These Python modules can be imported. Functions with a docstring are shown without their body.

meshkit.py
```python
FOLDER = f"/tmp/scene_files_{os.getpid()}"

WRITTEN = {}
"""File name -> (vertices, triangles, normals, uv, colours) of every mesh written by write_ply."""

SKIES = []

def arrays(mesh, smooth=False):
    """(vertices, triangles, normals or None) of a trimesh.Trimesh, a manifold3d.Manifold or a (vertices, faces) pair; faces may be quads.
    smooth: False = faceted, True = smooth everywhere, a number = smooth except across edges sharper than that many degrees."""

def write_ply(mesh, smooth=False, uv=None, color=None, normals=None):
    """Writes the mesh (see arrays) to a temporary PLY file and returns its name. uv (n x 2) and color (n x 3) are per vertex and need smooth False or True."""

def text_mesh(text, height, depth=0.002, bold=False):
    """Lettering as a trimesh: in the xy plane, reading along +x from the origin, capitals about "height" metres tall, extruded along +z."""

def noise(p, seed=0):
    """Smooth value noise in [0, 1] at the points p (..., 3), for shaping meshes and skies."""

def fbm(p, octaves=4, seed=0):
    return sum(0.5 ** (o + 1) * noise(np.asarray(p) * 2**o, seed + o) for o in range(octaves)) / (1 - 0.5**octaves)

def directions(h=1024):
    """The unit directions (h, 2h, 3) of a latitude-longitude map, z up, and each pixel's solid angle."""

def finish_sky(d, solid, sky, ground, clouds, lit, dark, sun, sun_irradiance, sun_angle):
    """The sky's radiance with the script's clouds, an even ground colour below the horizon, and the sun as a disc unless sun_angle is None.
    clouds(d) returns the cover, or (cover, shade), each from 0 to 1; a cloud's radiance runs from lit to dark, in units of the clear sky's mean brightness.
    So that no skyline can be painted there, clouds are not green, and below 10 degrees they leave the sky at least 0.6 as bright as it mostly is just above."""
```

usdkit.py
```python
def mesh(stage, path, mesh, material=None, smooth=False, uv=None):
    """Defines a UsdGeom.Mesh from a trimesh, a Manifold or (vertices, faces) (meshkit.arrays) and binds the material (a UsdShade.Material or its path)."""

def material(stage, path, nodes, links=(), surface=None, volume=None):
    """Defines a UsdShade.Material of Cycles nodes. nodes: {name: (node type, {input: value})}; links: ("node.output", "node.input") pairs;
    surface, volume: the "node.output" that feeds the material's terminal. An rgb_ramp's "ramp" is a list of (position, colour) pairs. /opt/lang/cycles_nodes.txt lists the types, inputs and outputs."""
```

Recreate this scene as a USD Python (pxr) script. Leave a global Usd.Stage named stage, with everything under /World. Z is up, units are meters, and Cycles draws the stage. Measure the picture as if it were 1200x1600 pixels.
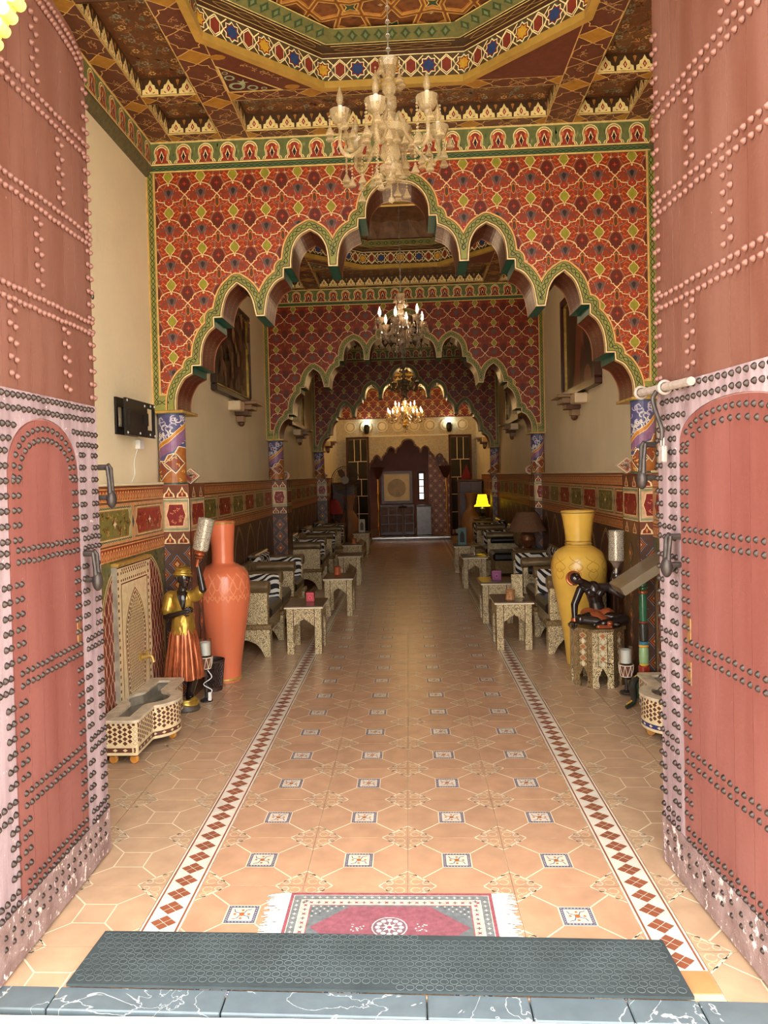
import math, random, numpy as np, trimesh, shapely, manifold3d as m3, usdkit, meshkit
from shapely import affinity, Polygon, LineString, Point, box as sbox, union_all
from pxr import Usd, UsdGeom, UsdLux, UsdShade, Sdf, Gf, Vt

# ---------------------------------------------------------------- stage, camera, light, exposure
stage = Usd.Stage.CreateInMemory()
UsdGeom.SetStageUpAxis(stage, UsdGeom.Tokens.z)
UsdGeom.SetStageMetersPerUnit(stage, 1.0)
W = UsdGeom.Xform.Define(stage, '/World')
stage.SetDefaultPrim(W.GetPrim())
EYE = np.array([0, 0, 1.6])
FPX, YAW, PITCH, ROLL, PX, PY = 1217.98, -0.0537, -0.0224, -0.0244, -27.21, -28.83   # fitted to the floor grid and the verticals
_c, _s, _cp, _sp = math.cos(YAW), math.sin(YAW), math.cos(PITCH), math.sin(PITCH)
FWD = np.array([_s * _cp, _c * _cp, _sp]); _r = np.array([_c, -_s, 0.0]); _u = np.cross(_r, FWD)
RIGHT = math.cos(ROLL) * _r + math.sin(ROLL) * _u; UP = -math.sin(ROLL) * _r + math.cos(ROLL) * _u
cam = UsdGeom.Camera.Define(stage, '/World/camera')
mm = 36.0 / 1200
cam.CreateFocalLengthAttr(FPX * mm); cam.CreateHorizontalApertureAttr(36.0); cam.CreateVerticalApertureAttr(48.0)
cam.CreateHorizontalApertureOffsetAttr(-PX * mm); cam.CreateVerticalApertureOffsetAttr(PY * mm)
cam.CreateClippingRangeAttr(Gf.Vec2f(0.05, 300))
cam.AddTransformOp().Set(Gf.Matrix4d(*[float(x) for row in ([*RIGHT, 0], [*UP, 0], [*(-FWD), 0], [*EYE, 1]) for x in row]))
cam.CreateExposureAttr(0.74)
sky = UsdLux.DomeLight.Define(stage, '/World/sky')
sky.CreateColorAttr(Gf.Vec3f(1.0, 0.98, 0.95)); sky.CreateIntensityAttr(1.35)
sun = UsdLux.DistantLight.Define(stage, '/World/sun')          # high sun along the street: it grazes the front and lights the paving outside
sun.CreateColorAttr(Gf.Vec3f(1.0, 0.90, 0.74)); sun.CreateIntensityAttr(11.0); sun.CreateAngleAttr(0.6)
_d = np.array([0.62, -0.10, -0.78]); _d /= np.linalg.norm(_d)
_z = -_d; _x = np.cross([0, 1, 0], _z); _x /= np.linalg.norm(_x); _y = np.cross(_z, _x)
sun.AddTransformOp().Set(Gf.Matrix4d(*[float(x) for row in ([*_x, 0], [*_y, 0], [*_z, 0], [0, 0, 12, 1]) for x in row]))

# ---------------------------------------------------------------- helpers: scene tree
_names = {}
def free(parent, name):
    k = (parent, name); n = _names.get(k, 0); _names[k] = n + 1
    return f'{parent}/{name}' + (f'_{n:03d}' if n else '')
def P(parent):
    return '/World' if parent is None else (parent if isinstance(parent, str) else str(parent.GetPath()))
def tag(p, label=None, cat=None, group=None, kind=None):
    for k, v in (('label', label), ('category', cat), ('group', group), ('kind', kind)):
        if v: p.SetCustomDataByKey(k, v)
    return p
def thing(name, label, cat, loc=(0, 0, 0), rotz=0, group=None, kind=None):
    x = UsdGeom.Xform.Define(stage, free('/World', name))
    x.AddTranslateOp().Set(Gf.Vec3d(*map(float, loc))); x.AddRotateZOp().Set(float(rotz))
    return tag(x.GetPrim(), label, cat, group, kind)
def structure(name, label=None):
    x = UsdGeom.Xform.Define(stage, '/World/' + name)
    return tag(x.GetPrim(), label, kind='structure')
def dup(root, loc, rotz=0, label=None, group=None):
    was = root.GetCustomData()
    base = root.GetName(); base = base[:-4] if base[-4:-3] == '_' and base[-3:].isdigit() else base
    r = thing(base, label or was.get('label'), was.get('category'), loc, rotz, group or was.get('group'))
    r.GetReferences().AddInternalReference(root.GetPath()); r.SetInstanceable(True)
    return r
def obj(name, mesh, mat, parent=None, smooth=30, label=None, cat=None, group=None, kind=None, col=None):
    """one Mesh prim; a Painted mesh carries its own colours (primvar col)"""
    path = free(P(parent), name)
    if isinstance(mesh, Painted):
        v, f, c = mesh.arrays()
        m = usdkit.mesh(stage, path, (v, f), mat, False)
        UsdGeom.PrimvarsAPI(m).CreatePrimvar('col', Sdf.ValueTypeNames.Color3fArray, 'vertex').Set(Vt.Vec3fArray.FromNumpy(c.astype(np.float32)))
    else:
        m = usdkit.mesh(stage, path, mesh, mat, smooth)
    return tag(m.GetPrim(), label, cat, group, kind)

# ---------------------------------------------------------------- helpers: colour and materials
def S(r, g, b):
    c = np.array([r, g, b]) / 255.0
    return tuple(np.where(c <= 0.04045, c / 12.92, ((c + 0.055) / 1.055) ** 2.4))
def mat(name, color, rough=0.5, metal=0.0, var=0.12, scale=6.0, bump=0.0, bscale=40.0, coat=0.0, spec=0.5, alt=None, **kw):
    """plain surface: colour (linear), a little tonal variation from noise (or towards alt), optional relief"""
    p = '/World/Looks/' + name
    c = np.array(color); a, b = (c * (1 - var), np.minimum(c * (1 + var), 1)) if alt is None else (c, np.array(alt))
    n = {'pos': ('texture_coordinate', {}), 'nz': ('noise_texture', {'scale': scale, 'detail': 4.0}),
         'rp': ('rgb_ramp', {'ramp': [(0.32, a), (0.68, b)]}),
         'p': ('principled_bsdf', {'roughness': rough, 'metallic': metal, 'coat_weight': coat, 'specular_ior_level': spec, **kw})}
    l = [('pos.object', 'nz.vector'), ('nz.fac', 'rp.fac'), ('rp.color', 'p.base_color')]
    if bump:
        n['nb'] = ('noise_texture', {'scale': bscale, 'detail': 3.0}); n['bp'] = ('bump', {'strength': min(1.0, bump), 'distance': 0.01 * max(1, bump)})
        l += [('pos.object', 'nb.vector'), ('nb.fac', 'bp.height'), ('bp.normal', 'p.normal')]
    return usdkit.material(stage, p, n, l, surface='p.BSDF')
def paintmat(name, rough=0.45, metal=0.0, var=0.25, scale=30.0, spec=0.5, bump=0.0, bscale=60.0, coat=0.0, tint=(1, 1, 1)):
    """reads the mesh's own paint colours, worn a little by noise"""
    n = {'at': ('attribute', {'attribute': 'col'}), 'g': ('geometry', {}), 'nz': ('noise_texture', {'scale': scale, 'detail': 4.0}),
         'mr': ('map_range', {'from_min': 0.25, 'from_max': 0.75, 'to_min': 1 - var, 'to_max': 1 + var * 0.6}),
         'vm': ('vector_math', {'math_type': 'scale'}), 'tv': ('vector_math', {'math_type': 'multiply', 'vector2': tint}),
         'p': ('principled_bsdf', {'roughness': rough, 'metallic': metal, 'specular_ior_level': spec, 'coat_weight': coat})}
    l = [('g.position', 'nz.vector'), ('nz.fac', 'mr.value'), ('at.color', 'tv.vector1'), ('tv.vector', 'vm.vector1'), ('mr.result', 'vm.scale'), ('vm.vector', 'p.base_color')]
    if bump:
        n['nb'] = ('noise_texture', {'scale': bscale, 'detail': 3.0}); n['bp'] = ('bump', {'strength': bump, 'distance': 0.01})
        l += [('g.position', 'nb.vector'), ('nb.fac', 'bp.height'), ('bp.normal', 'p.normal')]
    return usdkit.material(stage, '/World/Looks/' + name, n, l, surface='p.BSDF')
def emit(name, color, strength):
    return usdkit.material(stage, '/World/Looks/' + name, {'e': ('emission', {'color': color, 'strength': strength})}, [], surface='e.emission')

# ---------------------------------------------------------------- helpers: 3-D shapes
cat3 = trimesh.util.concatenate
def T(m, t=(0, 0, 0), rz=0, rx=0, ry=0, s=None):
    m = m.copy()
    if s is not None: m.apply_scale(s)
    for a, ax in ((rx, [1, 0, 0]), (ry, [0, 1, 0]), (rz, [0, 0, 1])):
        if a: m.apply_transform(trimesh.transformations.rotation_matrix(math.radians(a), ax))
    m.apply_translation(t); return m
def bx(x0, x1, y0, y1, z0, z1):
    return trimesh.creation.box(bounds=[[min(x0, x1), min(y0, y1), min(z0, z1)], [max(x0, x1), max(y0, y1), max(z0, z1)]])
def rbox(x0, x1, y0, y1, z0, z1, r=0.01):
    """box with chamfered edges"""
    pts = []
    for sx, xx in ((1, x0), (-1, x1)):
        for sy, yy in ((1, y0), (-1, y1)):
            for sz, zz in ((1, z0), (-1, z1)):
                pts += [(xx, yy + sy * r, zz + sz * r), (xx + sx * r, yy, zz + sz * r), (xx + sx * r, yy + sy * r, zz)]
    return trimesh.convex.convex_hull(np.array(pts))
def lathe(prof, n=32, t=(0, 0, 0)):
    m = trimesh.creation.revolve(np.array(prof, float), sections=n); m.apply_translation(t); return m
def spline(pts, n=8):
    """Catmull-Rom through the points"""
    p = np.asarray(pts, float); p = np.vstack([2 * p[0] - p[1], p, 2 * p[-1] - p[-2]]); out = []
    for i in range(1, len(p) - 2):
        t = np.linspace(0, 1, n, endpoint=False)[:, None]
        out.append(0.5 * (2 * p[i] + (p[i + 1] - p[i - 1]) * t + (2 * p[i - 1] - 5 * p[i] + 4 * p[i + 1] - p[i + 2]) * t ** 2 + (3 * p[i] - p[i - 1] - 3 * p[i + 1] + p[i + 2]) * t ** 3))
    return np.vstack(out + [p[-2:-1]])
def tube(pts, r, n=8):
    """swept tube through the points, radius a number or one per point"""
    p = np.asarray(pts, float); r = np.broadcast_to(r, (len(p),)); d = np.gradient(p, axis=0); d /= np.maximum(np.linalg.norm(d, axis=1, keepdims=True), 1e-9)
    ref = np.array([0, 0, 1.0]) if abs(d[0][2]) < 0.9 else np.array([1.0, 0, 0]); V = []
    for i in range(len(p)):
        u = ref - d[i] * (ref @ d[i]); u /= np.linalg.norm(u); w = np.cross(d[i], u); ref = u
        a = np.linspace(0, 2 * np.pi, n, endpoint=False)[:, None]; V.append(p[i] + r[i] * (np.cos(a) * u + np.sin(a) * w))
    V = np.vstack(V + [p[:1], p[-1:]]); F = []
    for i in range(len(p) - 1):
        for j in range(n):
            a, b, c, e = i * n + j, i * n + (j + 1) % n, (i + 1) * n + (j + 1) % n, (i + 1) * n + j; F += [(a, b, c), (a, c, e)]
    k = len(p) * n
    for j in range(n):
        F += [(k, (j + 1) % n, j), (k + 1, (len(p) - 1) * n + j, (len(p) - 1) * n + (j + 1) % n)]
    return trimesh.Trimesh(V, F, process=False)
def extr(poly, h, frame=None):
    """extruded shapely polygon(s); frame (origin, ux, uy): 2-D x,y along ux,uy, thickness along ux x uy"""
    gs = [g for g in getattr(poly, 'geoms', [poly]) if g.geom_type == 'Polygon' and g.area > 1e-9]
    m = cat3([trimesh.creation.extrude_polygon(g, h, engine='earcut') for g in gs])
    if frame is not None:
        o, ux, uy = (np.asarray(a, float) for a in frame)
        m.vertices = o + m.vertices[:, :1] * ux + m.vertices[:, 1:2] * uy + m.vertices[:, 2:] * np.cross(ux, uy)
    return m
def sph(c, r, s=2, sc=(1, 1, 1)):
    m = trimesh.creation.icosphere(s, r); m.vertices = m.vertices * np.array(sc) + np.array(c); return m
def limb(chain, edge=0.012, smooth=12):
    """one smooth skin over bones: chain = list of ((p, r), (q, r)) bones"""
    out = m3.Manifold()
    for (p, a), (q, b) in chain:
        pts = np.vstack([trimesh.creation.icosphere(2, a).vertices + p, trimesh.creation.icosphere(2, b).vertices + q])
        out = out + m3.Manifold.hull_points(pts)
    out = out.refine_to_length(edge); k = out.to_mesh()
    m = trimesh.Trimesh(k.vert_properties[:, :3], k.tri_verts); 
    trimesh.smoothing.filter_taubin(m, iterations=smooth); return m

# ---------------------------------------------------------------- helpers: painted ornament (flat coloured shapes laid on a face)
class Painted:
    def __init__(s): s.v, s.f, s.c, s.n = [], [], [], 0
    def add(s, v, f, col):
        v, f = np.asarray(v, float), np.asarray(f, int); s.v.append(v); s.f.append(f + s.n); s.c.append(np.broadcast_to(np.asarray(col, float), (len(v), 3))); s.n += len(v)
    def mesh(s, m, col):                               # a faceted solid in one colour
        s.add(m.triangles.reshape(-1, 3), np.arange(len(m.faces) * 3).reshape(-1, 3), col); return s
    def arrays(s): return np.vstack(s.v), np.vstack(s.f), np.vstack(s.c)
def tri(poly):
    out = []
    for g in getattr(poly, 'geoms', [poly]):
        if g.geom_type == 'Polygon' and g.area > 1e-8:
            v, f = trimesh.creation.triangulate_polygon(g, engine='earcut'); k, i = np.unique(np.asarray(f), return_inverse=True); out.append((np.asarray(v)[k][:, :2], i.reshape(-1, 3)))
    return out
class Art:
    """2-D ornament: polygons with a colour and a layer; stamp() lays it on a face of the scene"""
    def __init__(s): s.it = []; s._t = None
    def poly(s, p, col, layer=0):
        s.it.append((p if hasattr(p, 'geom_type') else Polygon(p).buffer(0), col, layer)); s._t = None; return s
    def line(s, pts, w, col, layer=0, closed=False, mirror=False):
        g = LineString(list(pts) + ([pts[0]] if closed else [])).buffer(w / 2, cap_style='flat', join_style='mitre', quad_segs=2); s.poly(g, col, layer)
        if mirror: s.poly(affinity.scale(g, -1, 1, origin=(0, 0)), col, layer)
        return s
    def both(s, p, col, layer=0):
        p = p if hasattr(p, 'geom_type') else Polygon(p).buffer(0); s.poly(p, col, layer); return s.poly(affinity.scale(p, -1, 1, origin=(0, 0)), col, layer)
    def tris(s):
        if s._t is None: s._t = [(v, f, c, l) for p, c, l in s.it for v, f in tri(p)]
        return s._t
    def stamp(s, out, frame, at=(0, 0), clip=None, step=0.0006, sc=(1, 1), rot=0):
        o, ux, uy = (np.asarray(a, float) for a in frame); n = np.cross(ux, uy); n /= np.linalg.norm(n); M = np.array(sc, float)
        cr, sr = math.cos(math.radians(rot)), math.sin(math.radians(rot))
        if clip is None: src = s.tris()
        else:
            src = []
            for p, c, l in s.it:
                q = affinity.translate(affinity.rotate(affinity.scale(p, *sc, origin=(0, 0)), rot, origin=(0, 0)), *at)
                if not q.intersects(clip): continue
                if not clip.contains(q): q = q.intersection(clip)
                src += [(v, f, c, l) for v, f in tri(q)]
            M = np.ones(2); at = (0, 0); cr, sr = 1, 0
        for v, f, c, l in src:
            v = v * M; v = np.stack([v[:, 0] * cr - v[:, 1] * sr, v[:, 0] * sr + v[:, 1] * cr], 1) + np.array(at)
            out.add(o + v[:, :1] * ux + v[:, 1:] * uy + n * (l * step), f if M[0] * M[1] > 0 else f[:, ::-1], c)
        return out
def ell(cx, cy, a, b, n=14, a0=0, a1=360):
    t = np.radians(np.linspace(a0, a1, n, endpoint=a1 - a0 < 360)); return np.stack([cx + a * np.cos(t), cy + b * np.sin(t)], 1)
def star(cx, cy, r, ri, n=8, rot=0):
    t = np.radians(rot) + np.arange(2 * n) * np.pi / n; k = np.where(np.arange(2 * n) % 2 == 0, r, ri); return np.stack([cx + k * np.cos(t), cy + k * np.sin(t)], 1)
def ogee(cx, cy, a, b, n=5):
    """lozenge with S-curved sides"""
    t = np.linspace(0, 1, n, endpoint=False)
    q = np.stack([a * (1 - t) ** 0.75 * (1 - 0.25 * t), b * t ** 1.35], 1); q = np.vstack([q, [[0, b]]])
    h = np.vstack([q, (q * [-1, 1])[::-1][1:], (q * [-1, -1])[1:], (q * [1, -1])[::-1][1:-1]]); return h + [cx, cy]
def pointed(w, h, spring, n=8):
    """outline of a pointed arch, width w, apex height h, springing height, from the lower left clockwise, base at y 0"""
    k = h - spring; R = (w * w / 4 + k * k) / w; cx = -w / 2 + R
    a0, a1 = math.pi, math.pi - math.acos(max(-1, min(1, (R - w / 2) / R)))
    t = np.linspace(a0, a1, n); L = np.stack([cx + R * np.cos(t), spring + R * np.sin(t)], 1)
    return np.vstack([[-w / 2, 0], L, (L * [-1, 1])[::-1][1:], [w / 2, 0]])
def flourish(art, cx, cy, r, col, rng, layer, w=0.003, n=5):
    """a small painted flower with curled stems"""
    for k in range(n):
        a = rng.uniform(0, 6.28); d = r * rng.uniform(0.35, 0.95); c = rng.uniform(-0.9, 0.9)
        p = [(cx, cy)] + [(cx + d * t * math.cos(a + c * t), cy + d * t * math.sin(a + c * t)) for t in (0.4, 0.7, 1)]
        art.line(p, w, col, layer); art.poly(ell(p[-1][0], p[-1][1], w * 1.6, w * 1.6, 5), col, layer)
    art.poly(star(cx, cy, r * 0.22, r * 0.09, 5, rng.uniform(0, 90)), col, layer)
# ================================================================ the place: a long hall of bays behind a studded double door
XL, XR, XC = -1.875, 1.805, -0.035            # side walls and the axis
YF, YB = 2.30, 20.6                           # inside of the front, back wall
YA, DEP = [5.70, 10.32, 15.45], 0.39          # the three lobed arches, each DEP deep
ZW, ZC = 3.88, 4.08                           # top of the arch walls' painted field, ceiling
rng = random.Random(7)

M = {}
M['plaster'] = mat('plaster', S(242, 226, 190), 0.6, var=0.05, scale=2.0, bump=0.12, bscale=30)
M['paint'] = paintmat('paint', 0.42)
M['paint_ceil'] = paintmat('paint_ceiling', 0.42, tint=(1.30, 1.52, 1.55))
M['paint_gloss'] = paintmat('paint_gloss', 0.3, var=0.15)
M['paint_matt'] = paintmat('paint_matt', 0.7, var=0.3, scale=60)
M['brown_wood'] = mat('brown_wood', S(98, 62, 38), 0.5, var=0.25, scale=8)
M['gilt'] = mat('gilt', S(196, 160, 80), 0.4, metal=0.35, var=0.2, scale=20)
M['street'] = mat('street', S(240, 230, 208), 0.8, var=0.05)
M['facade'] = mat('facade', S(225, 205, 160), 0.8, var=0.06)
M['yellow_stucco'] = mat('yellow_stucco', S(245, 214, 120), 0.7, var=0.15, scale=14, bump=0.5, bscale=25)
M['grout'] = mat('grout', S(206, 190, 162), 0.7, var=0.1)
CREAM, GOLD, GREEN, BLACK = S(238, 206, 150), S(214, 160, 84), S(142, 142, 66), S(34, 30, 22)
TEAL, BRICK, RED, ORANGE = S(40, 96, 82), S(116, 40, 24), S(162, 46, 26), S(216, 98, 30)

# ---------------------------------------------------------------- outside: street, front wall with its portal
fl = structure('street')
obj('paving', bx(-30, 30, -40, 2.27, -0.5, -0.10), M['street'], fl)
obj('doorstep', rbox(-1.36, 1.17, 1.2, 2.262, -0.099, -0.002, 0.004), M['street'], fl)
fr = structure('wall_front')
hole = Polygon([(-1.36, -0.2), (1.17, -0.2), (1.22, 2.75), (1.16, 3.2), (0.95, 3.6), (0.6, 3.95), (-0.1, 4.2), (-0.75, 3.95), (-1.08, 3.55), (-1.30, 3.15), (-1.44, 2.7)])
obj('front_wall', extr(sbox(-14, -0.3, 14, 7).difference(hole), 0.22, ((0, 2.30, 0), (1, 0, 0), (0, 0, 1))), M['facade'], fr, smooth=False)
# scalloped yellow stucco moulding round the head of the portal
sc_ = []
hp = LineString([(-1.26, 2.1), (-1.235, 2.45), (-1.17, 2.72), (-1.055, 2.905), (-0.86, 3.15), (-0.55, 3.72), (-0.1, 3.95), (0.6, 3.85), (1.1, 3.5), (1.36, 3.1), (1.42, 2.7)])
for k in range(110):
    p = hp.interpolate(k / 109, normalized=True); sc_.append(Point(p.x, p.y).buffer(0.017, 5))
mould = union_all(sc_).union(hp.buffer(0.16, single_sided=True)).buffer(0)
obj('portal_moulding', extr(mould, 0.05, ((0, 2.135, 0), (1, 0, 0), (0, 0, 1))), M['yellow_stucco'], fr, smooth=20)

# ---------------------------------------------------------------- walls
wl, wr, wb = structure('wall_left'), structure('wall_right'), structure('wall_back')
obj('plaster_face', bx(XL - 0.3, XL, YF - 0.2, YB + 0.3, -0.1, 4.7), M['plaster'], wl)
obj('plaster_face', bx(XR, XR + 0.3, YF - 0.2, YB + 0.3, -0.1, 4.7), M['plaster'], wr)

# painted ornament of the arch walls: ogee lattice with green lozenges
CW, CH = 0.2395, 0.264
def px(x, y): return (x / 268 * CW, -y / 307 * CH)
def pts(*q): return [px(*a) for a in q]
GREY, PALE = S(104, 78, 72), S(150, 128, 110)
def wall_motif(full):
    a = Art()
    if full:
        a.poly(ell(*px(134, 70), 0.041, 0.055, 12), S(104, 38, 22), 1)
        a.poly(ell(*px(134, 222), 0.018, 0.040, 10), S(222, 122, 44), 1); a.poly(ell(*px(134, 222), 0.0125, 0.033, 10), S(100, 62, 26), 2)
        a.poly(star(*px(134, 62), 0.018, 0.006, 4), S(196, 62, 36), 2)
        for sx in (1, -1):
            a.line(pts((sx * 134, -100), (sx * 110, -60), (sx * 104, 0), (sx * 70, 70), (sx * 40, 120), (sx * 20, 190), (sx * 60, 240), (sx * 110, 262)), 0.0055, PALE, 1 if sx > 0 else 1.5)
            a.line(pts((sx * 20, 130), (sx * 60, 150), (sx * 95, 170), (sx * 134, 178)), 0.006, GREY, 2 if sx > 0 else 2.3)
        a.poly(pts((0, 100), (-40, 118), (-34, 150), (0, 186), (34, 150), (40, 118)), S(112, 82, 78), 2.7)
        a.poly(pts((0, 108), (-18, 124), (-10, 150), (0, 168), (10, 150), (18, 124)), S(56, 42, 32), 3.2)
        for k in range(6):
            t = k * math.pi / 3; c = px(0, 214); a.poly(ell(c[0] + 0.014 * math.cos(t), c[1] + 0.014 * math.sin(t), 0.009, 0.007, 7), S(186, 56, 36), 2)
        a.poly(ell(*px(0, 214), 0.004, 0.004, 6), CREAM, 3)
        for sx in (1, -1):
            a.line(pts((sx * 44, 0), (sx * 70, -24), (sx * 84, 0), (sx * 66, 14)), 0.007, ORANGE, 2)
            a.line(pts((sx * 36, 30), (sx * 60, 44), (sx * 76, 30)), 0.007, ORANGE, 2); a.line(pts((sx * 30, -40), (sx * 56, -56), (sx * 80, -40)), 0.007, ORANGE, 2)
            a.line(pts((sx * 20, 70), (sx * 34, 96), (sx * 60, 100)), 0.006, ORANGE, 2)
            a.poly(pts((sx * 88, 0), (sx * 112, -12), (sx * 104, 0), (sx * 112, 12)), CREAM, 3); a.line(pts((sx * 84, 0), (sx * 122, 0)), 0.003, CREAM, 3)
            for q in ((70, 196), (100, 160), (54, 232), (88, 226), (104, 236)):
                a.poly(star(*px(sx * q[0], q[1]), 0.010, 0.004, 5), S(212, 84, 40), 2)
            for q in ((62, 120), (84, 236), (38, 200), (110, 120)): a.poly(ell(*px(sx * q[0], q[1]), 0.0032, 0.0032, 5), CREAM, 3)
        a.both(pts((64, 86), (76, 70), (70, 92)), CREAM, 3)
    else:
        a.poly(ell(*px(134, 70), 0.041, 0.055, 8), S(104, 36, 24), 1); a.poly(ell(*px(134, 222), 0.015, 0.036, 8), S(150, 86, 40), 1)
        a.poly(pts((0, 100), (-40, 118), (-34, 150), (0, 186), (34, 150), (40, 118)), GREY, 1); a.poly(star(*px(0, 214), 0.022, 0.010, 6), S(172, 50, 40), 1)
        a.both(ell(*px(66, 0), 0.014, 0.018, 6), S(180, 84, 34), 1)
    lw = 0.0068
    a.line(pts((0, 52), (40, 62), (74, 78), (92, 104), (88, 118), (104, 122), (118, 140), (134, 153)), lw, CREAM, 4, mirror=True)
    a.line(pts((134, 153), (112, 178), (112, 192), (96, 192), (90, 208), (58, 214), (36, 214), (32, 236), (12, 246), (0, 262)), lw, CREAM, 4, mirror=True)
    lz = Polygon(ell(0, 0, 0.030, 0.031, 14)).union(Polygon([(-0.017, 0.02), (0, 0.047), (0.017, 0.02), (0.017, -0.02), (0, -0.047), (-0.017, -0.02)])).union(Polygon([(-0.037, 0), (0, 0.012), (0.037, 0), (0, -0.012)])); a.poly(lz.buffer(0.006, quad_segs=2), CREAM, 5); a.poly(lz, S(160, 152, 46), 6)
    a.poly(ell(*px(0, 70), 0.009, 0.009, 6), CREAM, 5); a.poly(ell(*px(134, 153), 0.007, 0.007, 8), CREAM, 5)
    return a
MOTIF, MOTIF_FAR = wall_motif(True), wall_motif(False)

# half outline of the opening (x left of the axis, z), from the foot to the crown; True marks the start of a green corbel step
HALF = [(-1.700, 2.12, 0), (-1.698, 2.20, 0), (-1.680, 2.272, 0), (-1.639, 2.343, 0), (-1.604, 2.370, 0), (-1.569, 2.387, 1), (-1.567, 2.441, 1), (-1.504, 2.441, 0), (-1.500, 2.526, 0), (-1.483, 2.610, 0), (-1.446, 2.679, 0), (-1.395, 2.724, 1), (-1.397, 2.789, 1), (-1.338, 2.790, 0), (-1.337, 2.830, 0), (-1.312, 2.923, 0), (-1.280, 2.982, 0), (-1.222, 3.037, 0), (-1.158, 2.990, 0), (-1.116, 2.924, 0), (-1.097, 2.846, 0), (-1.085, 2.790, 1), (-1.020, 2.790, 0), (-1.012, 2.850, 0), (-0.992, 2.945, 0), (-0.949, 3.015, 0), (-0.915, 3.045, 0), (-0.872, 3.065, 1), (-0.870, 3.130, 1), (-0.815, 3.132, 0), (-0.814, 3.193, 0), (-0.797, 3.286, 0), (-0.750, 3.360, 0), (-0.675, 3.403, 0), (-0.610, 3.362, 0), (-0.567, 3.295, 0), (-0.550, 3.220, 0), (-0.544, 3.133, 1), (-0.475, 3.133, 0), (-0.468, 3.217, 0), (-0.443, 3.308, 0), (-0.394, 3.371, 0), (-0.319, 3.407, 1), (-0.315, 3.466, 1), (-0.261, 3.467, 0), (-0.255, 3.559, 0), (-0.220, 3.641, 0), (-0.144, 3.707, 0), (XC, 3.726, 0)]
def _smooth(h):
    out, run = [], [h[0]]
    for p, q in zip(h, h[1:]):
        corner = q[2] or p[2] or abs(q[0] - p[0]) < 1e-9 and False
        apex = q[:2] in ((-1.222, 3.037), (-0.675, 3.403))
        if p[2] or (p[1] == q[1]): out += [(*a, 0) for a in (spline([r[:2] for r in run], 4)[:-1] if len(run) > 2 else [r[:2] for r in run[:-1]])] + [(run[-1][0], run[-1][1], 1)]; run = [q]; continue
        run.append(q)
        if apex: out += [(*a, 0) for a in spline([r[:2] for r in run], 4)[:-1]]; run = [q]
    return out + [(float(a[0]), float(a[1]), 0) for a in spline([r[:2] for r in run], 4)]
HALF = _smooth(HALF)
OUT = HALF + [(2 * XC - HALF[i][0], HALF[i][1], HALF[i - 1][2]) for i in range(len(HALF) - 2, -1, -1)]
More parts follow.
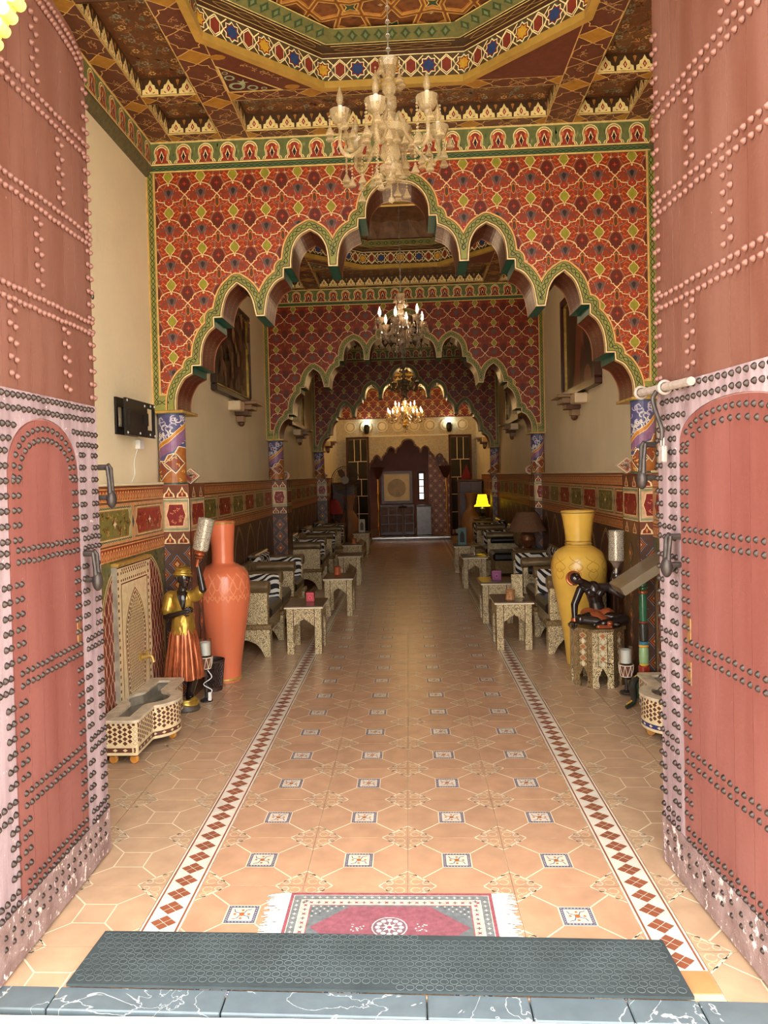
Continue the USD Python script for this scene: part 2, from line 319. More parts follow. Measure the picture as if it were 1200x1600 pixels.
# step flags for the mirrored run belong to the segment that starts at each point
OUT = [(x, z, (HALF[i][2] if i < len(HALF) else 0)) for i, (x, z, _) in enumerate(OUT)]
n_ = len(OUT)
SEG = [HALF[i][2] if i < len(HALF) - 1 else HALF[n_ - 2 - i][2] for i in range(n_ - 1)]
OPEN = Polygon([(x, z) for x, z, _ in OUT] + [(OUT[-1][0], -0.2), (OUT[0][0], -0.2)])
RECT = sbox(XL, 2.12, XR, ZW)
BANDED = OPEN.buffer(0.078, quad_segs=6)
FIELD = sbox(XL + 0.066, 2.243, XR - 0.066, ZW - 0.02).difference(BANDED)
BORDER = RECT.difference(FIELD).difference(OPEN)
def chain_on(line, amp=0.013, lam=0.085, w=0.0045):
    L = line.length; n = max(8, int(L / 0.008)); s = np.linspace(0, L, n)
    p = np.array([line.interpolate(t).coords[0] for t in s]); d = np.gradient(p, axis=0); d /= np.maximum(np.linalg.norm(d, axis=1, keepdims=True), 1e-9); nn = np.stack([-d[:, 1], d[:, 0]], 1)
    return [LineString(p + nn * (q * amp * np.sin(2 * np.pi * s / lam))[:, None]).buffer(w / 2, cap_style='flat', quad_segs=1).simplify(0.0006) for q in (1, -1)]
band_art = Art()
mid = OPEN.buffer(0.040, quad_segs=6).exterior
mid = LineString([c for c in mid.coords]).intersection(sbox(XL + 0.09, 2.2, XR - 0.09, 4))
for g in getattr(mid, 'geoms', [mid]):
    for c in chain_on(g): band_art.poly(c, BLACK, 1)
for ln in (LineString([(XL + 0.032, 2.16), (XL + 0.032, 3.86)]), LineString([(XR - 0.032, 2.16), (XR - 0.032, 3.86)]), LineString([(XL + 0.03, 2.18), (-1.75, 2.18)]), LineString([(XR - 0.03, 2.18), (2 * XC + 1.75, 2.18)])):
    for c in chain_on(ln): band_art.poly(c, BLACK, 1)
for d0, d1, col in ((0.0, 0.010, CREAM), (0.010, 0.016, S(90, 60, 30)), (0.062, 0.067, S(90, 60, 30)), (0.067, 0.078, S(230, 174, 104))):
    band_art.poly(OPEN.buffer(d1, quad_segs=6).difference(OPEN.buffer(d0, quad_segs=6) if d0 else OPEN).intersection(BORDER), col, 2)
inner = FIELD.buffer(0)
band_art.poly(FIELD.buffer(0.012, join_style='mitre').difference(FIELD).intersection(BORDER), S(232, 178, 108), 3)
band_art.poly(sbox(XL, 2.12, XR, ZW).difference(sbox(XL + 0.010, 2.12, XR - 0.010, ZW)).intersection(BORDER), S(232, 178, 108), 4)
for k, y0 in enumerate(YA):
    a = structure('wall_arch' + (f'_{k:03d}' if k else ''), 'red painted wall with a lobed and stepped arch' )
    obj('wall_body', extr(sbox(XL, 2.12, XR, 4.7).difference(OPEN), DEP, ((0, y0 + DEP, 0), (1, 0, 0), (0, 0, 1))), M['brown_wood'], a, smooth=False)
    F = ((0, y0 - 0.001, 0), (1, 0, 0), (0, 0, 1))
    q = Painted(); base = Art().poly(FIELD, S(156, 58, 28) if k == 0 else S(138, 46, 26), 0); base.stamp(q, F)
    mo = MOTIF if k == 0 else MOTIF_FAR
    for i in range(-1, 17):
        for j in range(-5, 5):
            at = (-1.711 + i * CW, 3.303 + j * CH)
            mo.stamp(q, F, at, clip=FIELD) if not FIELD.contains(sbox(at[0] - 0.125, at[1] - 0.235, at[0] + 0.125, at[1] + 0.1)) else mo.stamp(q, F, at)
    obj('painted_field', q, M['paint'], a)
    obj('arch_border', extr(BORDER, 0.010, ((0, y0, 0), (1, 0, 0), (0, 0, 1))), mat(f'border_green_{k}', GREEN, 0.45, var=0.2, scale=12), a, smooth=False)
    q = Painted(); band_art.stamp(q, ((0, y0 - 0.0105, 0), (1, 0, 0), (0, 0, 1))); obj('border_chain', q, M['paint'], a)
    q = Painted(); st = Painted()
    for i in range(n_ - 1):
        (x0, z0, _), (x1, z1, _) = OUT[i], OUT[i + 1]
        nx, nz = (z1 - z0), -(x1 - x0); L = math.hypot(nx, nz); nx, nz = nx / L * 0.002, nz / L * 0.002
        tgt, col = (st, TEAL) if SEG[i] else (q, S(110, 50, 34))
        def strip(ya, yb, c, off=1.0, f0=0, f1=1):
            a0, a1 = (x0 + (x1 - x0) * f0, z0 + (z1 - z0) * f0), (x0 + (x1 - x0) * f1, z0 + (z1 - z0) * f1)
            tgt.add([(a0[0] + nx * off, ya, a0[1] + nz * off), (a1[0] + nx * off, ya, a1[1] + nz * off), (a1[0] + nx * off, yb, a1[1] + nz * off), (a0[0] + nx * off, yb, a0[1] + nz * off)], [(0, 1, 2), (0, 2, 3)], c)
        strip(y0 - 0.010, y0 + DEP, col)
        if not SEG[i]:
            strip(y0 - 0.010, y0 + 0.016, CREAM, 1.5); strip(y0 + DEP - 0.03, y0 + DEP, S(190, 118, 84), 1.5)
            for t in range(5):
                yy = y0 + 0.05 + t * 0.06; f = rng.uniform(0, 0.5); strip(yy, yy + rng.uniform(0.012, 0.03), S(150, 84, 56) if t % 2 else S(84, 34, 26), 1.5, f, f + 0.5)
    obj('soffit', q, M['paint'], a); obj('corbel_step', st, M['paint'], a)

# ---------------------------------------------------------------- columns under the arches
def column_art(w, seed):
    """front ornament, x 0..w, z from the floor to 2.10"""
    a = Art(); r = random.Random(seed); c = w / 2
    a.poly(sbox(0, 0, w, 1.13), S(92, 64, 48), 0)
    z = 0.06; k = 0
    while z < 1.1:
        for x, sc_ in ((c, 1), (0, 0.85), (w, 0.85)):
            zz = z + (0 if sc_ == 1 else 0.077); b = sbox(0.004, 0.01, w - 0.004, 1.12)
            for rr, col, l in ((1.28, S(58, 70, 104), 1), (1.10, S(196, 178, 146), 2), (1.02, S(70, 44, 32), 3), (0.84, S(184, 98, 42), 4), (0.62, S(112, 54, 34), 5), (0.36, S(228, 168, 98), 6)):
                a.poly(Polygon(ogee(x, zz, 0.056 * rr * sc_, 0.062 * rr * sc_)).intersection(b), col, l + (7 if sc_ == 1 else 0))
        z += 0.154
    a.poly(sbox(0, 1.13, w, 1.57), S(140, 56, 40), 0)
    for z0 in (1.135, 1.475):
        a.poly(sbox(0, z0 - 0.004, w, z0 + 0.088), S(126, 70, 46), 1)
        for x in (c - w / 4, c + w / 4):
            t = [(x - 0.045, z0), (x - 0.038, z0 + 0.03), (x - 0.018, z0 + 0.045), (x, z0 + 0.082), (x + 0.018, z0 + 0.045), (x + 0.038, z0 + 0.03), (x + 0.045, z0)]
            a.poly(t, S(240, 220, 168), 2); a.poly([(x + (u - x) * 0.68, z0 + 0.006 + (v - z0) * 0.68) for u, v in t], S(138, 44, 30), 3); a.poly(ogee(x, z0 + 0.026, 0.009, 0.019), S(232, 170, 90), 4)
    a.poly(sbox(0, 1.225, w, 1.468), S(236, 210, 164), 2); a.poly(sbox(0.006, 1.232, w - 0.006, 1.461), S(150, 158, 120), 3); a.poly(sbox(0.014, 1.25, w - 0.014, 1.443), S(222, 180, 140), 4)
    cart = Polygon([(0.03, 1.345), (0.045, 1.30), (0.05, 1.268), (w - 0.05, 1.268), (w - 0.045, 1.30), (w - 0.03, 1.345), (w - 0.045, 1.39), (w - 0.05, 1.424), (0.05, 1.424), (0.045, 1.39)])
    a.poly(cart.buffer(0.008), CREAM, 5); a.poly(cart, S(140, 40, 34), 6)
    for k in range(9): flourish(a, r.uniform(0.05, w - 0.05), r.uniform(1.285, 1.41), 0.022, S(226, 150, 110), r, 7, 0.003, 3)
    # upper part
    a.poly(sbox(0, 1.57, w, 2.10), S(88, 86, 132), 0)
    for k in range(34): x_, z_, q_ = r.uniform(0.0, w), r.uniform(1.86, 2.09), r.uniform(0, 200); a.line(ell(x_, z_, 0.017, 0.020, 9, q_, q_ + 250), 0.0075, (S(228, 222, 210), S(196, 186, 206))[k % 2], 1 + k * 0.02)
    wave = [(0, 1.80), (0.05, 1.86), (0.10, 1.90), (0.15, 1.97), (w, 2.02)]
    a.poly(wave + [(w, 1.92), (0.12, 1.82), (0.06, 1.78), (0, 1.72)], S(150, 104, 140), 2)
    a.line(wave, 0.022, S(214, 138, 44), 3); a.line([(x, z + 0.016) for x, z in wave], 0.005, CREAM, 4); a.line([(x, z - 0.016) for x, z in wave], 0.005, CREAM, 4)
    low = Polygon([(0, 1.575), (w, 1.575), (w, 1.84), (0.15, 1.85), (0.13, 1.80), (0.10, 1.79), (0.08, 1.74), (0.05, 1.745), (0.03, 1.70), (0, 1.70)])
    a.poly(low.buffer(0.007).intersection(sbox(0, 1.57, w, 2)), S(240, 226, 190), 3.5); a.poly(low, S(176, 104, 44), 4)
    for x, z in ((0.055, 1.675), (0.13, 1.73)):
        for rr, col, l in ((1.3, S(240, 222, 178), 5), (1.12, S(58, 68, 104), 6), (1.0, S(150, 70, 34), 7)):
            a.poly(Polygon(ogee(x, z, 0.045 * rr, 0.062 * rr)).intersection(low), col, l)
    for k in range(14): flourish(a, r.uniform(0.02, w - 0.02), r.uniform(1.59, 1.80), 0.02, S(236, 196, 110), r, 8, 0.003, 3)
    a.poly(sbox(0, 1.572, w, 1.586), S(70, 90, 74), 9); a.poly(sbox(0, 2.085, w, 2.10), S(70, 84, 110), 9)
    return a
CA, CB = column_art(0.20, 3), column_art(0.40, 4)
def wrap_column(q, cx, cy, r, n=16):
    """lays the upper ornament round the front of the round shaft, strip by strip"""
    da = math.pi / n; wd = 2 * r * math.sin(da / 2); tot = wd * n
    for i in range(n):
        a0 = math.pi + i * da; a1 = a0 + da; p0 = np.array([cx + r * math.cos(a0), cy + r * math.sin(a0), 0]); p1 = np.array([cx + r * math.cos(a1), cy + r * math.sin(a1), 0]); u = (p1 - p0) / wd
        CA.stamp(q, (p0 - u * (i * wd), u, (0, 0, 1)), clip=sbox(i * wd, 1.571, (i + 1) * wd, 2.1), sc=(tot / 0.2, 1), step=0.0004)
for k, y0 in enumerate(YA):
    for side in (0, 1):
        t = thing('column', ('blue and orange painted column ' + ('left' if side == 0 else 'right') + ' of the ' + ('nearest', 'second', 'farthest')[k] + ' lobed arch'), 'column')
        x0, x1 = (XL, -1.615) if side == 0 else (1.645, XR); u0, u1 = (XL, -1.665) if side == 0 else (1.625, XR)
        ya, yb = y0 - 0.035, y0 + DEP + 0.01
        obj('lower_shaft', bx(x0, x1, ya, yb, 0, 1.57), M['brown_wood'], t); ur = (u1 - max(u0, XL + 0.01)) / 2 if side == 0 else (min(u1, XR - 0.01) - u0) / 2; uc = u1 - ur if side == 0 else u0 + ur; uy = y0 + ur - 0.012
        obj('upper_shaft', T(trimesh.creation.cylinder(ur - 0.002, 0.535, sections=36), (uc, uy, 1.8375)), M['brown_wood'], t)
        obj('capital_plate', rbox(x0 if side == 0 else u0 - 0.02, u1 + 0.02 if side == 0 else x1, y0 - 0.025, yb - 0.01, 2.100, 2.122, 0.005), M['gilt'], t)
        q = Painted(); fx = x1 - 0.20 if side == 0 else x0
        lowb, upb = sbox(0, 0, 0.2, 1.571), sbox(0, 1.571, 0.2, 2.1)
        CA.stamp(q, ((fx, ya - 0.001, 0), (1, 0, 0), (0, 0, 1)), clip=lowb); wrap_column(q, uc, uy, ur)
        obj('front_ornament', q, M['paint'], t)
        q = Painted(); lo2, up2 = sbox(0, 0, 0.4, 1.571), sbox(0, 1.571, 0.2, 2.1) if side == 0 else sbox(0.2, 1.571, 0.4, 2.1)
        if side == 0:
            CB.stamp(q, ((x1 + 0.001, ya + 0.02, 0), (0, 1, 0), (0, 0, 1)), clip=lo2)
        else:
            CB.stamp(q, ((x0 - 0.001, yb - 0.02, 0), (0, -1, 0), (0, 0, 1)), clip=lo2)
        obj('side_ornament', q, M['paint'], t)

# ---------------------------------------------------------------- painted wainscot along both side walls
DF = 0.065                                           # how far it stands out of the wall
def cartouche(col, edge, seed):
    a = Art(); r = random.Random(seed); L = 0.60
    a.poly(sbox(0, 1.215, L, 1.465), S(214, 152, 100), 0); a.poly(sbox(0.018, 1.232, L - 0.018, 1.448), edge, 1)
    for zz in (1.240, 1.440):
        zig = [(0.03 + 0.54 * t / 36, zz + (0.005 if t % 2 else -0.005)) for t in range(37)]; a.line(zig, 0.005, S(40, 46, 40), 2)
    b = Polygon([(0.05, 1.34), (0.075, 1.31), (0.085, 1.262), (L - 0.085, 1.262), (L - 0.075, 1.31), (L - 0.05, 1.34), (L - 0.075, 1.37), (L - 0.085, 1.418), (0.085, 1.418), (0.075, 1.37)])
    a.poly(b.buffer(0.017), S(228, 190, 130), 2); a.poly(b.buffer(0.008), S(150, 120, 70), 3); a.poly(b, col, 4)
    for k in range(26): flourish(a, r.uniform(0.1, L - 0.1), r.uniform(1.28, 1.40), 0.026, (S(120, 40, 24), S(212, 160, 90))[k % 2], r, 5, 0.0035, 4)
    a.poly(star(L / 2, 1.34, 0.03, 0.012, 4), S(244, 220, 180), 6); a.both([(0, 0), (0, 0), (0, 0)], col, 0) if False else None
    a.poly(ogee(0, 1.34, 0.018, 0.045), S(58, 84, 92), 3); return a
def row_art(z0, z1, seed):
    a = Art(); L = 0.60; a.poly(sbox(0, z0, L, z1), S(150, 60, 34), 0); n = 14
    for k in range(n):
        x = (k + 0.5) * L / n; w = L / n * 0.42; h = z1 - z0 - 0.016
        o = [(x - w, z0 + 0.006), (x - w, z0 + h * 0.6), (x - w * 0.6, z0 + h * 0.9), (x, z0 + h), (x + w * 0.6, z0 + h * 0.9), (x + w, z0 + h * 0.6), (x + w, z0 + 0.006)]
        a.poly(o, S(236, 178, 110), 1); a.poly([(x + (u - x) * 0.62, z0 + (v - z0) * 0.82) for u, v in o], S(176, 58, 34), 2); a.poly(ogee(x, z0 + h * 0.4, 0.006, 0.02), S(240, 190, 120), 3)
    for zz in (z0, z1 - 0.008): a.poly(sbox(0, zz, L, zz + 0.008), S(222, 160, 96), 3)
    return a
def arch_panel(seed, near=True):
    a = Art(); r = random.Random(seed); L = 0.60
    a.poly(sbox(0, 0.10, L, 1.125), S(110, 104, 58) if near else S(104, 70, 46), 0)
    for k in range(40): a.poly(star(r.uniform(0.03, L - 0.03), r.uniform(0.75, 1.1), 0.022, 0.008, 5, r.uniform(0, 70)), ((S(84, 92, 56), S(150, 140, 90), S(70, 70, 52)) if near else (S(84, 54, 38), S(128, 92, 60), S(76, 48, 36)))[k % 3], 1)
    a.poly(sbox(0, 0.10, 0.022, 1.125), S(88, 70, 92), 2); a.poly(sbox(L - 0.022, 0.10, L, 1.125), S(88, 70, 92), 2)
    o = Polygon(pointed(0.47, 0.98, 0.60)); o = affinity.translate(o, L / 2, 0.10)
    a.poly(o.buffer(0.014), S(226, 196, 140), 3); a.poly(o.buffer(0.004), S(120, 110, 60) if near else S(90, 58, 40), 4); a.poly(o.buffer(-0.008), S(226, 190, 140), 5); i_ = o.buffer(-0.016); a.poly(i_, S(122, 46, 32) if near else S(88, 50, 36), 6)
    for k in range(-3, 9):
        for sgn in (1, -1):
            ln = []
            for t in range(25):
                z = 0.1 + t * 0.04; x = L / 2 + 0.055 * (2 * (k - 3) ) * 0.5 + sgn * 0.0275 * (1 - math.cos(z * 2 * math.pi / 0.24)) - 0.0275 * sgn
                ln.append((x, z))
            g = LineString(ln).buffer(0.0028, cap_style='flat', quad_segs=1).intersection(i_)
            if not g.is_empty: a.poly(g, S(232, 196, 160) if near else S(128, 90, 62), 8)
    for k in range(46):
        x, z = r.uniform(0.08, L - 0.08), r.uniform(0.14, 1.05)
        if i_.contains(Point(x, z)): a.poly(star(x, z, 0.016, 0.006, 5, r.uniform(0, 70)), (S(190, 92, 60), S(84, 30, 24))[k % 2], 7)
    return a
CART = [cartouche(S(128, 120, 58), S(176, 178, 130), 11), cartouche(S(158, 46, 30), S(196, 150, 106), 12)]
ROWU, ROWL, ARCHP, ARCH_SHADED = row_art(1.478, 1.560, 1), row_art(1.118, 1.205, 2), arch_panel(5), arch_panel(6, False)  # panels of the farther bays: their dimmer light put into browner colours
M['dado'] = mat('dado_wood', S(124, 76, 48), 0.45, var=0.2, scale=5)
bays = [(YF + 0.14, YA[0] - 0.035), (YA[0] + DEP + 0.01, YA[1] - 0.035), (YA[1] + DEP + 0.01, YA[2] - 0.035), (YA[2] + DEP + 0.01, 18.6)]
for side, wall in ((0, wl), (1, wr)):
    fx = XL + DF if side == 0 else XR - DF
    for b, (ya, yb) in enumerate(bays):
        obj('wainscot_board', bx(XL if side == 0 else fx, fx if side == 0 else XR, ya, yb, 0, 1.575), M['dado'], wall)
        obj('wainscot_ledge', rbox(XL if side == 0 else fx - 0.012, fx + 0.012 if side == 0 else XR, ya, yb, 1.575, 1.592, 0.004), M['plaster'], wall)
        n = int(round((yb - ya) / 0.6)); L = (yb - ya) / n
        for k in range(n):
            y = yb - k * L if True else 0                    # panels run from the column outwards
            fr_ = ((fx + 0.001, y, 0), (0, -1, 0), (0, 0, 1)) if side == 1 else ((fx + 0.001, y - L, 0), (0, 1, 0), (0, 0, 1))
            if side == 1: fr_ = ((fx - 0.001, y, 0), (0, -1, 0), (0, 0, 1))
            for nm, arts in (('cartouche_panel', [CART[(k + 1) % 2], ROWU, ROWL]), ('arched_panel', [ARCHP if b == 0 else ARCH_SHADED])):
                q = Painted()
                for a in arts: a.stamp(q, fr_, sc=(L / 0.6, 1))
                obj(nm, q, M['paint'], wall)
# ================================================================ ceiling: coffers, octagon, star frieze, cornice
cl = structure('ceiling')
DARKB, OCHRE, LINE = S(92, 52, 34), S(168, 112, 40), S(196, 150, 92)
M['ceil'] = mat('ceiling_wood', S(110, 70, 46), 0.45, var=0.25, scale=10)
M['bright_gilt'] = mat('bright_gilt', S(216, 180, 92), 0.32, metal=0.45, var=0.12, scale=12)
M['rib'] = mat('ceiling_rib', S(150, 110, 60), 0.45, var=0.2, scale=20)
def beam_art(w, L, seed):
    """painted underside of a board: ochre lozenges between cream outlined medallions; x across 0..w, y along 0..L"""
    a = Art(); r = random.Random(seed); a.poly(sbox(0, 0, w, L), S(92, 46, 34), 0); P = 0.56; n = max(1, round(L / P)); p = L / n; c = w / 2
    clip = sbox(0, 0, w, L)
    for k in range(n + 1):
        y = k * p
        o = Polygon([(0.0, y), (w * 0.22, y + 0.03), (c, y + 0.075), (w * 0.78, y + 0.03), (w, y), (w * 0.78, y - 0.03), (c, y - 0.075), (w * 0.22, y - 0.03)])
        a.poly(o.buffer(0.006).intersection(clip), S(206, 158, 96), 1); a.poly(o.intersection(clip), S(164, 108, 38), 2)
        for s_ in (1, -1):
            for m in (1, -1):
                ln = LineString([(c, y + s_ * 0.075), (c + m * w * 0.12, y + s_ * 0.095), (c + m * w * 0.3, y + s_ * 0.10), (c + m * w * 0.30, y + s_ * 0.125), (c + m * w * 0.46, y + s_ * 0.16), (c + m * w * 0.46, y + s_ * (p / 2 - 0.06)), (c + m * w * 0.2, y + s_ * (p / 2 - 0.03)), (c, y + s_ * p / 2)]).buffer(0.003, cap_style='flat').intersection(clip)
                if not ln.is_empty: a.poly(ln, S(204, 156, 100), 2)
        y += p / 2
        for q in range(5 if w > 0.1 else 2): flourish(a, c + r.uniform(-0.2, 0.2) * w, y + r.uniform(-0.3, 0.3) * (p - 0.2), min(0.045, w * 0.3), S(190, 140, 96), r, 2, 0.003, 5)
    a.poly(sbox(0, 0, 0.007, L), LINE, 3); a.poly(sbox(w - 0.007, 0, w, L), LINE, 3)
    return a
def field_art(w, L, seed, dens=60):
    a = Art(); r = random.Random(seed); a.poly(sbox(0, 0, w, L), S(98, 54, 32), 0)
    for k in range(int(dens * w * L / 0.3)): flourish(a, r.uniform(0.03, w - 0.03), r.uniform(0.03, L - 0.03), r.uniform(0.025, 0.05), (S(190, 130, 80), S(150, 84, 50), S(130, 128, 112), S(120, 66, 40))[r.randrange(4)], r, 1, 0.004, 5)
    for i in range(max(1, int(w / 0.12))):
        for j in range(max(1, int(L / 0.12))):
            x, y = (i + 0.5) * w / max(1, int(w / 0.12)) + r.uniform(-0.012, 0.012), (j + 0.5) * L / max(1, int(L / 0.12)) + r.uniform(-0.012, 0.012); c = (S(206, 160, 104), S(146, 140, 124))[(i + j) % 2]; ph = r.uniform(0, 60)
            for k in range(6): t_ = math.radians(ph + 60 * k); a.poly(ell(x + 0.017 * math.cos(t_), y + 0.017 * math.sin(t_), 0.0075, 0.0075, 6), c, 2 + 0.05 * k)
            a.poly(ell(x, y, 0.006, 0.006, 6), S(120, 60, 36), 2.6)
            for k in range(3): t_ = math.radians(ph + 120 * k + 30); a.line([(x + 0.03 * math.cos(t_), y + 0.03 * math.sin(t_)), (x + 0.05 * math.cos(t_ + 0.35), y + 0.05 * math.sin(t_ + 0.35)), (x + 0.055 * math.cos(t_ + 0.8), y + 0.055 * math.sin(t_ + 0.8))], 0.006, S(150, 100, 56), 1.7)
    return a
merlon = Art()
_t = [(-0.052, 0), (-0.05, 0.03), (-0.034, 0.036), (-0.028, 0.058), (-0.014, 0.066), (0, 0.094), (0.014, 0.066), (0.028, 0.058), (0.034, 0.036), (0.05, 0.03), (0.052, 0)]
merlon.poly(_t, S(232, 198, 136), 1); merlon.poly([(0, 0.062), (-0.012, 0.036), (0, 0.014), (0.012, 0.036)], S(150, 34, 28), 2); merlon.both([(0.012, 0.008), (0.03, 0.02), (0.026, 0.008)], S(150, 34, 28), 2)
merlon.poly(ell(0, 0.036, 0.004, 0.010, 6), S(232, 198, 136), 3); merlon.poly([(0.058, 0.05), (0.046, 0.086), (0.058, 0.092), (0.070, 0.086)], S(170, 106, 52), 1)
keyhole = Art()
_o = np.vstack([[(-0.074, 0.006), (-0.066, 0.026), (-0.050, 0.034)], ell(0, 0.084, 0.058, 0.062, 12, 205, -25), [(0.050, 0.034), (0.066, 0.026), (0.074, 0.006)]])
keyhole.poly(_o, S(234, 204, 150), 1); keyhole.poly([(x * 0.90, 0.006 + (z - 0.006) * 0.94) for x, z in _o], S(176, 130, 76), 2); keyhole.poly([(x * 0.78, 0.006 + (z - 0.006) * 0.88) for x, z in _o], S(236, 208, 156), 3)
keyhole.poly([(x * 0.68, 0.006 + (z - 0.006) * 0.82) for x, z in _o], S(148, 50, 34), 4)
keyhole.poly(ogee(0, 0.055, 0.020, 0.045), S(238, 210, 160), 5); keyhole.poly(ogee(0, 0.050, 0.014, 0.034), S(50, 22, 30), 6)
keyhole.both(ell(0.033, 0.085, 0.012, 0.018, 7), S(200, 96, 60), 5)
def cornice(a0, a1, inward, parent, zb=3.905, far=False):
    """board with a row of keyhole arches from a0 to a1 (x, y); the face looks to 'inward'"""
    a0, a1 = np.array([*a0, 0.0]), np.array([*a1, 0.0]); u = (a1 - a0); L = np.linalg.norm(u); u /= L; n = np.array([*inward, 0.0])
    if np.cross(u, [0, 0, 1]) @ n < 0: a0, a1, u = a1, a0, -u
    o = a0 + [0, 0, zb]; th = 0.05
    bd = bx(0, L, 0, th, 0, 0.172); bd.vertices = o + bd.vertices[:, :1] * u + bd.vertices[:, 1:2] * (-n) + bd.vertices[:, 2:] * [0, 0, 1]
    obj('cornice_board', bd, M['ceil'], parent)
    F = (o + n * 0.001, u, (0, 0, 1)); bg = Art().poly(sbox(0, 0, L, 0.172), S(104, 104, 60), 0).poly(sbox(0, 0, L, 0.010), S(226, 184, 120), 1).poly(sbox(0, 0.158, L, 0.172), S(212, 176, 116), 1)
    r = random.Random(int(L * 1000))
    for k in range(int(L / 0.164 * 6)): bg.poly(ogee(r.uniform(0.02, L - 0.02), r.uniform(0.03, 0.14), 0.008, 0.02), (S(80, 84, 52), S(136, 132, 84))[k % 2], 1)
    q = Painted(); bg.stamp(q, F); obj('cornice_ground', q, M['paint_ceil'], parent)
    c = round(L / 0.164); p = L / c
    for k in range(c):
        q = Painted(); keyhole.stamp(q, F, ((k + 0.5) * p, 0.006), step=0.0012); obj('cornice_arch', q, M['paint_ceil'], parent)
girih_cache = {}
def girih(R):
    """Hankin stars on the 4.8.8 tiling, clipped to an octagon of apothem R: band polygon and coloured fillings"""
    e = 0.20; ap = e * (1 + math.sqrt(2)) / 2; D = 2 * ap; bands, stars, small = [], [], []
    def hank(cx, cy, n, rad, rot, th=60):
        V = [(cx + rad * math.cos(rot + 2 * math.pi * k / n), cy + rad * math.sin(rot + 2 * math.pi * k / n)) for k in range(n)]; pts_ = []
        for k in range(n):
            a, b = np.array(V[k]), np.array(V[(k + 1) % n]); c = np.array(V[(k + 2) % n]); m1, m2 = (a + b) / 2, (b + c) / 2
            d1 = (b - a) / np.linalg.norm(b - a); d2 = (b - c) / np.linalg.norm(c - b); t = math.radians(th)
            r1 = np.array([d1[0] * math.cos(t) - d1[1] * math.sin(t), d1[0] * math.sin(t) + d1[1] * math.cos(t)]); r2 = np.array([d2[0] * math.cos(-t) - d2[1] * math.sin(-t), d2[0] * math.sin(-t) + d2[1] * math.cos(-t)])
            A = np.array([r1, -r2]).T; s = np.linalg.solve(A, m2 - m1); x = m1 + r1 * s[0]; pts_ += [m1, x]
            bands.append(LineString([m1, x, m2]).buffer(0.015, cap_style='round', quad_segs=2))
        return pts_
    for i in range(-4, 5):
        for j in range(-4, 5):
            cx, cy = i * D, j * D
            p8 = hank(cx, cy, 8, e / 2 / math.sin(math.pi / 8), math.pi / 8); stars.append(Polygon(star(cx, cy, 0.085, 0.052, 8, 22.5)))
            hank(cx + ap, cy + ap, 4, e / math.sqrt(2), 0, 45 if False else 60); small.append(Polygon(star(cx + ap, cy + ap, 0.05, 0.018, 4, 45)))
    octo = Polygon(ell(0, 0, R / math.cos(math.pi / 8), R / math.cos(math.pi / 8), 8, 22.5, 382.5))
    return octo, union_all(bands).intersection(octo), [s.intersection(octo) for s in stars if s.intersects(octo)], [s.intersection(octo) for s in small if s.intersects(octo)]
OCT, GB, GS, GQ = girih(0.93)
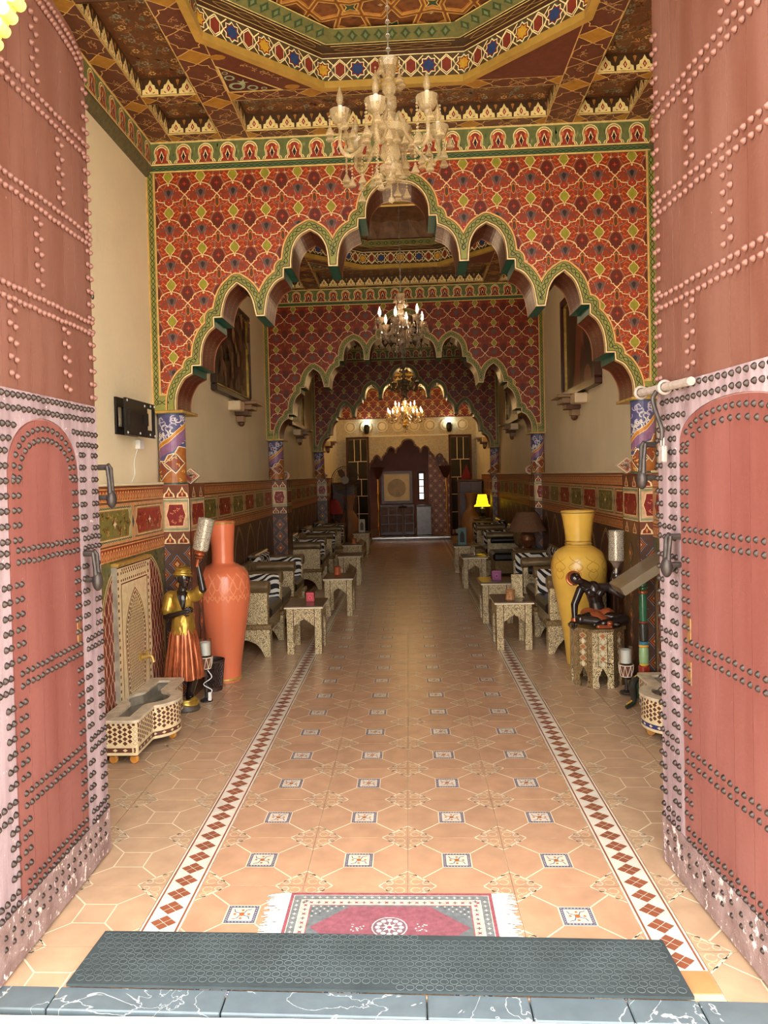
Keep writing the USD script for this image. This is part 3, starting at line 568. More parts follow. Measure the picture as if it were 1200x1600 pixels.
def bay_ceiling(y0, y1, yc, full=True, seed=0):
    """one bay from y0 to y1, its octagon centred on yc"""
    r = random.Random(seed); ap = 1.08; S_ = ap * math.tan(math.pi / 8)
    # plan: boards at ZC; recesses: two side strips of coffers, a coffer across before and behind the octagon
    co = []
    xa, xb = XL + 0.215, XL + 0.575                      # coffers in the left strip, mirrored on the right
    for (a, b) in ((yc + 1.20, y1 - 0.14), (yc + 0.10, yc + 1.10), (yc - 1.10, yc - 0.10), (y0 + 0.14, yc - 1.20)):
        if b - a > 0.15: co += [(xa, xb, a, b), (2 * XC - xb, 2 * XC - xa, a, b)]
    cx0, cx1 = XC - 1.06, XC + 1.06
    for (a, b) in ((yc + 1.21, y1 - 0.14), (y0 + 0.14, yc - 1.21)):
        if b - a > 0.15: co.append((cx0, cx1, a, b))
    octo = Polygon(ell(XC, yc, ap / math.cos(math.pi / 8), ap / math.cos(math.pi / 8), 8, 22.5, 382.5))
    slab = sbox(XL, y0, XR, y1).difference(octo)
    for c in co: slab = slab.difference(sbox(c[0], c[2], c[1], c[3]))
    obj('ceiling_boards', extr(slab, 0.10, ((0, 0, ZC), (1, 0, 0), (0, 1, 0))), M['ceil'], cl, smooth=False)
    q = Painted(); dn = lambda x, y: ((x, y, ZC - 0.001), (1, 0, 0), (0, -1, 0))      # faces down: x right, 2-D y towards the viewer
    def board(x0, x1, ya, yb, sd, along_x=False):
        if full or True:
            if along_x: a = beam_art(yb - ya, x1 - x0, sd); a.stamp(q, ((x1, yb, ZC - 0.001), (0, -1, 0), (-1, 0, 0)))
            else: a = beam_art(x1 - x0, yb - ya, sd); a.stamp(q, dn(x0, yb))
    board(XL + 0.05, xa, y0, y1, seed + 1); board(2 * XC - xa, XR - 0.05, y0, y1, seed + 2); board(xb, cx0, y0, y1, seed + 3); board(cx1, 2 * XC - xb, y0, y1, seed + 4)
    for (a, b) in ((y1 - 0.14, y1), (yc + 1.10, yc + 1.21), (yc - 1.21, yc - 1.10)):
        board(cx0, cx1, a, b, seed + 5, True); board(xa, xb, a, b, seed + 6, True); board(2 * XC - xb, 2 * XC - xa, a, b, seed + 7, True)
    obj('painted_boards', q, M['paint_ceil'], cl)
    # corners of the square around the octagon: carved triangles
    for sx in (1, -1):
        for sy in (1, -1):
            cxx, cyy = XC + sx * 1.06, yc + sy * 1.10; ct = Art(); rr = random.Random(3)
            triang = Polygon([(0.0, 0.0), (0.60, 0.0), (0.0, 0.60)]); ct.poly(triang, S(96, 44, 34), 0)
            t2 = Polygon([(0.012, 0.012), (0.33, 0.012), (0.012, 0.30)]); ct.poly(t2.buffer(0.012, join_style='mitre').intersection(triang), S(206, 170, 110), 1); ct.poly(t2, S(78, 28, 26), 2)
            for (ex, ey, er) in ((0.075, 0.075, 0.052), (0.17, 0.05, 0.036), (0.05, 0.18, 0.034), (0.24, 0.035, 0.02), (0.035, 0.24, 0.02)):
                ct.poly(Polygon(ell(ex, ey, er, er * 0.9, 10)).difference(Polygon(ell(ex, ey, er * 0.62, er * 0.55, 10))), S(140, 150, 120), 3)
            ct.poly(star(0.12, 0.12, 0.04, 0.014, 5), S(160, 164, 130), 4)
            for (ex, ey) in ((0.42, 0.035), (0.035, 0.42)): ct.poly(ell(ex, ey, 0.05, 0.03, 8), S(164, 108, 38), 2)
            for k in range(9):
                u = rr.uniform(0.1, 0.9); flourish(ct, 0.06 + 0.36 * u, 0.40 - 0.34 * u + 0.02, 0.03, S(196, 150, 96), rr, 2, 0.003, 4)
            qq = Painted(); ct.stamp(qq, ((cxx, cyy, ZC - 0.002), (-sx, 0, 0), (0, -sy, 0)) if sx * sy > 0 else ((cxx, cyy, ZC - 0.002), (-sx, 0, 0), (0, -sy, 0)))
            # keep the painted side downwards whatever the mirror
            obj('corner_panel', qq, M['paint_ceil'], cl)
    # coffers
    H = 0.115
    for i, (x0, x1, a, b) in enumerate(co):
        if not full and i > 8: pass
        obj('coffer_panel', bx(x0 - 0.02, x1 + 0.02, a - 0.02, b + 0.02, ZC + H, ZC + H + 0.03), M['ceil'], cl)
        q = Painted(); fa = field_art(x1 - x0, b - a, seed + 20 + i, 70 if full else 25); fa.stamp(q, ((x0, b, ZC + H - 0.001), (1, 0, 0), (0, -1, 0)))
        for (p0, u, L) in (((x0, b - 0.001), (1, 0, 0), x1 - x0), ((x0 + 0.001, a), (0, 1, 0), b - a), ((x1 - 0.001, b), (0, -1, 0), b - a), ((x1, a + 0.001), (-1, 0, 0), x1 - x0)):
            n = max(1, round(L / 0.116)); Art().poly(sbox(0, -0.006, L, H), S(70, 44, 26), 0).poly(sbox(0, -0.006, L, 0.006), S(206, 166, 104), 1).stamp(q, ((p0[0], p0[1], ZC), u, (0, 0, 1)))
            for k in range(n): merlon.stamp(q, ((p0[0], p0[1], ZC), u, (0, 0, 1)), ((k + 0.5) * L / n, 0.008), sc=(L / n / 0.116, 1))
        obj('coffer_ornament', q, M['paint_ceil'], cl)
    # octagon: gilt rim, star frieze on the upright sides, cove, leaf band, girih or shell vault
    ro = ell(XC, yc, (ap + 0.0) / math.cos(math.pi / 8), ap / math.cos(math.pi / 8), 8, 22.5, 382.5)
    rim = octo.buffer(0.012, join_style='mitre').difference(octo.buffer(-0.035, join_style='mitre'))
    obj('octagon_rim', extr(rim, 0.044, ((0, 0, ZC - 0.034), (1, 0, 0), (0, 1, 0))), M['bright_gilt'], cl, smooth=False)
    Lp = 2 * S_
    for k in range(8):
        A, B = ro[k], ro[(k + 1) % 8]                       # counter-clockwise from above; seen from inside the face runs B -> A
        u = np.array([*(A - B), 0]) / np.linalg.norm(A - B); n = np.cross(u, [0, 0, 1]); L = np.linalg.norm(A - B)
        F = (np.array([*B, ZC + 0.010]) , u, (0, 0, 1))
        obj('frieze_board', extr(sbox(0, 0, L, 0.19), 0.03, (F[0] - n * 0.03, u, (0, 0, 1))), M['ceil'], cl, smooth=False)
        g = Art().poly(sbox(0, 0, L, 0.19), S(84, 60, 36), 0).poly(sbox(0, 0.165, L, 0.190), S(74, 42, 26), 1)
        p = L / 8; z0, hz = 0.083, 0.064
        for i in range(9):
            x = i * p; cb = sbox(0, 0, L, 0.19)
            ln = Art()
            for sgn in (1, -1):
                if i % 2 == 0:
                    g.poly(LineString([(x - 0.28 * p, z0 + sgn * 0.028), (x + 0, z0 + sgn * 0.062), (x + 0.28 * p, z0 + sgn * 0.028)]).buffer(0.004).intersection(cb), S(90, 112, 96), 2)
                for sg2 in (1, -1):
                    l2 = LineString([(x, z0 + sgn * hz), (x + sg2 * 0.30 * p, z0 + sgn * 0.034), (x + sg2 * 0.5 * p, z0)] if i % 2 else [(x + sg2 * 0.5 * p, z0 + sgn * 0.0), (x + sg2 * 0.62 * p, z0 + sgn * 0.03), (x + sg2 * 0.30 * p, z0 + sgn * hz)]).buffer(0.0035, cap_style='flat').intersection(cb)
                    if not l2.is_empty: g.poly(l2, S(236, 206, 160), 2)
                g.poly(LineString([(x - 0.5 * p, z0 + sgn * 0.074), (x + 0.5 * p, z0 + sgn * 0.074)]).buffer(0.0035, cap_style='flat').intersection(cb), S(236, 206, 160), 2)
        q = Painted(); g.stamp(q, (F[0] + n * 0.001, u, (0, 0, 1))); obj('frieze_ground', q, M['paint_ceil'], cl)
        for i in range(9):
            x = i * p; cb = sbox(0, 0, L, 0.19); sa = Art(); col = (S(196, 140, 44), S(124, 46, 32), S(40, 58, 100), S(124, 46, 32))[i % 4]
            if i % 2 == 0:
                sa.poly(Polygon(star(x, z0, 0.060, 0.045, 8)).intersection(cb), S(240, 214, 170), 3); sa.poly(Polygon(star(x, z0, 0.052, 0.038, 8)).intersection(cb), S(122, 40, 26), 4); sa.poly(Polygon(star(x, z0, 0.042, 0.029, 8)).intersection(cb), col, 5)
            else:
                hx = Polygon(ell(x, z0, 0.033, 0.048, 6, 90, 450)); sa.poly(hx.buffer(0.005).intersection(cb), S(240, 214, 170), 3); sa.poly(hx, col, 4)
            q = Painted(); sa.stamp(q, (F[0] + n * 0.001, u, (0, 0, 1)), step=0.001); obj('frieze_star', q, M['paint_ceil'], cl)
        # cove and leaf band: sloping strips towards the middle
        def slope(r0, z0_, r1, z1_, name, cols, leaves):
            c = np.array([XC, yc]); sc0, sc1 = r0 / ap, r1 / ap; v = [np.array([*(c + (A - c) * sc0), z0_]), np.array([*(c + (B - c) * sc0), z0_]), np.array([*(c + (B - c) * sc1), z1_]), np.array([*(c + (A - c) * sc1), z1_])]
            q = Painted(); q.add(v, [(0, 2, 1), (0, 3, 2)], cols[0]); uu = (v[0] - v[1]); LL = np.linalg.norm(uu); uu /= LL; ww = (v[2] + v[3]) / 2 - (v[0] + v[1]) / 2; HH = np.linalg.norm(ww); ww /= HH
            a = Art(); rr = random.Random(k)
            a.poly(sbox(0.0, 0, LL, 0.006), S(212, 176, 112), 1); a.poly(sbox(0.06, HH - 0.006, LL - 0.06, HH), S(212, 176, 112), 1)
            if leaves:
                for i in range(9): a.poly(ogee(0.09 + i * (LL - 0.18) / 8, HH / 2, 0.034, HH * 0.36), cols[1], 1); a.poly(ogee(0.09 + i * (LL - 0.18) / 8, HH / 2, 0.014, HH * 0.2), S(116, 120, 84), 2)
            else:
                for c_ in chain_on(LineString([(0.08, HH / 2), (LL - 0.08, HH / 2)]), HH * 0.2, 0.3, 0.004): a.poly(c_, cols[1], 1)
            nn = np.cross(uu, ww); a.stamp(q, (v[1] + nn * 0.0015, uu, ww)); obj(name, q, M['paint_ceil'], cl)
        slope(ap, ZC + 0.198, 1.01, ZC + 0.208, 'frieze_cove', (S(70, 44, 28), S(176, 128, 76)), False)
        slope(1.005, ZC + 0.214, 0.895, ZC + 0.250, 'leaf_band', (S(112, 104, 62), S(60, 74, 46)), True)
    if full:
        zt = ZC + 0.250
        obj('star_panel_ground', extr(OCT, 0.02, ((XC, yc, zt + 0.022), (1, 0, 0), (0, 1, 0))), mat('star_ground', S(130, 78, 46), 0.5, var=0.35, scale=25), cl, smooth=False)
        obj('star_panel_strapwork', extr(GB, 0.014, ((XC, yc, zt + 0.008), (1, 0, 0), (0, 1, 0))), mat('strapwork', S(190, 132, 64), 0.45, var=0.2, scale=25), cl, smooth=False)
        q = Painted(); F = ((XC, yc, zt + 0.0075), (1, 0, 0), (0, -1, 0)); Art().poly(GB.buffer(-0.0105), S(120, 62, 26), 0).poly(GB.difference(GB.buffer(-0.0035)), S(222, 176, 100), 0).stamp(q, F); obj('strapwork_lines', q, M['paint_ceil'], cl)
        for s_ in GS + GQ:
            if s_.area < 1e-5: continue
            q = Painted(); big = s_.area > 0.006; F = ((XC, yc, zt + 0.019), (1, 0, 0), (0, -1, 0))
            Art().poly(s_.buffer(0.006).intersection(OCT), S(220, 176, 104), 0).poly(s_, S(112, 112, 92) if big else S(52, 70, 50), 1).poly(s_.buffer(-0.02), S(170, 150, 110), 2).stamp(q, F); obj('ceiling_star', q, M['paint_ceil'], cl)
        rr = random.Random(5); fl_ = Art()
        for k in range(260):
            x, y = rr.uniform(-0.9, 0.9), rr.uniform(-0.9, 0.9)
            if OCT.contains(Point(x, y).buffer(0.05)) and not GB.intersects(Point(x, y).buffer(0.016)): fl_.poly(ogee(x, y, 0.02, 0.014), (S(150, 96, 54), S(84, 40, 26), S(190, 160, 110))[k % 3], 0)
        q = Painted(); fl_.stamp(q, ((XC, yc, zt + 0.0205), (1, 0, 0), (0, -1, 0))); obj('star_panel_filling', q, M['paint_ceil'], cl)
    else:
        # fluted shell vault
        R0 = 0.93; n = 48; V, Fc = [], []
        rings = [(1.0, 0.0), (0.85, 0.16), (0.6, 0.30), (0.3, 0.37), (0.0, 0.39)]
        for (f, h) in rings:
            for k in range(n):
                t = 2 * math.pi * k / n; o = R0 / math.cos((t + math.pi / 8) % (math.pi / 4) - math.pi / 8); V.append((XC + math.cos(t) * o * f, yc + math.sin(t) * o * f, ZC + 0.250 + h + (0.03 if k % 2 else 0) * (f > 0.1) * (f < 0.99)))
        for i in range(len(rings) - 1):
            for k in range(n):
                a, b, c, d = i * n + k, i * n + (k + 1) % n, (i + 1) * n + (k + 1) % n, (i + 1) * n + k; Fc += [(a, c, b), (a, d, c)]
        obj('shell_vault', trimesh.Trimesh(V, Fc, process=False), mat(f'shell_wood_{seed}', S(112, 78, 52), 0.5, var=0.3, scale=12), cl, smooth=False)
BAY = [(YF, YA[0], 3.90), (YA[0] + DEP, YA[1], 8.20), (YA[1] + DEP, YA[2], 13.08), (YA[2] + DEP, YB, 18.2)]
for k, (a, b, c) in enumerate(BAY):
    bay_ceiling(a, b, c, k == 0, 100 * (k + 1))
    cornice((XL + 0.05, b - 0.03), (XR - 0.05, b - 0.03), (0, -1), cl, far=k > 0)
    if k < 2:
        cornice((XL + 0.05, a + 0.05), (XL + 0.05, b - 0.03), (1, 0), cl); cornice((XR - 0.05, a + 0.05), (XR - 0.05, b - 0.03), (-1, 0), cl)
    for sx, x in ((1, XL), (-1, XR)):                        # green moulding under the cornice, along the plaster
        obj('cornice_moulding', extr(Polygon([(0, 0), (0, 0.075), (0.05, 0.075), (0.05, 0.055), (0.012, 0)]), b - a, ((x, b, 3.835), (sx, 0, 0), (0, 0, 1))) if sx > 0 else extr(Polygon([(0, 0), (0, 0.075), (0.05, 0.075), (0.05, 0.055), (0.012, 0)]), b - a, ((x, a, 3.835), (-1, 0, 0), (0, 0, 1))), mat(f'moulding_{k}_{(sx+1)//2}', S(96, 90, 62), 0.5, var=0.25, scale=30), cl, smooth=False)
    q = Painted(); ml = Art().poly(sbox(XL, 3.868, XR, 3.906), S(86, 100, 60), 0)
    for c_ in chain_on(LineString([(XL + 0.02, 3.887), (XR - 0.02, 3.887)]), 0.009, 0.09, 0.004): ml.poly(c_, S(30, 34, 26), 1)
    ml.poly(sbox(XL, 3.864, XR, 3.870), S(226, 178, 110), 1)
    ml.stamp(q, ((0, b - 0.013, 0), (1, 0, 0), (0, 0, 1))); obj('arch_head_moulding', q, M['paint_ceil'], cl)
obj('roof_slab', bx(XL - 0.4, XR + 0.4, YF - 0.1, YB + 0.4, 4.86, 5.0), M['plaster'], cl)
# ================================================================ floor: printed tiles, border strips, threshold
fo = structure('floor')
obj('screed', bx(XL - 0.1, XR + 0.1, 2.36, 24.0, -0.2, -0.004), M['grout'], fo)
TS = 0.4061; TX, TY = -0.0383, 3.0022                        # the tile grid
def shade(c, k): return tuple(np.clip(np.array(c) * k, 0, 1))
def tile_art(base, blue, seed):
    r = random.Random(seed); a = Art(); s = TS - 0.003; h = s / 2; L = S(232, 214, 182)
    med = 0.110
    for sx in (1, -1):
        for sy in (1, -1):
            tri_ = [(sx * h, sy * h), (sx * (h - med), sy * h), (sx * h, sy * (h - med))]
            a.poly(tri_, shade(base, 0.97), 1); a.line([(sx * (h - med), sy * h), (sx * h, sy * (h - med))], 0.0068, L, 2)
            for cx, cy, rr in ((0.030, 0.030, 0.020), (0.070, 0.022, 0.014), (0.022, 0.070, 0.014)):
                a.line([(sx * (h - x), sy * (h - y)) for x, y in ell(cx, cy, rr, rr, 8, 20, 330)], 0.005, (S(214, 190, 150), S(204, 196, 172))[(cx > 0.05)], 2)
            a.line([(sx * (h - 0.012), sy * (h - 0.095)), (sx * (h - 0.05), sy * (h - 0.05)), (sx * (h - 0.095), sy * (h - 0.012))], 0.003, L, 2)
    q = 0.062
    for sx in (1, -1):
        for sy in (1, -1): a.line([(sx * q, sy * q), (sx * (h - med / 2), sy * (h - med / 2))], 0.0068, L, 2)
    if blue:
        b = sbox(-q, -q, q, q); a.poly(b, S(226, 206, 176), 3); a.poly(sbox(-q + 0.006, -q + 0.006, q - 0.006, q - 0.006), S(96, 98, 124), 4)
        for k in range(9):
            for sg in (1, -1):
                u = -q + 0.013 + k * (2 * q - 0.026) / 8; a.poly(ell(u, sg * (q - 0.012), 0.003, 0.003, 4), S(226, 206, 176), 5); a.poly(ell(sg * (q - 0.012), u, 0.003, 0.003, 4), S(226, 206, 176), 5)
        a.poly(sbox(-q + 0.018, -q + 0.018, q - 0.018, q - 0.018), S(224, 208, 186), 5)
        for k in range(4):
            t = k * math.pi / 2 + math.pi / 4; a.line([(0.010 * math.cos(t), 0.010 * math.sin(t)), (0.030 * math.cos(t + 0.3), 0.030 * math.sin(t + 0.3)), (0.046 * math.cos(t), 0.046 * math.sin(t))], 0.004, S(110, 112, 136), 6)
            t += math.pi / 4; a.poly(ell(0.026 * math.cos(t), 0.026 * math.sin(t), 0.006, 0.006, 6), S(178, 112, 66), 6)
        a.poly(ell(0, 0, 0.010, 0.012, 8), S(176, 104, 60), 6)
    else:
        a.line([(-q, -q), (q, -q), (q, q), (-q, q)], 0.006, L, 3, closed=True)
    return a
def slab_tile(cx, cy, art, base, w=TS - 0.003, d=TS - 0.003, name='floor_tile', clip=None):
    k = rng.uniform(0.93, 1.05); q = Painted(); b = clip if clip is not None else sbox(-w / 2, -d / 2, w / 2, d / 2)
    x0, y0, x1, y1 = b.bounds; q.mesh(bx(cx + x0, cx + x1, cy + y0, cy + y1, -0.012, rng.uniform(-0.0004, 0.0004)), shade(base, k))
    if art is not None: art.stamp(q, ((cx, cy, 0.0006), (1, 0, 0), (0, 1, 0)), clip=clip, step=0.00025)
    return q
M['tile'] = paintmat('tile_glaze', 0.31, var=0.16, scale=9, spec=0.35)
TB, SB = S(196, 154, 122), S(196, 162, 130)
TA = [tile_art(TB, True, k) for k in range(2)]; TC = tile_art(SB, False, 5)
late = Painted(); count = 0
rows = range(-2, 42)
for j in rows:
    for i in range(-2, 2):
        cx, cy = TX + (i + 0.5) * TS, TY + (j + 0.5) * TS
        if cy > 20 or cy < 2.3: continue
        q = slab_tile(cx, cy, TA[(i + j) % 2], TB, clip=sbox(-TS / 2 + 0.0015, max(-TS / 2 + 0.0015, 2.35 - cy), TS / 2 - 0.0015, TS / 2 - 0.0015) if j < 0 else None)
        if j < 30: obj('floor_tile', q, M['tile'], fo)
        else:
            for v, f, c in zip(*[q.arrays()]* 1 and [[x] for x in q.arrays()]): late.add(v, f, c)
BW = 0.145
for sgn in (1, -1):
    e = TX + (2 if sgn > 0 else -2) * TS + sgn * BW          # outer edge of the border strip
    for j in rows:
        for i in range(3):
            cx, cy = e + sgn * (i + 0.5) * TS, TY + (j + 0.5) * TS
            lo, hi = (XL, XR); x0, x1 = cx - TS / 2 + 0.0015, cx + TS / 2 - 0.0015
            if x0 > hi or x1 < lo or cy > 20 or cy < 2.3: continue
            cb = sbox(max(x0, lo) - cx, max(-TS / 2 + 0.0015, 2.35 - cy), min(x1, hi) - cx, TS / 2 - 0.0015)
            q = slab_tile(cx, cy, TC, SB, clip=cb)
            if j < 24 and i < 2 or j < 8: obj('floor_tile', q, M['tile'], fo)
            else: late.add(*q.arrays())
obj('distant_tiles', late, M['tile'], fo, kind='stuff')
# border strips: white tiles with three quartered brown diamonds each
bl = 0.2935; WHT, BRN = S(230, 222, 206), S(150, 88, 62)
ba = Art()
for k in range(3):
    y = (k - 1) * bl / 3
    for sx in (1, -1):
        for sy in (1, -1):
            pass
    for ox, oy in ((0.0245, 0), (-0.0245, 0), (0, 0.0235), (0, -0.0235)): ba.poly([(ox + 0.0225, y + oy), (ox, y + oy + 0.0215), (ox - 0.0225, y + oy), (ox, y + oy - 0.0215)], BRN, 1)
for x in (-0.060, 0.060): ba.poly(sbox(x - 0.0035, -bl / 2, x + 0.0035, bl / 2), S(150, 92, 66), 1)
for sgn in (1, -1):
    cx = TX + sgn * (2 * TS + BW / 2)
    for j in range(0, 60):
        cy = 2.50 + (j + 0.5) * bl
        if cy > 19.8: break
        q = Painted(); q.mesh(bx(cx - BW / 2 + 0.002, cx + BW / 2 - 0.002, cy - bl / 2 + 0.001, cy + bl / 2 - 0.001, -0.012, 0.0), shade(WHT, rng.uniform(0.94, 1.02))); ba.stamp(q, ((cx, cy, 0.0006), (1, 0, 0), (0, 1, 0)), step=0.0003); obj('border_tile', q, M['tile'], fo)
    q = Painted(); q.mesh(bx(cx - BW / 2 + 0.002, cx + BW / 2 - 0.002, 2.39, 2.497, -0.012, 0.0), S(206, 140, 92)); obj('border_tile', q, M['tile'], fo)
# threshold of black marble slabs with white veins
tr = structure('trim_1')
mb = {'tc': ('geometry', {}), 'n1': ('noise_texture', {'scale': 3.2, 'detail': 5.0, 'distortion': 1.2}), 'r1': ('rgb_ramp', {'ramp': [(0.0, S(84, 96, 102)), (0.494, S(96, 108, 114)), (0.5, S(206, 210, 208)), (0.506, S(94, 106, 112)), (1.0, S(108, 118, 122))]}),
      'n2': ('noise_texture', {'scale': 14.0, 'detail': 4.0}), 'r2': ('rgb_ramp', {'ramp': [(0.0, (0.75, 0.75, 0.75)), (0.7, (1.1, 1.1, 1.1))]}), 'mx': ('mix', {'mix_type': 'multiply', 'fac': 1.0}), 'p': ('principled_bsdf', {'roughness': 0.35})}
M['marble'] = usdkit.material(stage, '/World/Looks/marble', mb, [('tc.position', 'n1.vector'), ('n1.fac', 'r1.fac'), ('tc.position', 'n2.vector'), ('n2.fac', 'r2.fac'), ('r1.color', 'mx.color1'), ('r2.color', 'mx.color2'), ('mx.color', 'p.base_color')], surface='p.BSDF')
xs = [-1.9, -1.14, -0.60, 0.02, 0.33, 0.62, 0.83, 1.9]
for a, b in zip(xs, xs[1:]):
    m = rbox(a + 0.002, b - 0.002, 2.280, 2.386, -0.10, 0.004, 0.004)
    m.vertices[:, 1] -= (m.vertices[:, 0] + 1.3) * 0.016; obj('threshold_slab', m, M['marble'], tr, smooth=False)
# ================================================================ the two studded door leaves, open inwards
def worn(name, base, alt, chip, rough=0.5, stretch=(1, 1, 1), amount=0.60, bump=0.15, cscale=38.0):
    """old paint: two tones in vertical streaks and small chips of a paler undercoat"""
    n = {'g': ('geometry', {}), 'mp': ('mapping', {'scale': stretch}), 'n1': ('noise_texture', {'scale': 7.0, 'detail': 5.0}), 'r1': ('rgb_ramp', {'ramp': [(0.34, base), (0.66, alt)]}),
         'n2': ('noise_texture', {'scale': cscale, 'detail': 5.0, 'roughness': 0.65}), 'm2': ('map_range', {'from_min': amount + 0.06, 'from_max': amount + 0.10, 'to_min': 0.0, 'to_max': 1.0, 'clamp': True}), 'mx': ('mix', {'color2': chip}),
         'bp': ('bump', {'strength': bump, 'distance': 0.01}), 'p': ('principled_bsdf', {'roughness': rough})}
    return usdkit.material(stage, '/World/Looks/' + name, n, [('g.position', 'mp.vector'), ('mp.vector', 'n1.vector'), ('n1.fac', 'r1.fac'), ('g.position', 'n2.vector'), ('n2.fac', 'm2.value'), ('m2.result', 'mx.fac'), ('r1.color', 'mx.color1'), ('mx.color', 'bp.height'), ('n2.fac', 'bp.height'), ('bp.normal', 'p.normal'), ('mx.color', 'p.base_color')][:9] + [('n2.fac', 'bp.height'), ('bp.normal', 'p.normal'), ('mx.color', 'p.base_color')], surface='p.BSDF')
M['door_up'] = worn('door_upper_paint', S(112, 68, 55), S(128, 86, 74), S(236, 200, 188), 0.45, (1, 1, 0.15), 0.66)
M['door_wicket'] = worn('door_wicket_paint', S(124, 70, 63), S(138, 84, 77), S(240, 206, 196), 0.42, (1, 1, 0.15), 0.66)
M['door_stile'] = worn('door_stile_paint', S(138, 114, 116), S(176, 154, 158), S(232, 214, 212), 0.55, (2.5, 2.5, 0.2), 0.60, 0.35)
M['door_kick'] = worn('door_kick_plate', S(124, 98, 94), S(156, 132, 128), S(232, 210, 204), 0.5, (1.5, 1.5, 1.5), 0.52, 1.0, 30.0)
M['joint_pale'] = mat('joint_pale', S(214, 166, 154), 0.6)
M['steel'] = mat('stud_steel', S(66, 54, 49), 0.3, metal=0.4, var=0.3, scale=60)
M['stud_paint'] = mat('stud_painted', S(134, 90, 78), 0.36, var=0.1, scale=40)
M['iron'] = mat('iron_hardware', S(70, 62, 58), 0.45, metal=0.5, var=0.3, scale=30)
M['iron_pale'] = mat('bolt_iron', S(176, 160, 150), 0.5, metal=0.2, var=0.2, scale=40)
M['brass'] = mat('lock_plate', S(150, 110, 70), 0.45, metal=0.4, var=0.3, scale=60)
STUD = lathe([(0.0118, 0), (0.0118, 0.003), (0.0095, 0.008), (0.0045, 0.0125), (0, 0.0145)], 8)
def leaf(name, label, p0, d, side, w, planks, wk, cols, zones, rowgap, top):
    """p0 foot of the free edge, d direction of the leaf; wk = (s left edge, s right edge, apex height) of the wicket; side +1: seen face looks to +x"""
    t = structure(name, label); p0 = np.array([*p0, 0.0]); d = np.array([*d, 0.0]); d /= np.linalg.norm(d); n = np.array([side * abs(d[1]), -d[0] * side * np.sign(d[1]) * 1.0, 0]); n /= np.linalg.norm(n)
    if abs(n @ d) > 1e-6: n = n - d * (n @ d); n /= np.linalg.norm(n)
    def put(m):
        m = m.copy(); v = m.vertices; m.vertices = p0 + v[:, :1] * d + v[:, 1:2] * n + v[:, 2:] * [0, 0, 1]
        if np.dot(np.cross(d, n), [0, 0, 1]) < 0: m.invert()
        return m
    def flat(poly, n0, th): m = extr(poly, th); m.vertices = np.stack([m.vertices[:, 0], n0 + m.vertices[:, 2], m.vertices[:, 1]], 1); m.invert(); return put(m)
    outline = Polygon([(0, 0.012)] + top + [(w, 0.012)])
    s0, s1, za = wk; hw = (s1 - s0) / 2; sm = (s0 + s1) / 2
    spring = za - hw * (0.78 if hw < 0.35 else 0.36)
    arch = Polygon([(s0, 0.205)] + [(s0, spring)] + [(sm - hw * math.cos(a), spring + (za - spring) * math.sin(a) ** 0.85) for a in np.linspace(0.12, math.pi - 0.12, 21)] + [(s1, spring), (s1, 0.205)])
    # upper boards, one mesh each, with V-joints
    edges = [0] + [e for e in planks if e < w] + [w]; up = outline.intersection(sbox(-1, 1.925, 3, 5))
    for a, b in zip(edges, edges[1:]):
        g = up.intersection(sbox(a + 0.0015, 0, b - 0.0015, 5)); obj('plank', flat(g, -0.03 - 0.004 + rng.uniform(0, 0.002), 0.034), M['door_up'], t, smooth=False)
    obj('backing_board', flat(outline.buffer(-0.002), -0.065, 0.042), M['brown_wood'], t, smooth=False); obj('joint_filler', flat(outline.buffer(-0.006), -0.024, 0.0205), M['joint_pale'], t, smooth=False)
    # frame around the wicket (stile and head), kick plate
    obj('stile', flat(outline.intersection(sbox(-1, 0.19, 3, 1.925)).difference(arch.buffer(0.006)), -0.03, 0.034), M['door_stile'], t, smooth=False)
    kp = outline.intersection(sbox(0.0, 0, 3, 0.195)); obj('kick_plate', flat(kp, -0.03, 0.040), M['door_kick'], t, smooth=False)
    we = [s0] + [e for e in planks if s0 + 0.04 < e < s1 - 0.02] + [min(s1, w)]
    arch_ = arch.intersection(sbox(0, 0, w, 3))
    for a, b in zip(we, we[1:]):
        g = arch_.intersection(sbox(a + (0.0015 if a > s0 else 0), 0, b - 0.0015, 3)); obj('wicket_plank', flat(g, -0.03, 0.036 + rng.uniform(0, 0.001)), M['door_wicket'], t, smooth=False)
    # studs
    st, sp = [], []
    def row(z, a, b, lst, step=rowgap, skip=lambda s, z: False):
        k = max(1, int(round((b - a) / step)))
        for i in range(k + 1):
            s = a + (b - a) * i / k
            if not skip(s, z) and outline.buffer(-0.012).contains(Point(s, z)): lst.append((s, z + rng.uniform(-0.0025, 0.0025)))
    inw = lambda s, z: s0 - 0.012 < s < s0 + 0.012 or arch.buffer(0.014).contains(Point(s, z)) and z > 1.7
    for z in (1.906, 1.861): row(z, 0.01, w, st, skip=inw)
    for z in (1.803, 1.756): row(z, 0.0 + 0.02, w, st, skip=lambda s, z: arch.buffer(0.03).contains(Point(s, z)))
    for za_ in (1.374, 1.333, 0.958, 0.916, 0.546, 0.502, 0.243, 0.205): row(za_, 0.015, w, st, skip=lambda s, z: abs(s - s0) < 0.012 or abs(s - s1) < 0.012)
    for c in cols:
        for z in np.arange(0.30, 1.74, 0.0505):
            if min(abs(z - q) for q in (1.374, 1.333, 0.958, 0.916, 0.546, 0.502)) > 0.03 and (c < s0 or c > s1 or z < spring + 0.02): st.append((c, z))
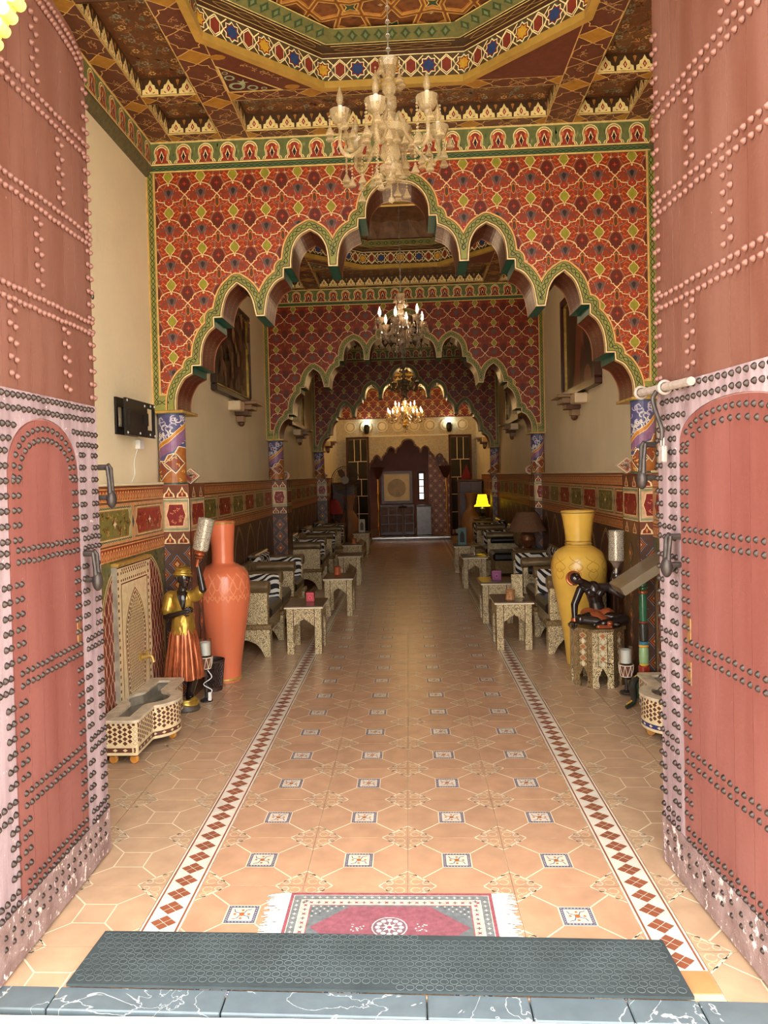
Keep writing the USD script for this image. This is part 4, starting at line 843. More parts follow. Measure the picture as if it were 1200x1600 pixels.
    for k, off in ((0, 0.032), (1, 0.072)):
        e = arch.buffer(-off); ln = LineString([p for p in e.exterior.coords])
        mine = []
        for i in range(300):
            p = ln.interpolate(i / 300, normalized=True)
            if p.y > spring + 0.0 and (not mine or min((p.x - x) ** 2 + (p.y - z) ** 2 for x, z in mine) > (rowgap * 0.95) ** 2) and p.x < w: st.append((p.x, p.y)); mine.append((p.x, p.y))
    for z in (0.146, 0.105): row(z, 0.06, w, st, rowgap * 1.4)
    for z in (2.277, 2.232, 2.652, 2.607, 3.024, 2.977): row(z, 0.02, w, sp)
    for c in (0.012, 0.045): row(1.99, c, c, sp) if False else [sp.append((c, z)) for z in np.arange(1.96, 3.34, 0.056) if outline.buffer(-0.01).contains(Point(c, z))]
    for c, lo, hi in zones:
        for dc in (0.0, 0.048 * rowgap / 0.046):
            for z in np.arange(lo, hi, 0.056): sp.append((c + dc, z + (0.0 if dc == 0 else 0.008))) if outline.contains(Point(c + dc, z)) else None
    tl = LineString(top)
    for off in (0.05, 0.095):
        for i in range(40):
            p = tl.interpolate(i / 39, normalized=True)
            if p.x > 0.05 and p.x < w: sp.append((p.x, p.y - off))
    def stud(s, z, m): 
        q = STUD.copy(); q.vertices = np.stack([q.vertices[:, 0] + s, q.vertices[:, 2] + 0.004, q.vertices[:, 1] + z], 1); q.invert(); return put(q)
    allst = sorted([(s, z, 0) for s, z in st] + [(s, z, 1) for s, z in sp], key=lambda q: -q[0])
    rest = {0: [], 1: []}
    for k, (s, z, m) in enumerate(allst):
        (obj('stud', stud(s, z, m), M['stud_paint' if m else 'steel'], t) if k < 300 else rest[m].append(stud(s, z, m)))
    for m in (0, 1):
        if rest[m]: obj('small_stud', cat3(rest[m]), M['stud_paint' if m else 'steel'], t, kind='stuff')
    return t, put
rt = [(0, 3.50), (0.03, 3.56), (0.30, 3.64), (0.90, 3.66)]
lt = [(0, 3.377), (0.03, 3.415), (0.126, 3.453), (0.285, 3.473), (0.60, 3.49), (0.93, 3.50)]
dl, putl = leaf('door_1', 'left red studded leaf', (-1.333, 3.281), (0, -1), 1, 0.93, [0.075, 0.16, 0.26, 0.36, 0.464, 0.561, 0.661, 0.76, 0.86], (0.210, 0.757, 1.833), (0.028, 0.060, 0.150, 0.178, 0.232, 0.262, 0.694, 0.728, 0.775, 0.808), [(0.255, 1.97, 2.21), (0.672, 1.97, 2.21), (0.462, 2.33, 2.60), (0.262, 2.70, 2.96), (0.45, 3.08, 3.36)], 0.0365, lt)
dr, putr = leaf('door_2', 'right red studded leaf', (1.013, 3.207), (1.071 - 1.013, 2.429 - 3.207), -1, 0.90, [0.09, 0.165, 0.23, 0.352, 0.475, 0.602, 0.725, 0.85], (0.212, 1.03, 1.833), (0.0, 0.034, 0.129, 0.166, 0.234, 0.274), [(0.292, 1.97, 2.21), (0.577, 2.33, 2.60), (0.308, 2.70, 2.96), (0.58, 3.08, 3.36)], 0.046, rt)
# ironwork: knockers, locks, the draw bolt with its padlock
def knocker(put, s, z0, z1, t, edge):
    g = []
    g.append(tube([(s, 0.0, z0), (s, 0.045, z0)], 0.012, 8)); g.append(tube([(s, 0.0, z1 + 0.02), (s, 0.05, z1 + 0.02)], 0.011, 8))
    g.append(tube([(s, 0.045, z0 + 0.012), (s - 0.012, 0.050, z0 - 0.005), (s - 0.010, 0.052, z0 - 0.06), (s - 0.010, 0.055, z1 + 0.02)], [0.009, 0.011, 0.013, 0.015], 8)); g.append(tube([(s + 0.010, 0.045, z0 + 0.005), (s + 0.008, 0.052, z0 - 0.06), (s + 0.008, 0.055, z1 + 0.02)], [0.008, 0.009, 0.012], 8))
    g.append(sph((s, 0.058, z1 + 0.012), 0.026, 2, (1, 0.8, 1.5)))
    return obj('knocker', put(cat3(g)), M['iron'], t, label='dark iron drop knocker')
knocker(putl, -0.008, 1.665, 1.515, dl, 1); knocker(putl, 0.170, 1.312, 1.185, dl, 0)
knocker(putr, -0.035, 1.70, 1.545, dr, 1); knocker(putr, 0.200, 1.342, 1.215, dr, 0)
obj('lock_plate', putl(rbox(0.236, 0.262, 0, 0.009, 0.965, 1.055, 0.002)), M['brass'], dl)
for z in (1.00, 0.84): obj('lock_plate', putr(rbox(0.252, 0.288, 0, 0.009, z - 0.045, z + 0.045, 0.002)), M['brass'], dr)
obj('draw_bolt', putr(cat3([tube([(-0.105, 0.035, 1.917), (0.385, 0.035, 1.908)], 0.016, 10), T(trimesh.creation.torus(0.024, 0.006, 16, 6), (-0.09, 0.035, 1.917), ry=90), T(trimesh.creation.torus(0.024, 0.006, 16, 6), (0.155, 0.035, 1.912), ry=90)])), M['iron_pale'], dr, label='pale iron draw bolt')
obj('bolt_arm', putr(tube(spline([(0.10, 0.045, 1.905), (0.085, 0.055, 1.87), (0.12, 0.05, 1.80), (0.145, 0.045, 1.75), (0.142, 0.045, 1.71)], 5), 0.009, 8)), M['iron'], dr)
obj('padlock', putr(cat3([rbox(0.117, 0.157, 0.028, 0.050, 1.625, 1.69, 0.005), tube(spline([(0.125, 0.04, 1.69), (0.125, 0.04, 1.715), (0.137, 0.04, 1.728), (0.149, 0.04, 1.715), (0.149, 0.04, 1.69)], 4), 0.004, 6)])), M['iron_pale'], dr)
obj('hasp', putl(cat3([T(trimesh.creation.torus(0.012, 0.003, 14, 6), (-0.013, 0, 2.40), rx=90), tube([(0, 0, 2.40), (-0.004, 0, 2.40)], 0.004, 6)])), M['iron'], dl)
# ================================================================ armchairs, benches, side tables
def carved(name, a, b, bump=0.9):
    """embossed metal sheet over wood: pale scrolls on a dark ground"""
    n = {'tc': ('texture_coordinate', {}), 'n0': ('noise_texture', {'scale': 22.0, 'detail': 2.0}), 'vm': ('mix', {'mix_type': 'linear_light', 'fac': 0.06}), 'v': ('voronoi_texture', {'scale': 62.0, 'feature': 'distance_to_edge'}),
         'n': ('noise_texture', {'scale': 70.0, 'detail': 1.5, 'distortion': 3.2}), 'r': ('rgb_ramp', {'ramp': [(0.44, a), (0.50, b)]}), 'bp': ('bump', {'strength': bump, 'distance': 0.006}), 'p': ('principled_bsdf', {'roughness': 0.38, 'metallic': 0.35})}
    return usdkit.material(stage, '/World/Looks/' + name, n, [('tc.object', 'n.vector'), ('n.fac', 'r.fac'), ('r.color', 'p.base_color'), ('n.fac', 'bp.height'), ('bp.normal', 'p.normal')], surface='p.BSDF')
M['carved'] = carved('embossed_sheet', S(66, 48, 28), S(248, 226, 176))
M['carved_dark'] = carved('embossed_sheet_dark', S(62, 46, 30), S(170, 140, 92))
M['leather'] = mat('black_leather', S(34, 28, 25), 0.32, var=0.2, bump=0.3, bscale=60)
M['bronze_leather'] = mat('bronze_leather', S(132, 110, 78), 0.30, metal=0.35, var=0.2, bump=0.3, bscale=50)
zn = {'tc': ('texture_coordinate', {}), 'mp': ('mapping', {'scale': (1.0, 1.0, 1.0), 'rotation': (0.5, 0.35, 0.0)}), 'w': ('wave_texture', {'scale': 6.0, 'distortion': 9.0, 'detail': 1.0, 'detail_scale': 0.8, 'bands_direction': 'z'}), 'r': ('rgb_ramp', {'ramp': [(0.46, S(24, 20, 20)), (0.52, S(226, 220, 210))]}), 'p': ('principled_bsdf', {'roughness': 0.8})}
M['zebra'] = usdkit.material(stage, '/World/Looks/zebra_cloth', zn, [('tc.object', 'mp.vector'), ('mp.vector', 'w.vector'), ('w.fac', 'r.fac'), ('r.color', 'p.base_color')], surface='p.BSDF')
M['bone_edge'] = mat('table_edge', S(236, 222, 190), 0.4, var=0.05)
M['dark_top'] = mat('dark_table_top', S(108, 90, 74), 0.2, var=0.2, scale=12)
def scallop(w, h, leg, drop):
    """front of a small Moroccan table: two legs and a lobed apron"""
    k = w / 2 - leg
    right = [(0, h - drop * 0.52), (0.06 * k, h - drop * 0.585), (0.20 * k, h - drop * 0.63), (0.36 * k, h - drop * 0.66), (0.40 * k, h - drop * 0.74), (0.52 * k, h - drop * 0.745), (0.64 * k, h - drop * 0.79), (0.69 * k, h - drop * 0.87), (0.80 * k, h - drop * 0.87), (0.92 * k, h - drop * 0.91), (k, h - drop)]
    return Polygon([(-w / 2, 0), (-w / 2, h), (w / 2, h), (w / 2, 0), (k, 0)] + right[::-1] + [(-x, z) for x, z in right[1:]] + [(-k, 0)])
def side_table(label, loc):
    """origin at the middle of the footprint on the floor"""
    t = thing('side_table', label, 'side table', loc, group='embossed side tables along the aisle')
    w, d, h = 0.315, 0.42, 0.415
    for y in (-d / 2, d / 2 - 0.02): obj('apron_panel', extr(scallop(w, h, 0.062, 0.17), 0.02, ((0, y + 0.02, 0), (1, 0, 0), (0, 0, 1))), M['carved'], t, smooth=False)
    for x in (-w / 2, w / 2 - 0.02): obj('side_panel', extr(scallop(d - 0.04, h, 0.07, 0.17), 0.02, ((x, 0, 0), (0, 1, 0), (0, 0, 1))), M['carved'], t, smooth=False)
    for sx in (-1, 1):
        for sy in (-1, 1): obj('leg_moulding', rbox(sx * (w / 2 - 0.062) - 0.003, sx * (w / 2 - 0.062) + 0.003, sy * (d / 2) - 0.004 if sy < 0 else d / 2 - 0.002, sy * d / 2 + 0.004, 0.10, h, 0.001), M['brown_wood'], t)
    obj('table_top', rbox(-w / 2 - 0.018, w / 2 + 0.018, -d / 2 - 0.024, d / 2 + 0.024, h + 0.012, h + 0.026, 0.003), M['dark_top'], t)
    obj('top_edge', rbox(-w / 2 - 0.020, w / 2 + 0.020, -d / 2 - 0.026, d / 2 + 0.026, h, h + 0.014, 0.003), M['bone_edge'], t)
    return t
st0 = side_table('embossed side table with a pink candle box, nearest on the left', (-0.972, 7.20, 0))
TABLES = [(-0.83, 9.11, 'embossed side table with an orange holder, second on the left'), (-0.885, 11.60, 'embossed side table, third on the left'), (-0.975, 13.45, 'embossed side table with an orange figure, fourth on the left'), (-0.985, 16.1, 'embossed side table with a framed plaque, farthest on the left'),
          (0.925, 7.26, 'embossed side table with a carved wooden holder, nearest on the right'), (0.92, 8.52, 'embossed side table with a purple box, second on the right'), (0.90, 11.09, 'embossed side table with a silver candlestick, third on the right'), (0.885, 12.85, 'embossed side table with a teal frame, farthest on the right')]
for x, y, lb in TABLES: dup(st0, (x, y, 0), 0, lb)
def armchair(label, loc, rot):
    """origin at the middle of the back edge on the floor; the seat looks along +x; arms at y = -0.41 and 0.41"""
    t = thing('armchair', label, 'armchair', loc, rot, group='zebra armchairs against the walls')
    D, W_ = 0.53, 0.83
    foot = Polygon([(0.02, 0.0), (0.07, 0.0), (0.085, 0.07), (0.13, 0.12), (0.20, 0.15), (D - 0.20, 0.15), (D - 0.13, 0.12), (D - 0.085, 0.07), (D - 0.05, 0.0), (D, 0.0), (D, 0.245), (0.02, 0.245)])
    for y in (-W_ / 2, W_ / 2 - 0.10):
        obj('arm_base', extr(foot, 0.10, ((0, y + 0.10, 0), (1, 0, 0), (0, 0, 1))), M['carved'], t, smooth=False)
        obj('arm_band', rbox(0.0, D + 0.018, y - 0.012, y + 0.112, 0.245, 0.295, 0.010), M['carved_dark'], t)
        obj('arm_panel', rbox(0.02, D - 0.02, y + 0.0063, y + 0.0937, 0.295, 0.575, 0.002), M['carved'], t, smooth=False)
        c = y + 0.05; obj('arm_roll', T(lathe([(0, 0), (0.05, 0.0), (0.058, 0.008), (0.060, 0.03), (0.058, D - 0.06), (0.060, D - 0.05), (0.060, D - 0.01), (0.045, D), (0, D + 0.004)], 20), (0.0, c, 0.622), ry=90), M['bronze_leather'], t)
        s_ = 1 if y < 0 else -1; yi = y + (0.10 if y < 0 else 0)
        obj('arm_cushion', rbox(0.05, D - 0.03, min(yi, yi + s_ * 0.035), max(yi, yi + s_ * 0.035), 0.36, 0.66, 0.015), M['zebra'], t)
    obj('seat_rail', bx(0.06, D - 0.03, -W_ / 2 + 0.10, W_ / 2 - 0.10, 0.20, 0.32), M['carved'], t)
    obj('seat_cushion', rbox(0.10, D + 0.0, -W_ / 2 + 0.105, W_ / 2 - 0.105, 0.32, 0.43, 0.03), M['leather'], t)
    obj('backrest', rbox(0.0, 0.13, -W_ / 2 + 0.10, W_ / 2 - 0.10, 0.30, 0.74, 0.03), M['zebra'], t)
    obj('back_crest', rbox(0.0, 0.10, -W_ / 2 + 0.02, W_ / 2 - 0.02, 0.72, 0.76, 0.015), M['bronze_leather'], t)
    return t
bw = XL + DF + 0.015
ac0 = armchair('zebra and embossed armchair behind the orange vase', (bw, 7.305, 0), 0)
for x, y, r, lb in ((bw, 8.90, 0, 'zebra armchair, second along the left wall'), (bw, 11.45, 0, 'zebra armchair, third along the left wall, just past the column'), (bw, 13.2, 0, 'zebra armchair, fourth along the left wall'), (bw, 15.0 - 0.05, 0, 'zebra armchair, fifth along the left wall'),
                 (XR - DF - 0.015, 7.295, 180, 'zebra and embossed armchair behind the yellow vase'), (XR - DF - 0.015, 8.85, 180, 'zebra armchair, second along the right wall'), (XR - DF - 0.015, 12.62, 180, 'zebra armchair beyond the big brown lamp'), (XR - DF - 0.015, 14.5, 180, 'zebra armchair, farthest along the right wall')):
    dup(ac0, (x, y, 0), r, lb)
def bench(label, loc, rot, L):
    t = thing('bench', label, 'bench', loc, rot, group='low leather benches between the armchairs')
    obj('seat', rbox(0.05, 0.50, -L / 2, L / 2, 0.30, 0.42, 0.03), M['leather'], t); obj('front_rail', bx(0.06, 0.47, -L / 2 + 0.01, L / 2 - 0.01, 0.12, 0.30), M['carved_dark'], t)
    k = 4; g = []
    for i in range(k): g.append(sph((0.07, -L / 2 + (i + 0.5) * L / k, 0.60), 1, 2, (0.06, L / k / 2 * 1.08, 0.12)))
    obj('back_cushion', cat3(g), M['bronze_leather'], t, kind='stuff')
    for y in (-L / 2 + 0.05, L / 2 - 0.05):
        for x in (0.09, 0.44): obj('leg', rbox(x - 0.025, x + 0.025, y - 0.025, y + 0.025, 0, 0.12, 0.004), M['brown_wood'], t)
    obj('arm_bolster', T(lathe([(0, 0), (0.035, 0.004), (0.045, 0.02), (0.045, 0.36), (0.035, 0.376), (0, 0.38)], 16), (0.10, -L / 2 + 0.05, 0.56), ry=90), M['leather'], t)
    return t
b0 = bench('black leather bench past the nearest left armchair', (bw, 8.10, 0), 0, 0.62)
dup(b0, (XR - DF - 0.015, 8.07, 0), 180, 'black leather bench past the nearest right armchair')
dup(b0, (bw, 12.32, 0), 0, 'black leather bench in the third bay on the left')
dup(b0, (XR - DF - 0.015, 11.85, 0), 180, 'black leather bench beside the big brown lamp')
# octagonal table under the crouching statue
t = thing('octagonal_table', 'octagonal inlaid table with pointed arches carrying the crouching statue', 'table', (1.395, 5.95, 0))
R8 = 0.185; SD = 2 * R8 * math.tan(math.pi / 8)
M['inlay'] = paintmat('inlay', 0.35, metal=0.2, var=0.15)
for k in range(8):
    a = math.radians(-90 + 45 * k); nrm = np.array([math.cos(a), math.sin(a), 0]); u = np.array([-nrm[1], nrm[0], 0]); o = nrm * R8
    arch_cut = affinity.translate(Polygon([(-0.030, 0), (-0.026, 0.03), (-0.034, 0.05), (-0.034, 0.085), (-0.018, 0.115), (0, 0.15), (0.018, 0.115), (0.034, 0.085), (0.034, 0.05), (0.026, 0.03), (0.030, 0)]), 0, -0.001)
    obj('side_panel', extr(sbox(-SD / 2, 0, SD / 2, 0.415).difference(arch_cut), 0.018, (o - nrm * 0.018, u, (0, 0, 1))), M['carved'] if k % 2 == 0 else M['carved_dark'], t, smooth=False)
    ia = Art()
    for i in range(6):
        z = 0.175 + i * 0.042
        ia.poly(ogee(0, z, 0.020, 0.022), (S(236, 226, 196), S(196, 120, 80))[i % 2], 1)
        for sx in (1, -1): ia.line([(sx * 0.030, z - 0.021), (0, z), ] if False else [(sx * 0.030, z), (0, z + 0.021)], 0.004, S(226, 208, 160), 2); ia.line([(sx * 0.030, z), (0, z - 0.021)], 0.004, S(226, 208, 160), 2)
    for sx in (-1, 1): ia.line([(sx * 0.034, 0.15), (sx * 0.034, 0.40)], 0.004, S(96, 70, 40), 1)
    q = Painted(); ia.stamp(q, (o + nrm * 0.0008, u, (0, 0, 1))); obj('inlay', q, M['inlay'], t)
obj('table_top', T(trimesh.creation.cylinder((R8 + 0.012) / math.cos(math.pi / 8), 0.022, sections=8), (0, 0, 0.426), rz=22.5), M['carved_dark'], t, smooth=False)
# ================================================================ rug, rubber mat
M['rubber'] = mat('rubber', S(54, 64, 66), 0.75, var=0.18, scale=5, bump=0.2, bscale=80)
t = thing('rubber_mat', 'long dark grey rubber mat with a ring pattern behind the threshold', 'mat', (0, 0, 0))
mo = Polygon([(-1.118, 2.376), (-1.104, 2.662), (-0.4, 2.655), (0.25, 2.645), (0.817, 2.632), (0.820, 2.346)])
obj('sheet', extr(mo, 0.009, ((0, 0, 0.009), (1, 0, 0), (0, 1, 0))), M['rubber'], t, smooth=False)
rg, rr = [], random.Random(2)
ring = trimesh.creation.annulus(0.0118, 0.0138, 0.0016, sections=12)
for j in range(10):
    for i in range(64):
        x, y = -1.098 + (i + 0.5 * (j % 2)) * 0.0305, 2.374 + j * 0.0290
        if mo.buffer(-0.014).contains(Point(x, y)): rg.append(T(ring, (x, y, 0.0185)))
obj('raised_rings', cat3(rg), mat('rubber_ring', S(88, 98, 98), 0.7, var=0.3, scale=4), t, kind='stuff')
t = thing('rug', 'small dark red prayer rug with white fringes, half under the rubber mat', 'rug', (0, 0, 0))
RX0, RX1, RY0, RY1 = -0.487, 0.282, 2.48, 2.942
ra = Art(); cx, cy = (RX0 + RX1) / 2, 2.712
def frame_(i, col, l): ra.poly(sbox(RX0 + i, RY0 + i, RX1 - i, RY1 - i), col, l)
MAR, GRYR = S(146, 86, 96), S(120, 124, 124)
frame_(0, S(156, 84, 92), 0); frame_(0.016, S(196, 190, 180), 1); frame_(0.020, GRYR, 2); frame_(0.048, S(206, 200, 184), 3); frame_(0.052, S(196, 186, 172), 4); frame_(0.086, S(166, 90, 92), 5); frame_(0.090, S(110, 116, 118), 6)
for k in range(24):
    x = RX0 + 0.06 + k * (RX1 - RX0 - 0.12) / 23
    for y in (RY1 - 0.069, RY0 + 0.069): ra.poly(star(x, y, 0.011, 0.004, 4, 45 * (k % 2)), (S(112, 96, 100), S(150, 70, 80))[k % 2], 5)
    for y in (RY1 - 0.034, RY0 + 0.034): ra.poly(star(x, y, 0.009, 0.004, 4), S(196, 192, 182), 4)
for k in range(13):
    y = RY0 + 0.06 + k * (RY1 - RY0 - 0.12) / 12
    for x in (RX1 - 0.069, RX0 + 0.069): ra.poly(star(x, y, 0.011, 0.004, 4, 45 * (k % 2)), (S(112, 96, 100), S(150, 70, 80))[k % 2], 5)
    for x in (RX1 - 0.034, RX0 + 0.034): ra.poly(star(x, y, 0.009, 0.004, 4), S(196, 192, 182), 4)
ra.poly([(RX0 + 0.10, cy), (RX0 + 0.235, RY1 - 0.098), (RX1 - 0.235, RY1 - 0.098), (RX1 - 0.10, cy), (RX1 - 0.235, RY0 + 0.098), (RX0 + 0.235, RY0 + 0.098)], MAR, 7)
rr = random.Random(4)
for sx in (1, -1):
    for sy in (1, -1):
        for i in range(9):
            for j in range(5):
                x, y = cx + sx * (0.285 - i * 0.014), cy + sy * (0.133 - j * 0.016)
                if i * 0.014 + j * 0.026 < 0.115: ra.poly(star(x, y, 0.006, 0.0025, 4), (S(214, 204, 180), S(84, 90, 96))[(i + j) % 2], 8)
ra.poly(ell(cx, cy, 0.064, 0.064, 22), S(212, 196, 190), 8); ra.poly(ell(cx, cy, 0.059, 0.059, 22), S(128, 96, 104), 9)
for k in range(12):
    a = k * math.pi / 6; ra.poly(ell(cx + 0.042 * math.cos(a), cy + 0.042 * math.sin(a), 0.010, 0.010, 7), S(214, 200, 192), 10)
ra.poly(star(cx, cy, 0.034, 0.014, 8), S(214, 200, 192), 10); ra.poly(ell(cx, cy, 0.009, 0.009, 8), MAR, 11)
for sx in (1, -1):
    for k in range(14): ra.poly(ell(cx + sx * rr.uniform(0.09, 0.135), cy + rr.uniform(-0.025, 0.025), 0.004, 0.004, 5), S(212, 196, 190), 8)
q = Painted(); q.mesh(bx(RX0, RX1, RY0, RY1, 0.001, 0.005), MAR); ra.stamp(q, ((0, 0, 0.0055), (1, 0, 0), (0, 1, 0)), step=0.00025)
obj('pile', q, M['paint_matt'], t)
fr_ = []
for side in (0, 1):
    x0 = RX0 if side == 0 else RX1; sg = -1 if side == 0 else 1
    for k in range(150):
        y = RY0 + 0.004 + k * (RY1 - RY0 - 0.008) / 149; L = rr.uniform(0.05, 0.085); w = rr.uniform(-0.012, 0.012)
        fr_.append(tube([(x0 - sg * 0.004, y, 0.004), (x0 + sg * L * 0.5, y + w * 0.4, 0.007), (x0 + sg * L, y + w, 0.003)], [0.0022, 0.0020, 0.0014], 4))
obj('fringe', cat3(fr_), mat('fringe', S(232, 226, 210), 0.9, var=0.05), t, kind='stuff')

# ================================================================ vases
M['orange_glaze'] = mat('orange_glaze', S(224, 120, 82), 0.28, var=0.06, scale=3, coat=0.3)
M['yellow_glaze'] = mat('yellow_glaze', S(238, 192, 84), 0.30, var=0.10, scale=4, coat=0.3, bump=0.1)
M['tan_clay'] = mat('tan_clay', S(150, 106, 72), 0.4, var=0.1, scale=4)
M['engraved'] = paintmat('engraved', 0.35, var=0.1)
def lathe_art(r_of_z, z0, z1, fn, n, c=(0, 0)):
    """strips of paint on a body of revolution: fn(u) -> list of (angle, z) lines; returns thin ribbons"""
    out = Painted()
    return out
def ribbon_on(prof, lines, w, col, c=(0, 0), lift=0.0012):
    """lines of (angle, z) laid on the turned profile as raised ribbons"""
    P_ = np.array(prof, float); q = Painted(); order = np.argsort(P_[:, 1])
    R_ = lambda z: np.interp(z, P_[order, 1], P_[order, 0])
    for ln in lines:
        a = np.array(ln, float); 
        a = np.vstack([np.stack([np.interp(np.linspace(0, len(a) - 1, len(a) * 3), np.arange(len(a)), a[:, k]) for k in (0, 1)], 1)])
        r = R_(a[:, 1]) + lift; s = np.stack([a[:, 0] * r, a[:, 1]], 1); d = np.gradient(s, axis=0); d /= np.maximum(np.linalg.norm(d, axis=1, keepdims=True), 1e-9); n = np.stack([-d[:, 1], d[:, 0]], 1) * w / 2
        V = []
        for sg in (1, -1):
            e = s + sg * n; rr_ = R_(e[:, 1]) + lift; th = e[:, 0] / r
            V.append(np.stack([c[0] + rr_ * np.cos(th), c[1] + rr_ * np.sin(th), e[:, 1]], 1))
        m = len(a); q.add(np.vstack(V), [(i, i + 1, m + i + 1) for i in range(m - 1)] + [(i, m + i + 1, m + i) for i in range(m - 1)], col)
    return q
def vase(name, label, loc, prof, m, rings, lines=None, rimmat=None, scale=1.0):
    t = thing(name, label, 'vase', loc); pr = spline(prof, 6); pr = pr[np.concatenate([[True], np.linalg.norm(np.diff(pr, axis=0), axis=1) > 1e-6])]; pr[:, 0] = np.maximum(pr[:, 0], 0)
    obj('body', lathe(np.vstack([[(0, pr[0, 1])], pr]), 56), m, t, smooth=40)
    for z, r, h in rings: obj('ring', lathe([(r - 0.006, z - h), (r + 0.003, z - h * 0.6), (r + 0.005, z), (r + 0.003, z + h * 0.6), (r - 0.006, z + h)], 48), rimmat or M['gilt'], t)
    if lines is not None: obj('ornament', ribbon_on(pr, lines[0], lines[1], lines[2]), M['engraved'], t)
    return t
lines = []
for k in range(16):
    a = k * 2 * math.pi / 16; h = math.pi / 16
    for s_ in (1, -1):
        lines += [[(a + s_ * h * (1.6 * math.sin(q_ * math.pi)), 0.66 + q_ * 0.20) for q_ in np.linspace(0, 1, 9)], [(a + s_ * h * (0.9 * math.sin(q_ * math.pi)), 0.74 + q_ * 0.13) for q_ in np.linspace(0, 1, 7)], [(a, 0.645), (a + s_ * h * 0.35, 0.675), (a + s_ * h * 0.3, 0.70), (a + s_ * h, 0.665)]]
vase('floor_vase', 'tall orange floor vase with a carved shoulder band behind the standing statue', (-1.49, 6.13, 0), [(0.120, 0.0), (0.122, 0.04), (0.130, 0.14), (0.155, 0.32), (0.185, 0.50), (0.208, 0.66), (0.210, 0.76), (0.196, 0.85), (0.150, 0.905), (0.095, 0.935), (0.088, 0.97), (0.090, 1.08), (0.098, 1.18), (0.104, 1.258), (0.094, 1.262), (0.088, 1.20), (0.080, 1.05)], M['orange_glaze'], [(1.257, 0.104, 0.010), (0.022, 0.122, 0.014)], (lines, 0.0075, S(238, 150, 104)))
lines = []
for k in range(10):
    a = k * 2 * math.pi / 10; h = math.pi / 10
    for s_ in (1, -1):
        lines += [[(a + s_ * h * 0.8 * math.sin(q_ * math.pi * 1.5), 0.78 + q_ * 0.13) for q_ in np.linspace(0, 1, 10)], [(a + s_ * h * (0.1 + 0.5 * math.sin(q_ * math.pi)), 0.72 + q_ * 0.09) for q_ in np.linspace(0, 1, 7)]]
vase('floor_vase', 'tall yellow floor vase with a gilt collar behind the octagonal table', (1.40, 6.55, 0), [(0.110, 0.0), (0.115, 0.05), (0.130, 0.20), (0.165, 0.42), (0.205, 0.62), (0.226, 0.76), (0.224, 0.84), (0.195, 0.92), (0.140, 0.965), (0.106, 0.985), (0.104, 1.02), (0.114, 1.12), (0.128, 1.21), (0.138, 1.262), (0.128, 1.266), (0.118, 1.20), (0.09, 1.05)], M['yellow_glaze'], [(0.995, 0.108, 0.010), (1.020, 0.106, 0.008), (1.258, 0.138, 0.008)], (lines, 0.006, S(204, 150, 56)))
tp = [(0.11, 0.0), (0.14, 0.10), (0.185, 0.30), (0.205, 0.50), (0.200, 0.62), (0.150, 0.74), (0.095, 0.82), (0.085, 0.90), (0.105, 1.05), (0.140, 1.16), (0.130, 1.165), (0.095, 1.05)]
for x, lb in ((-1.32, 'tan clay floor vase at the far left, under the fan'), (1.36, 'tan clay floor vase at the far right')):
    vase('floor_vase', lb, (x, 17.3, 0.0), tp, M['tan_clay'], [])

# ================================================================ waste bin, candle lanterns, television bracket
M['bin'] = mat('bin_plastic', S(66, 42, 34), 0.5, var=0.1)
t = thing('waste_bin', 'small brown perforated waste bin in front of the orange vase', 'waste bin', (-1.515, 5.83, 0))
br = []
for k in range(20):
    for j in range(9):
        a = 2 * math.pi * (k + 0.5 * (j % 2)) / 20; z = 0.035 + j * 0.021; r = 0.062 + 0.024 * z / 0.235; L = 2 * math.pi * r / 20
        for s_ in (1, -1):
            a1 = a + s_ * 2 * math.pi / 40; z1 = z + 0.021; r1 = 0.062 + 0.024 * z1 / 0.235
            br.append(tube([(r * math.cos(a), r * math.sin(a), z), (r1 * math.cos(a1), r1 * math.sin(a1), z1)], 0.0035, 4))
obj('mesh_wall', cat3(br), M['bin'], t, kind='stuff')
obj('liner', lathe([(0, 0.004), (0.058, 0.004), (0.058, 0.03), (0.080, 0.225)], 28), mat('bin_inside', S(40, 28, 24), 0.7), t); obj('rim', lathe([(0.082, 0.218), (0.089, 0.222), (0.090, 0.236), (0.084, 0.238), (0.080, 0.225)], 28), M['bin'], t); obj('base', lathe([(0, 0), (0.064, 0), (0.066, 0.03), (0.060, 0.034), (0, 0.034)], 28), M['bin'], t)
M['glass'] = usdkit.material(stage, '/World/Looks/clear_glass', {'t': ('transparent_bsdf', {'color': (0.93, 0.93, 0.91)}), 'g': ('glossy_bsdf', {'roughness': 0.08, 'color': (0.9, 0.9, 0.86)}), 'f': ('layer_weight', {'blend': 0.25}), 'm': ('mix_closure', {})}, [('f.facing', 'm.fac'), ('t.BSDF', 'm.closure1'), ('g.BSDF', 'm.closure2')], surface='m.closure')
M['wax'] = mat('white_wax', S(236, 234, 232), 0.6, var=0.02, subsurface_weight=0.1)
M['wire'] = mat('cream_wire', S(232, 216, 190), 0.5, var=0.05)
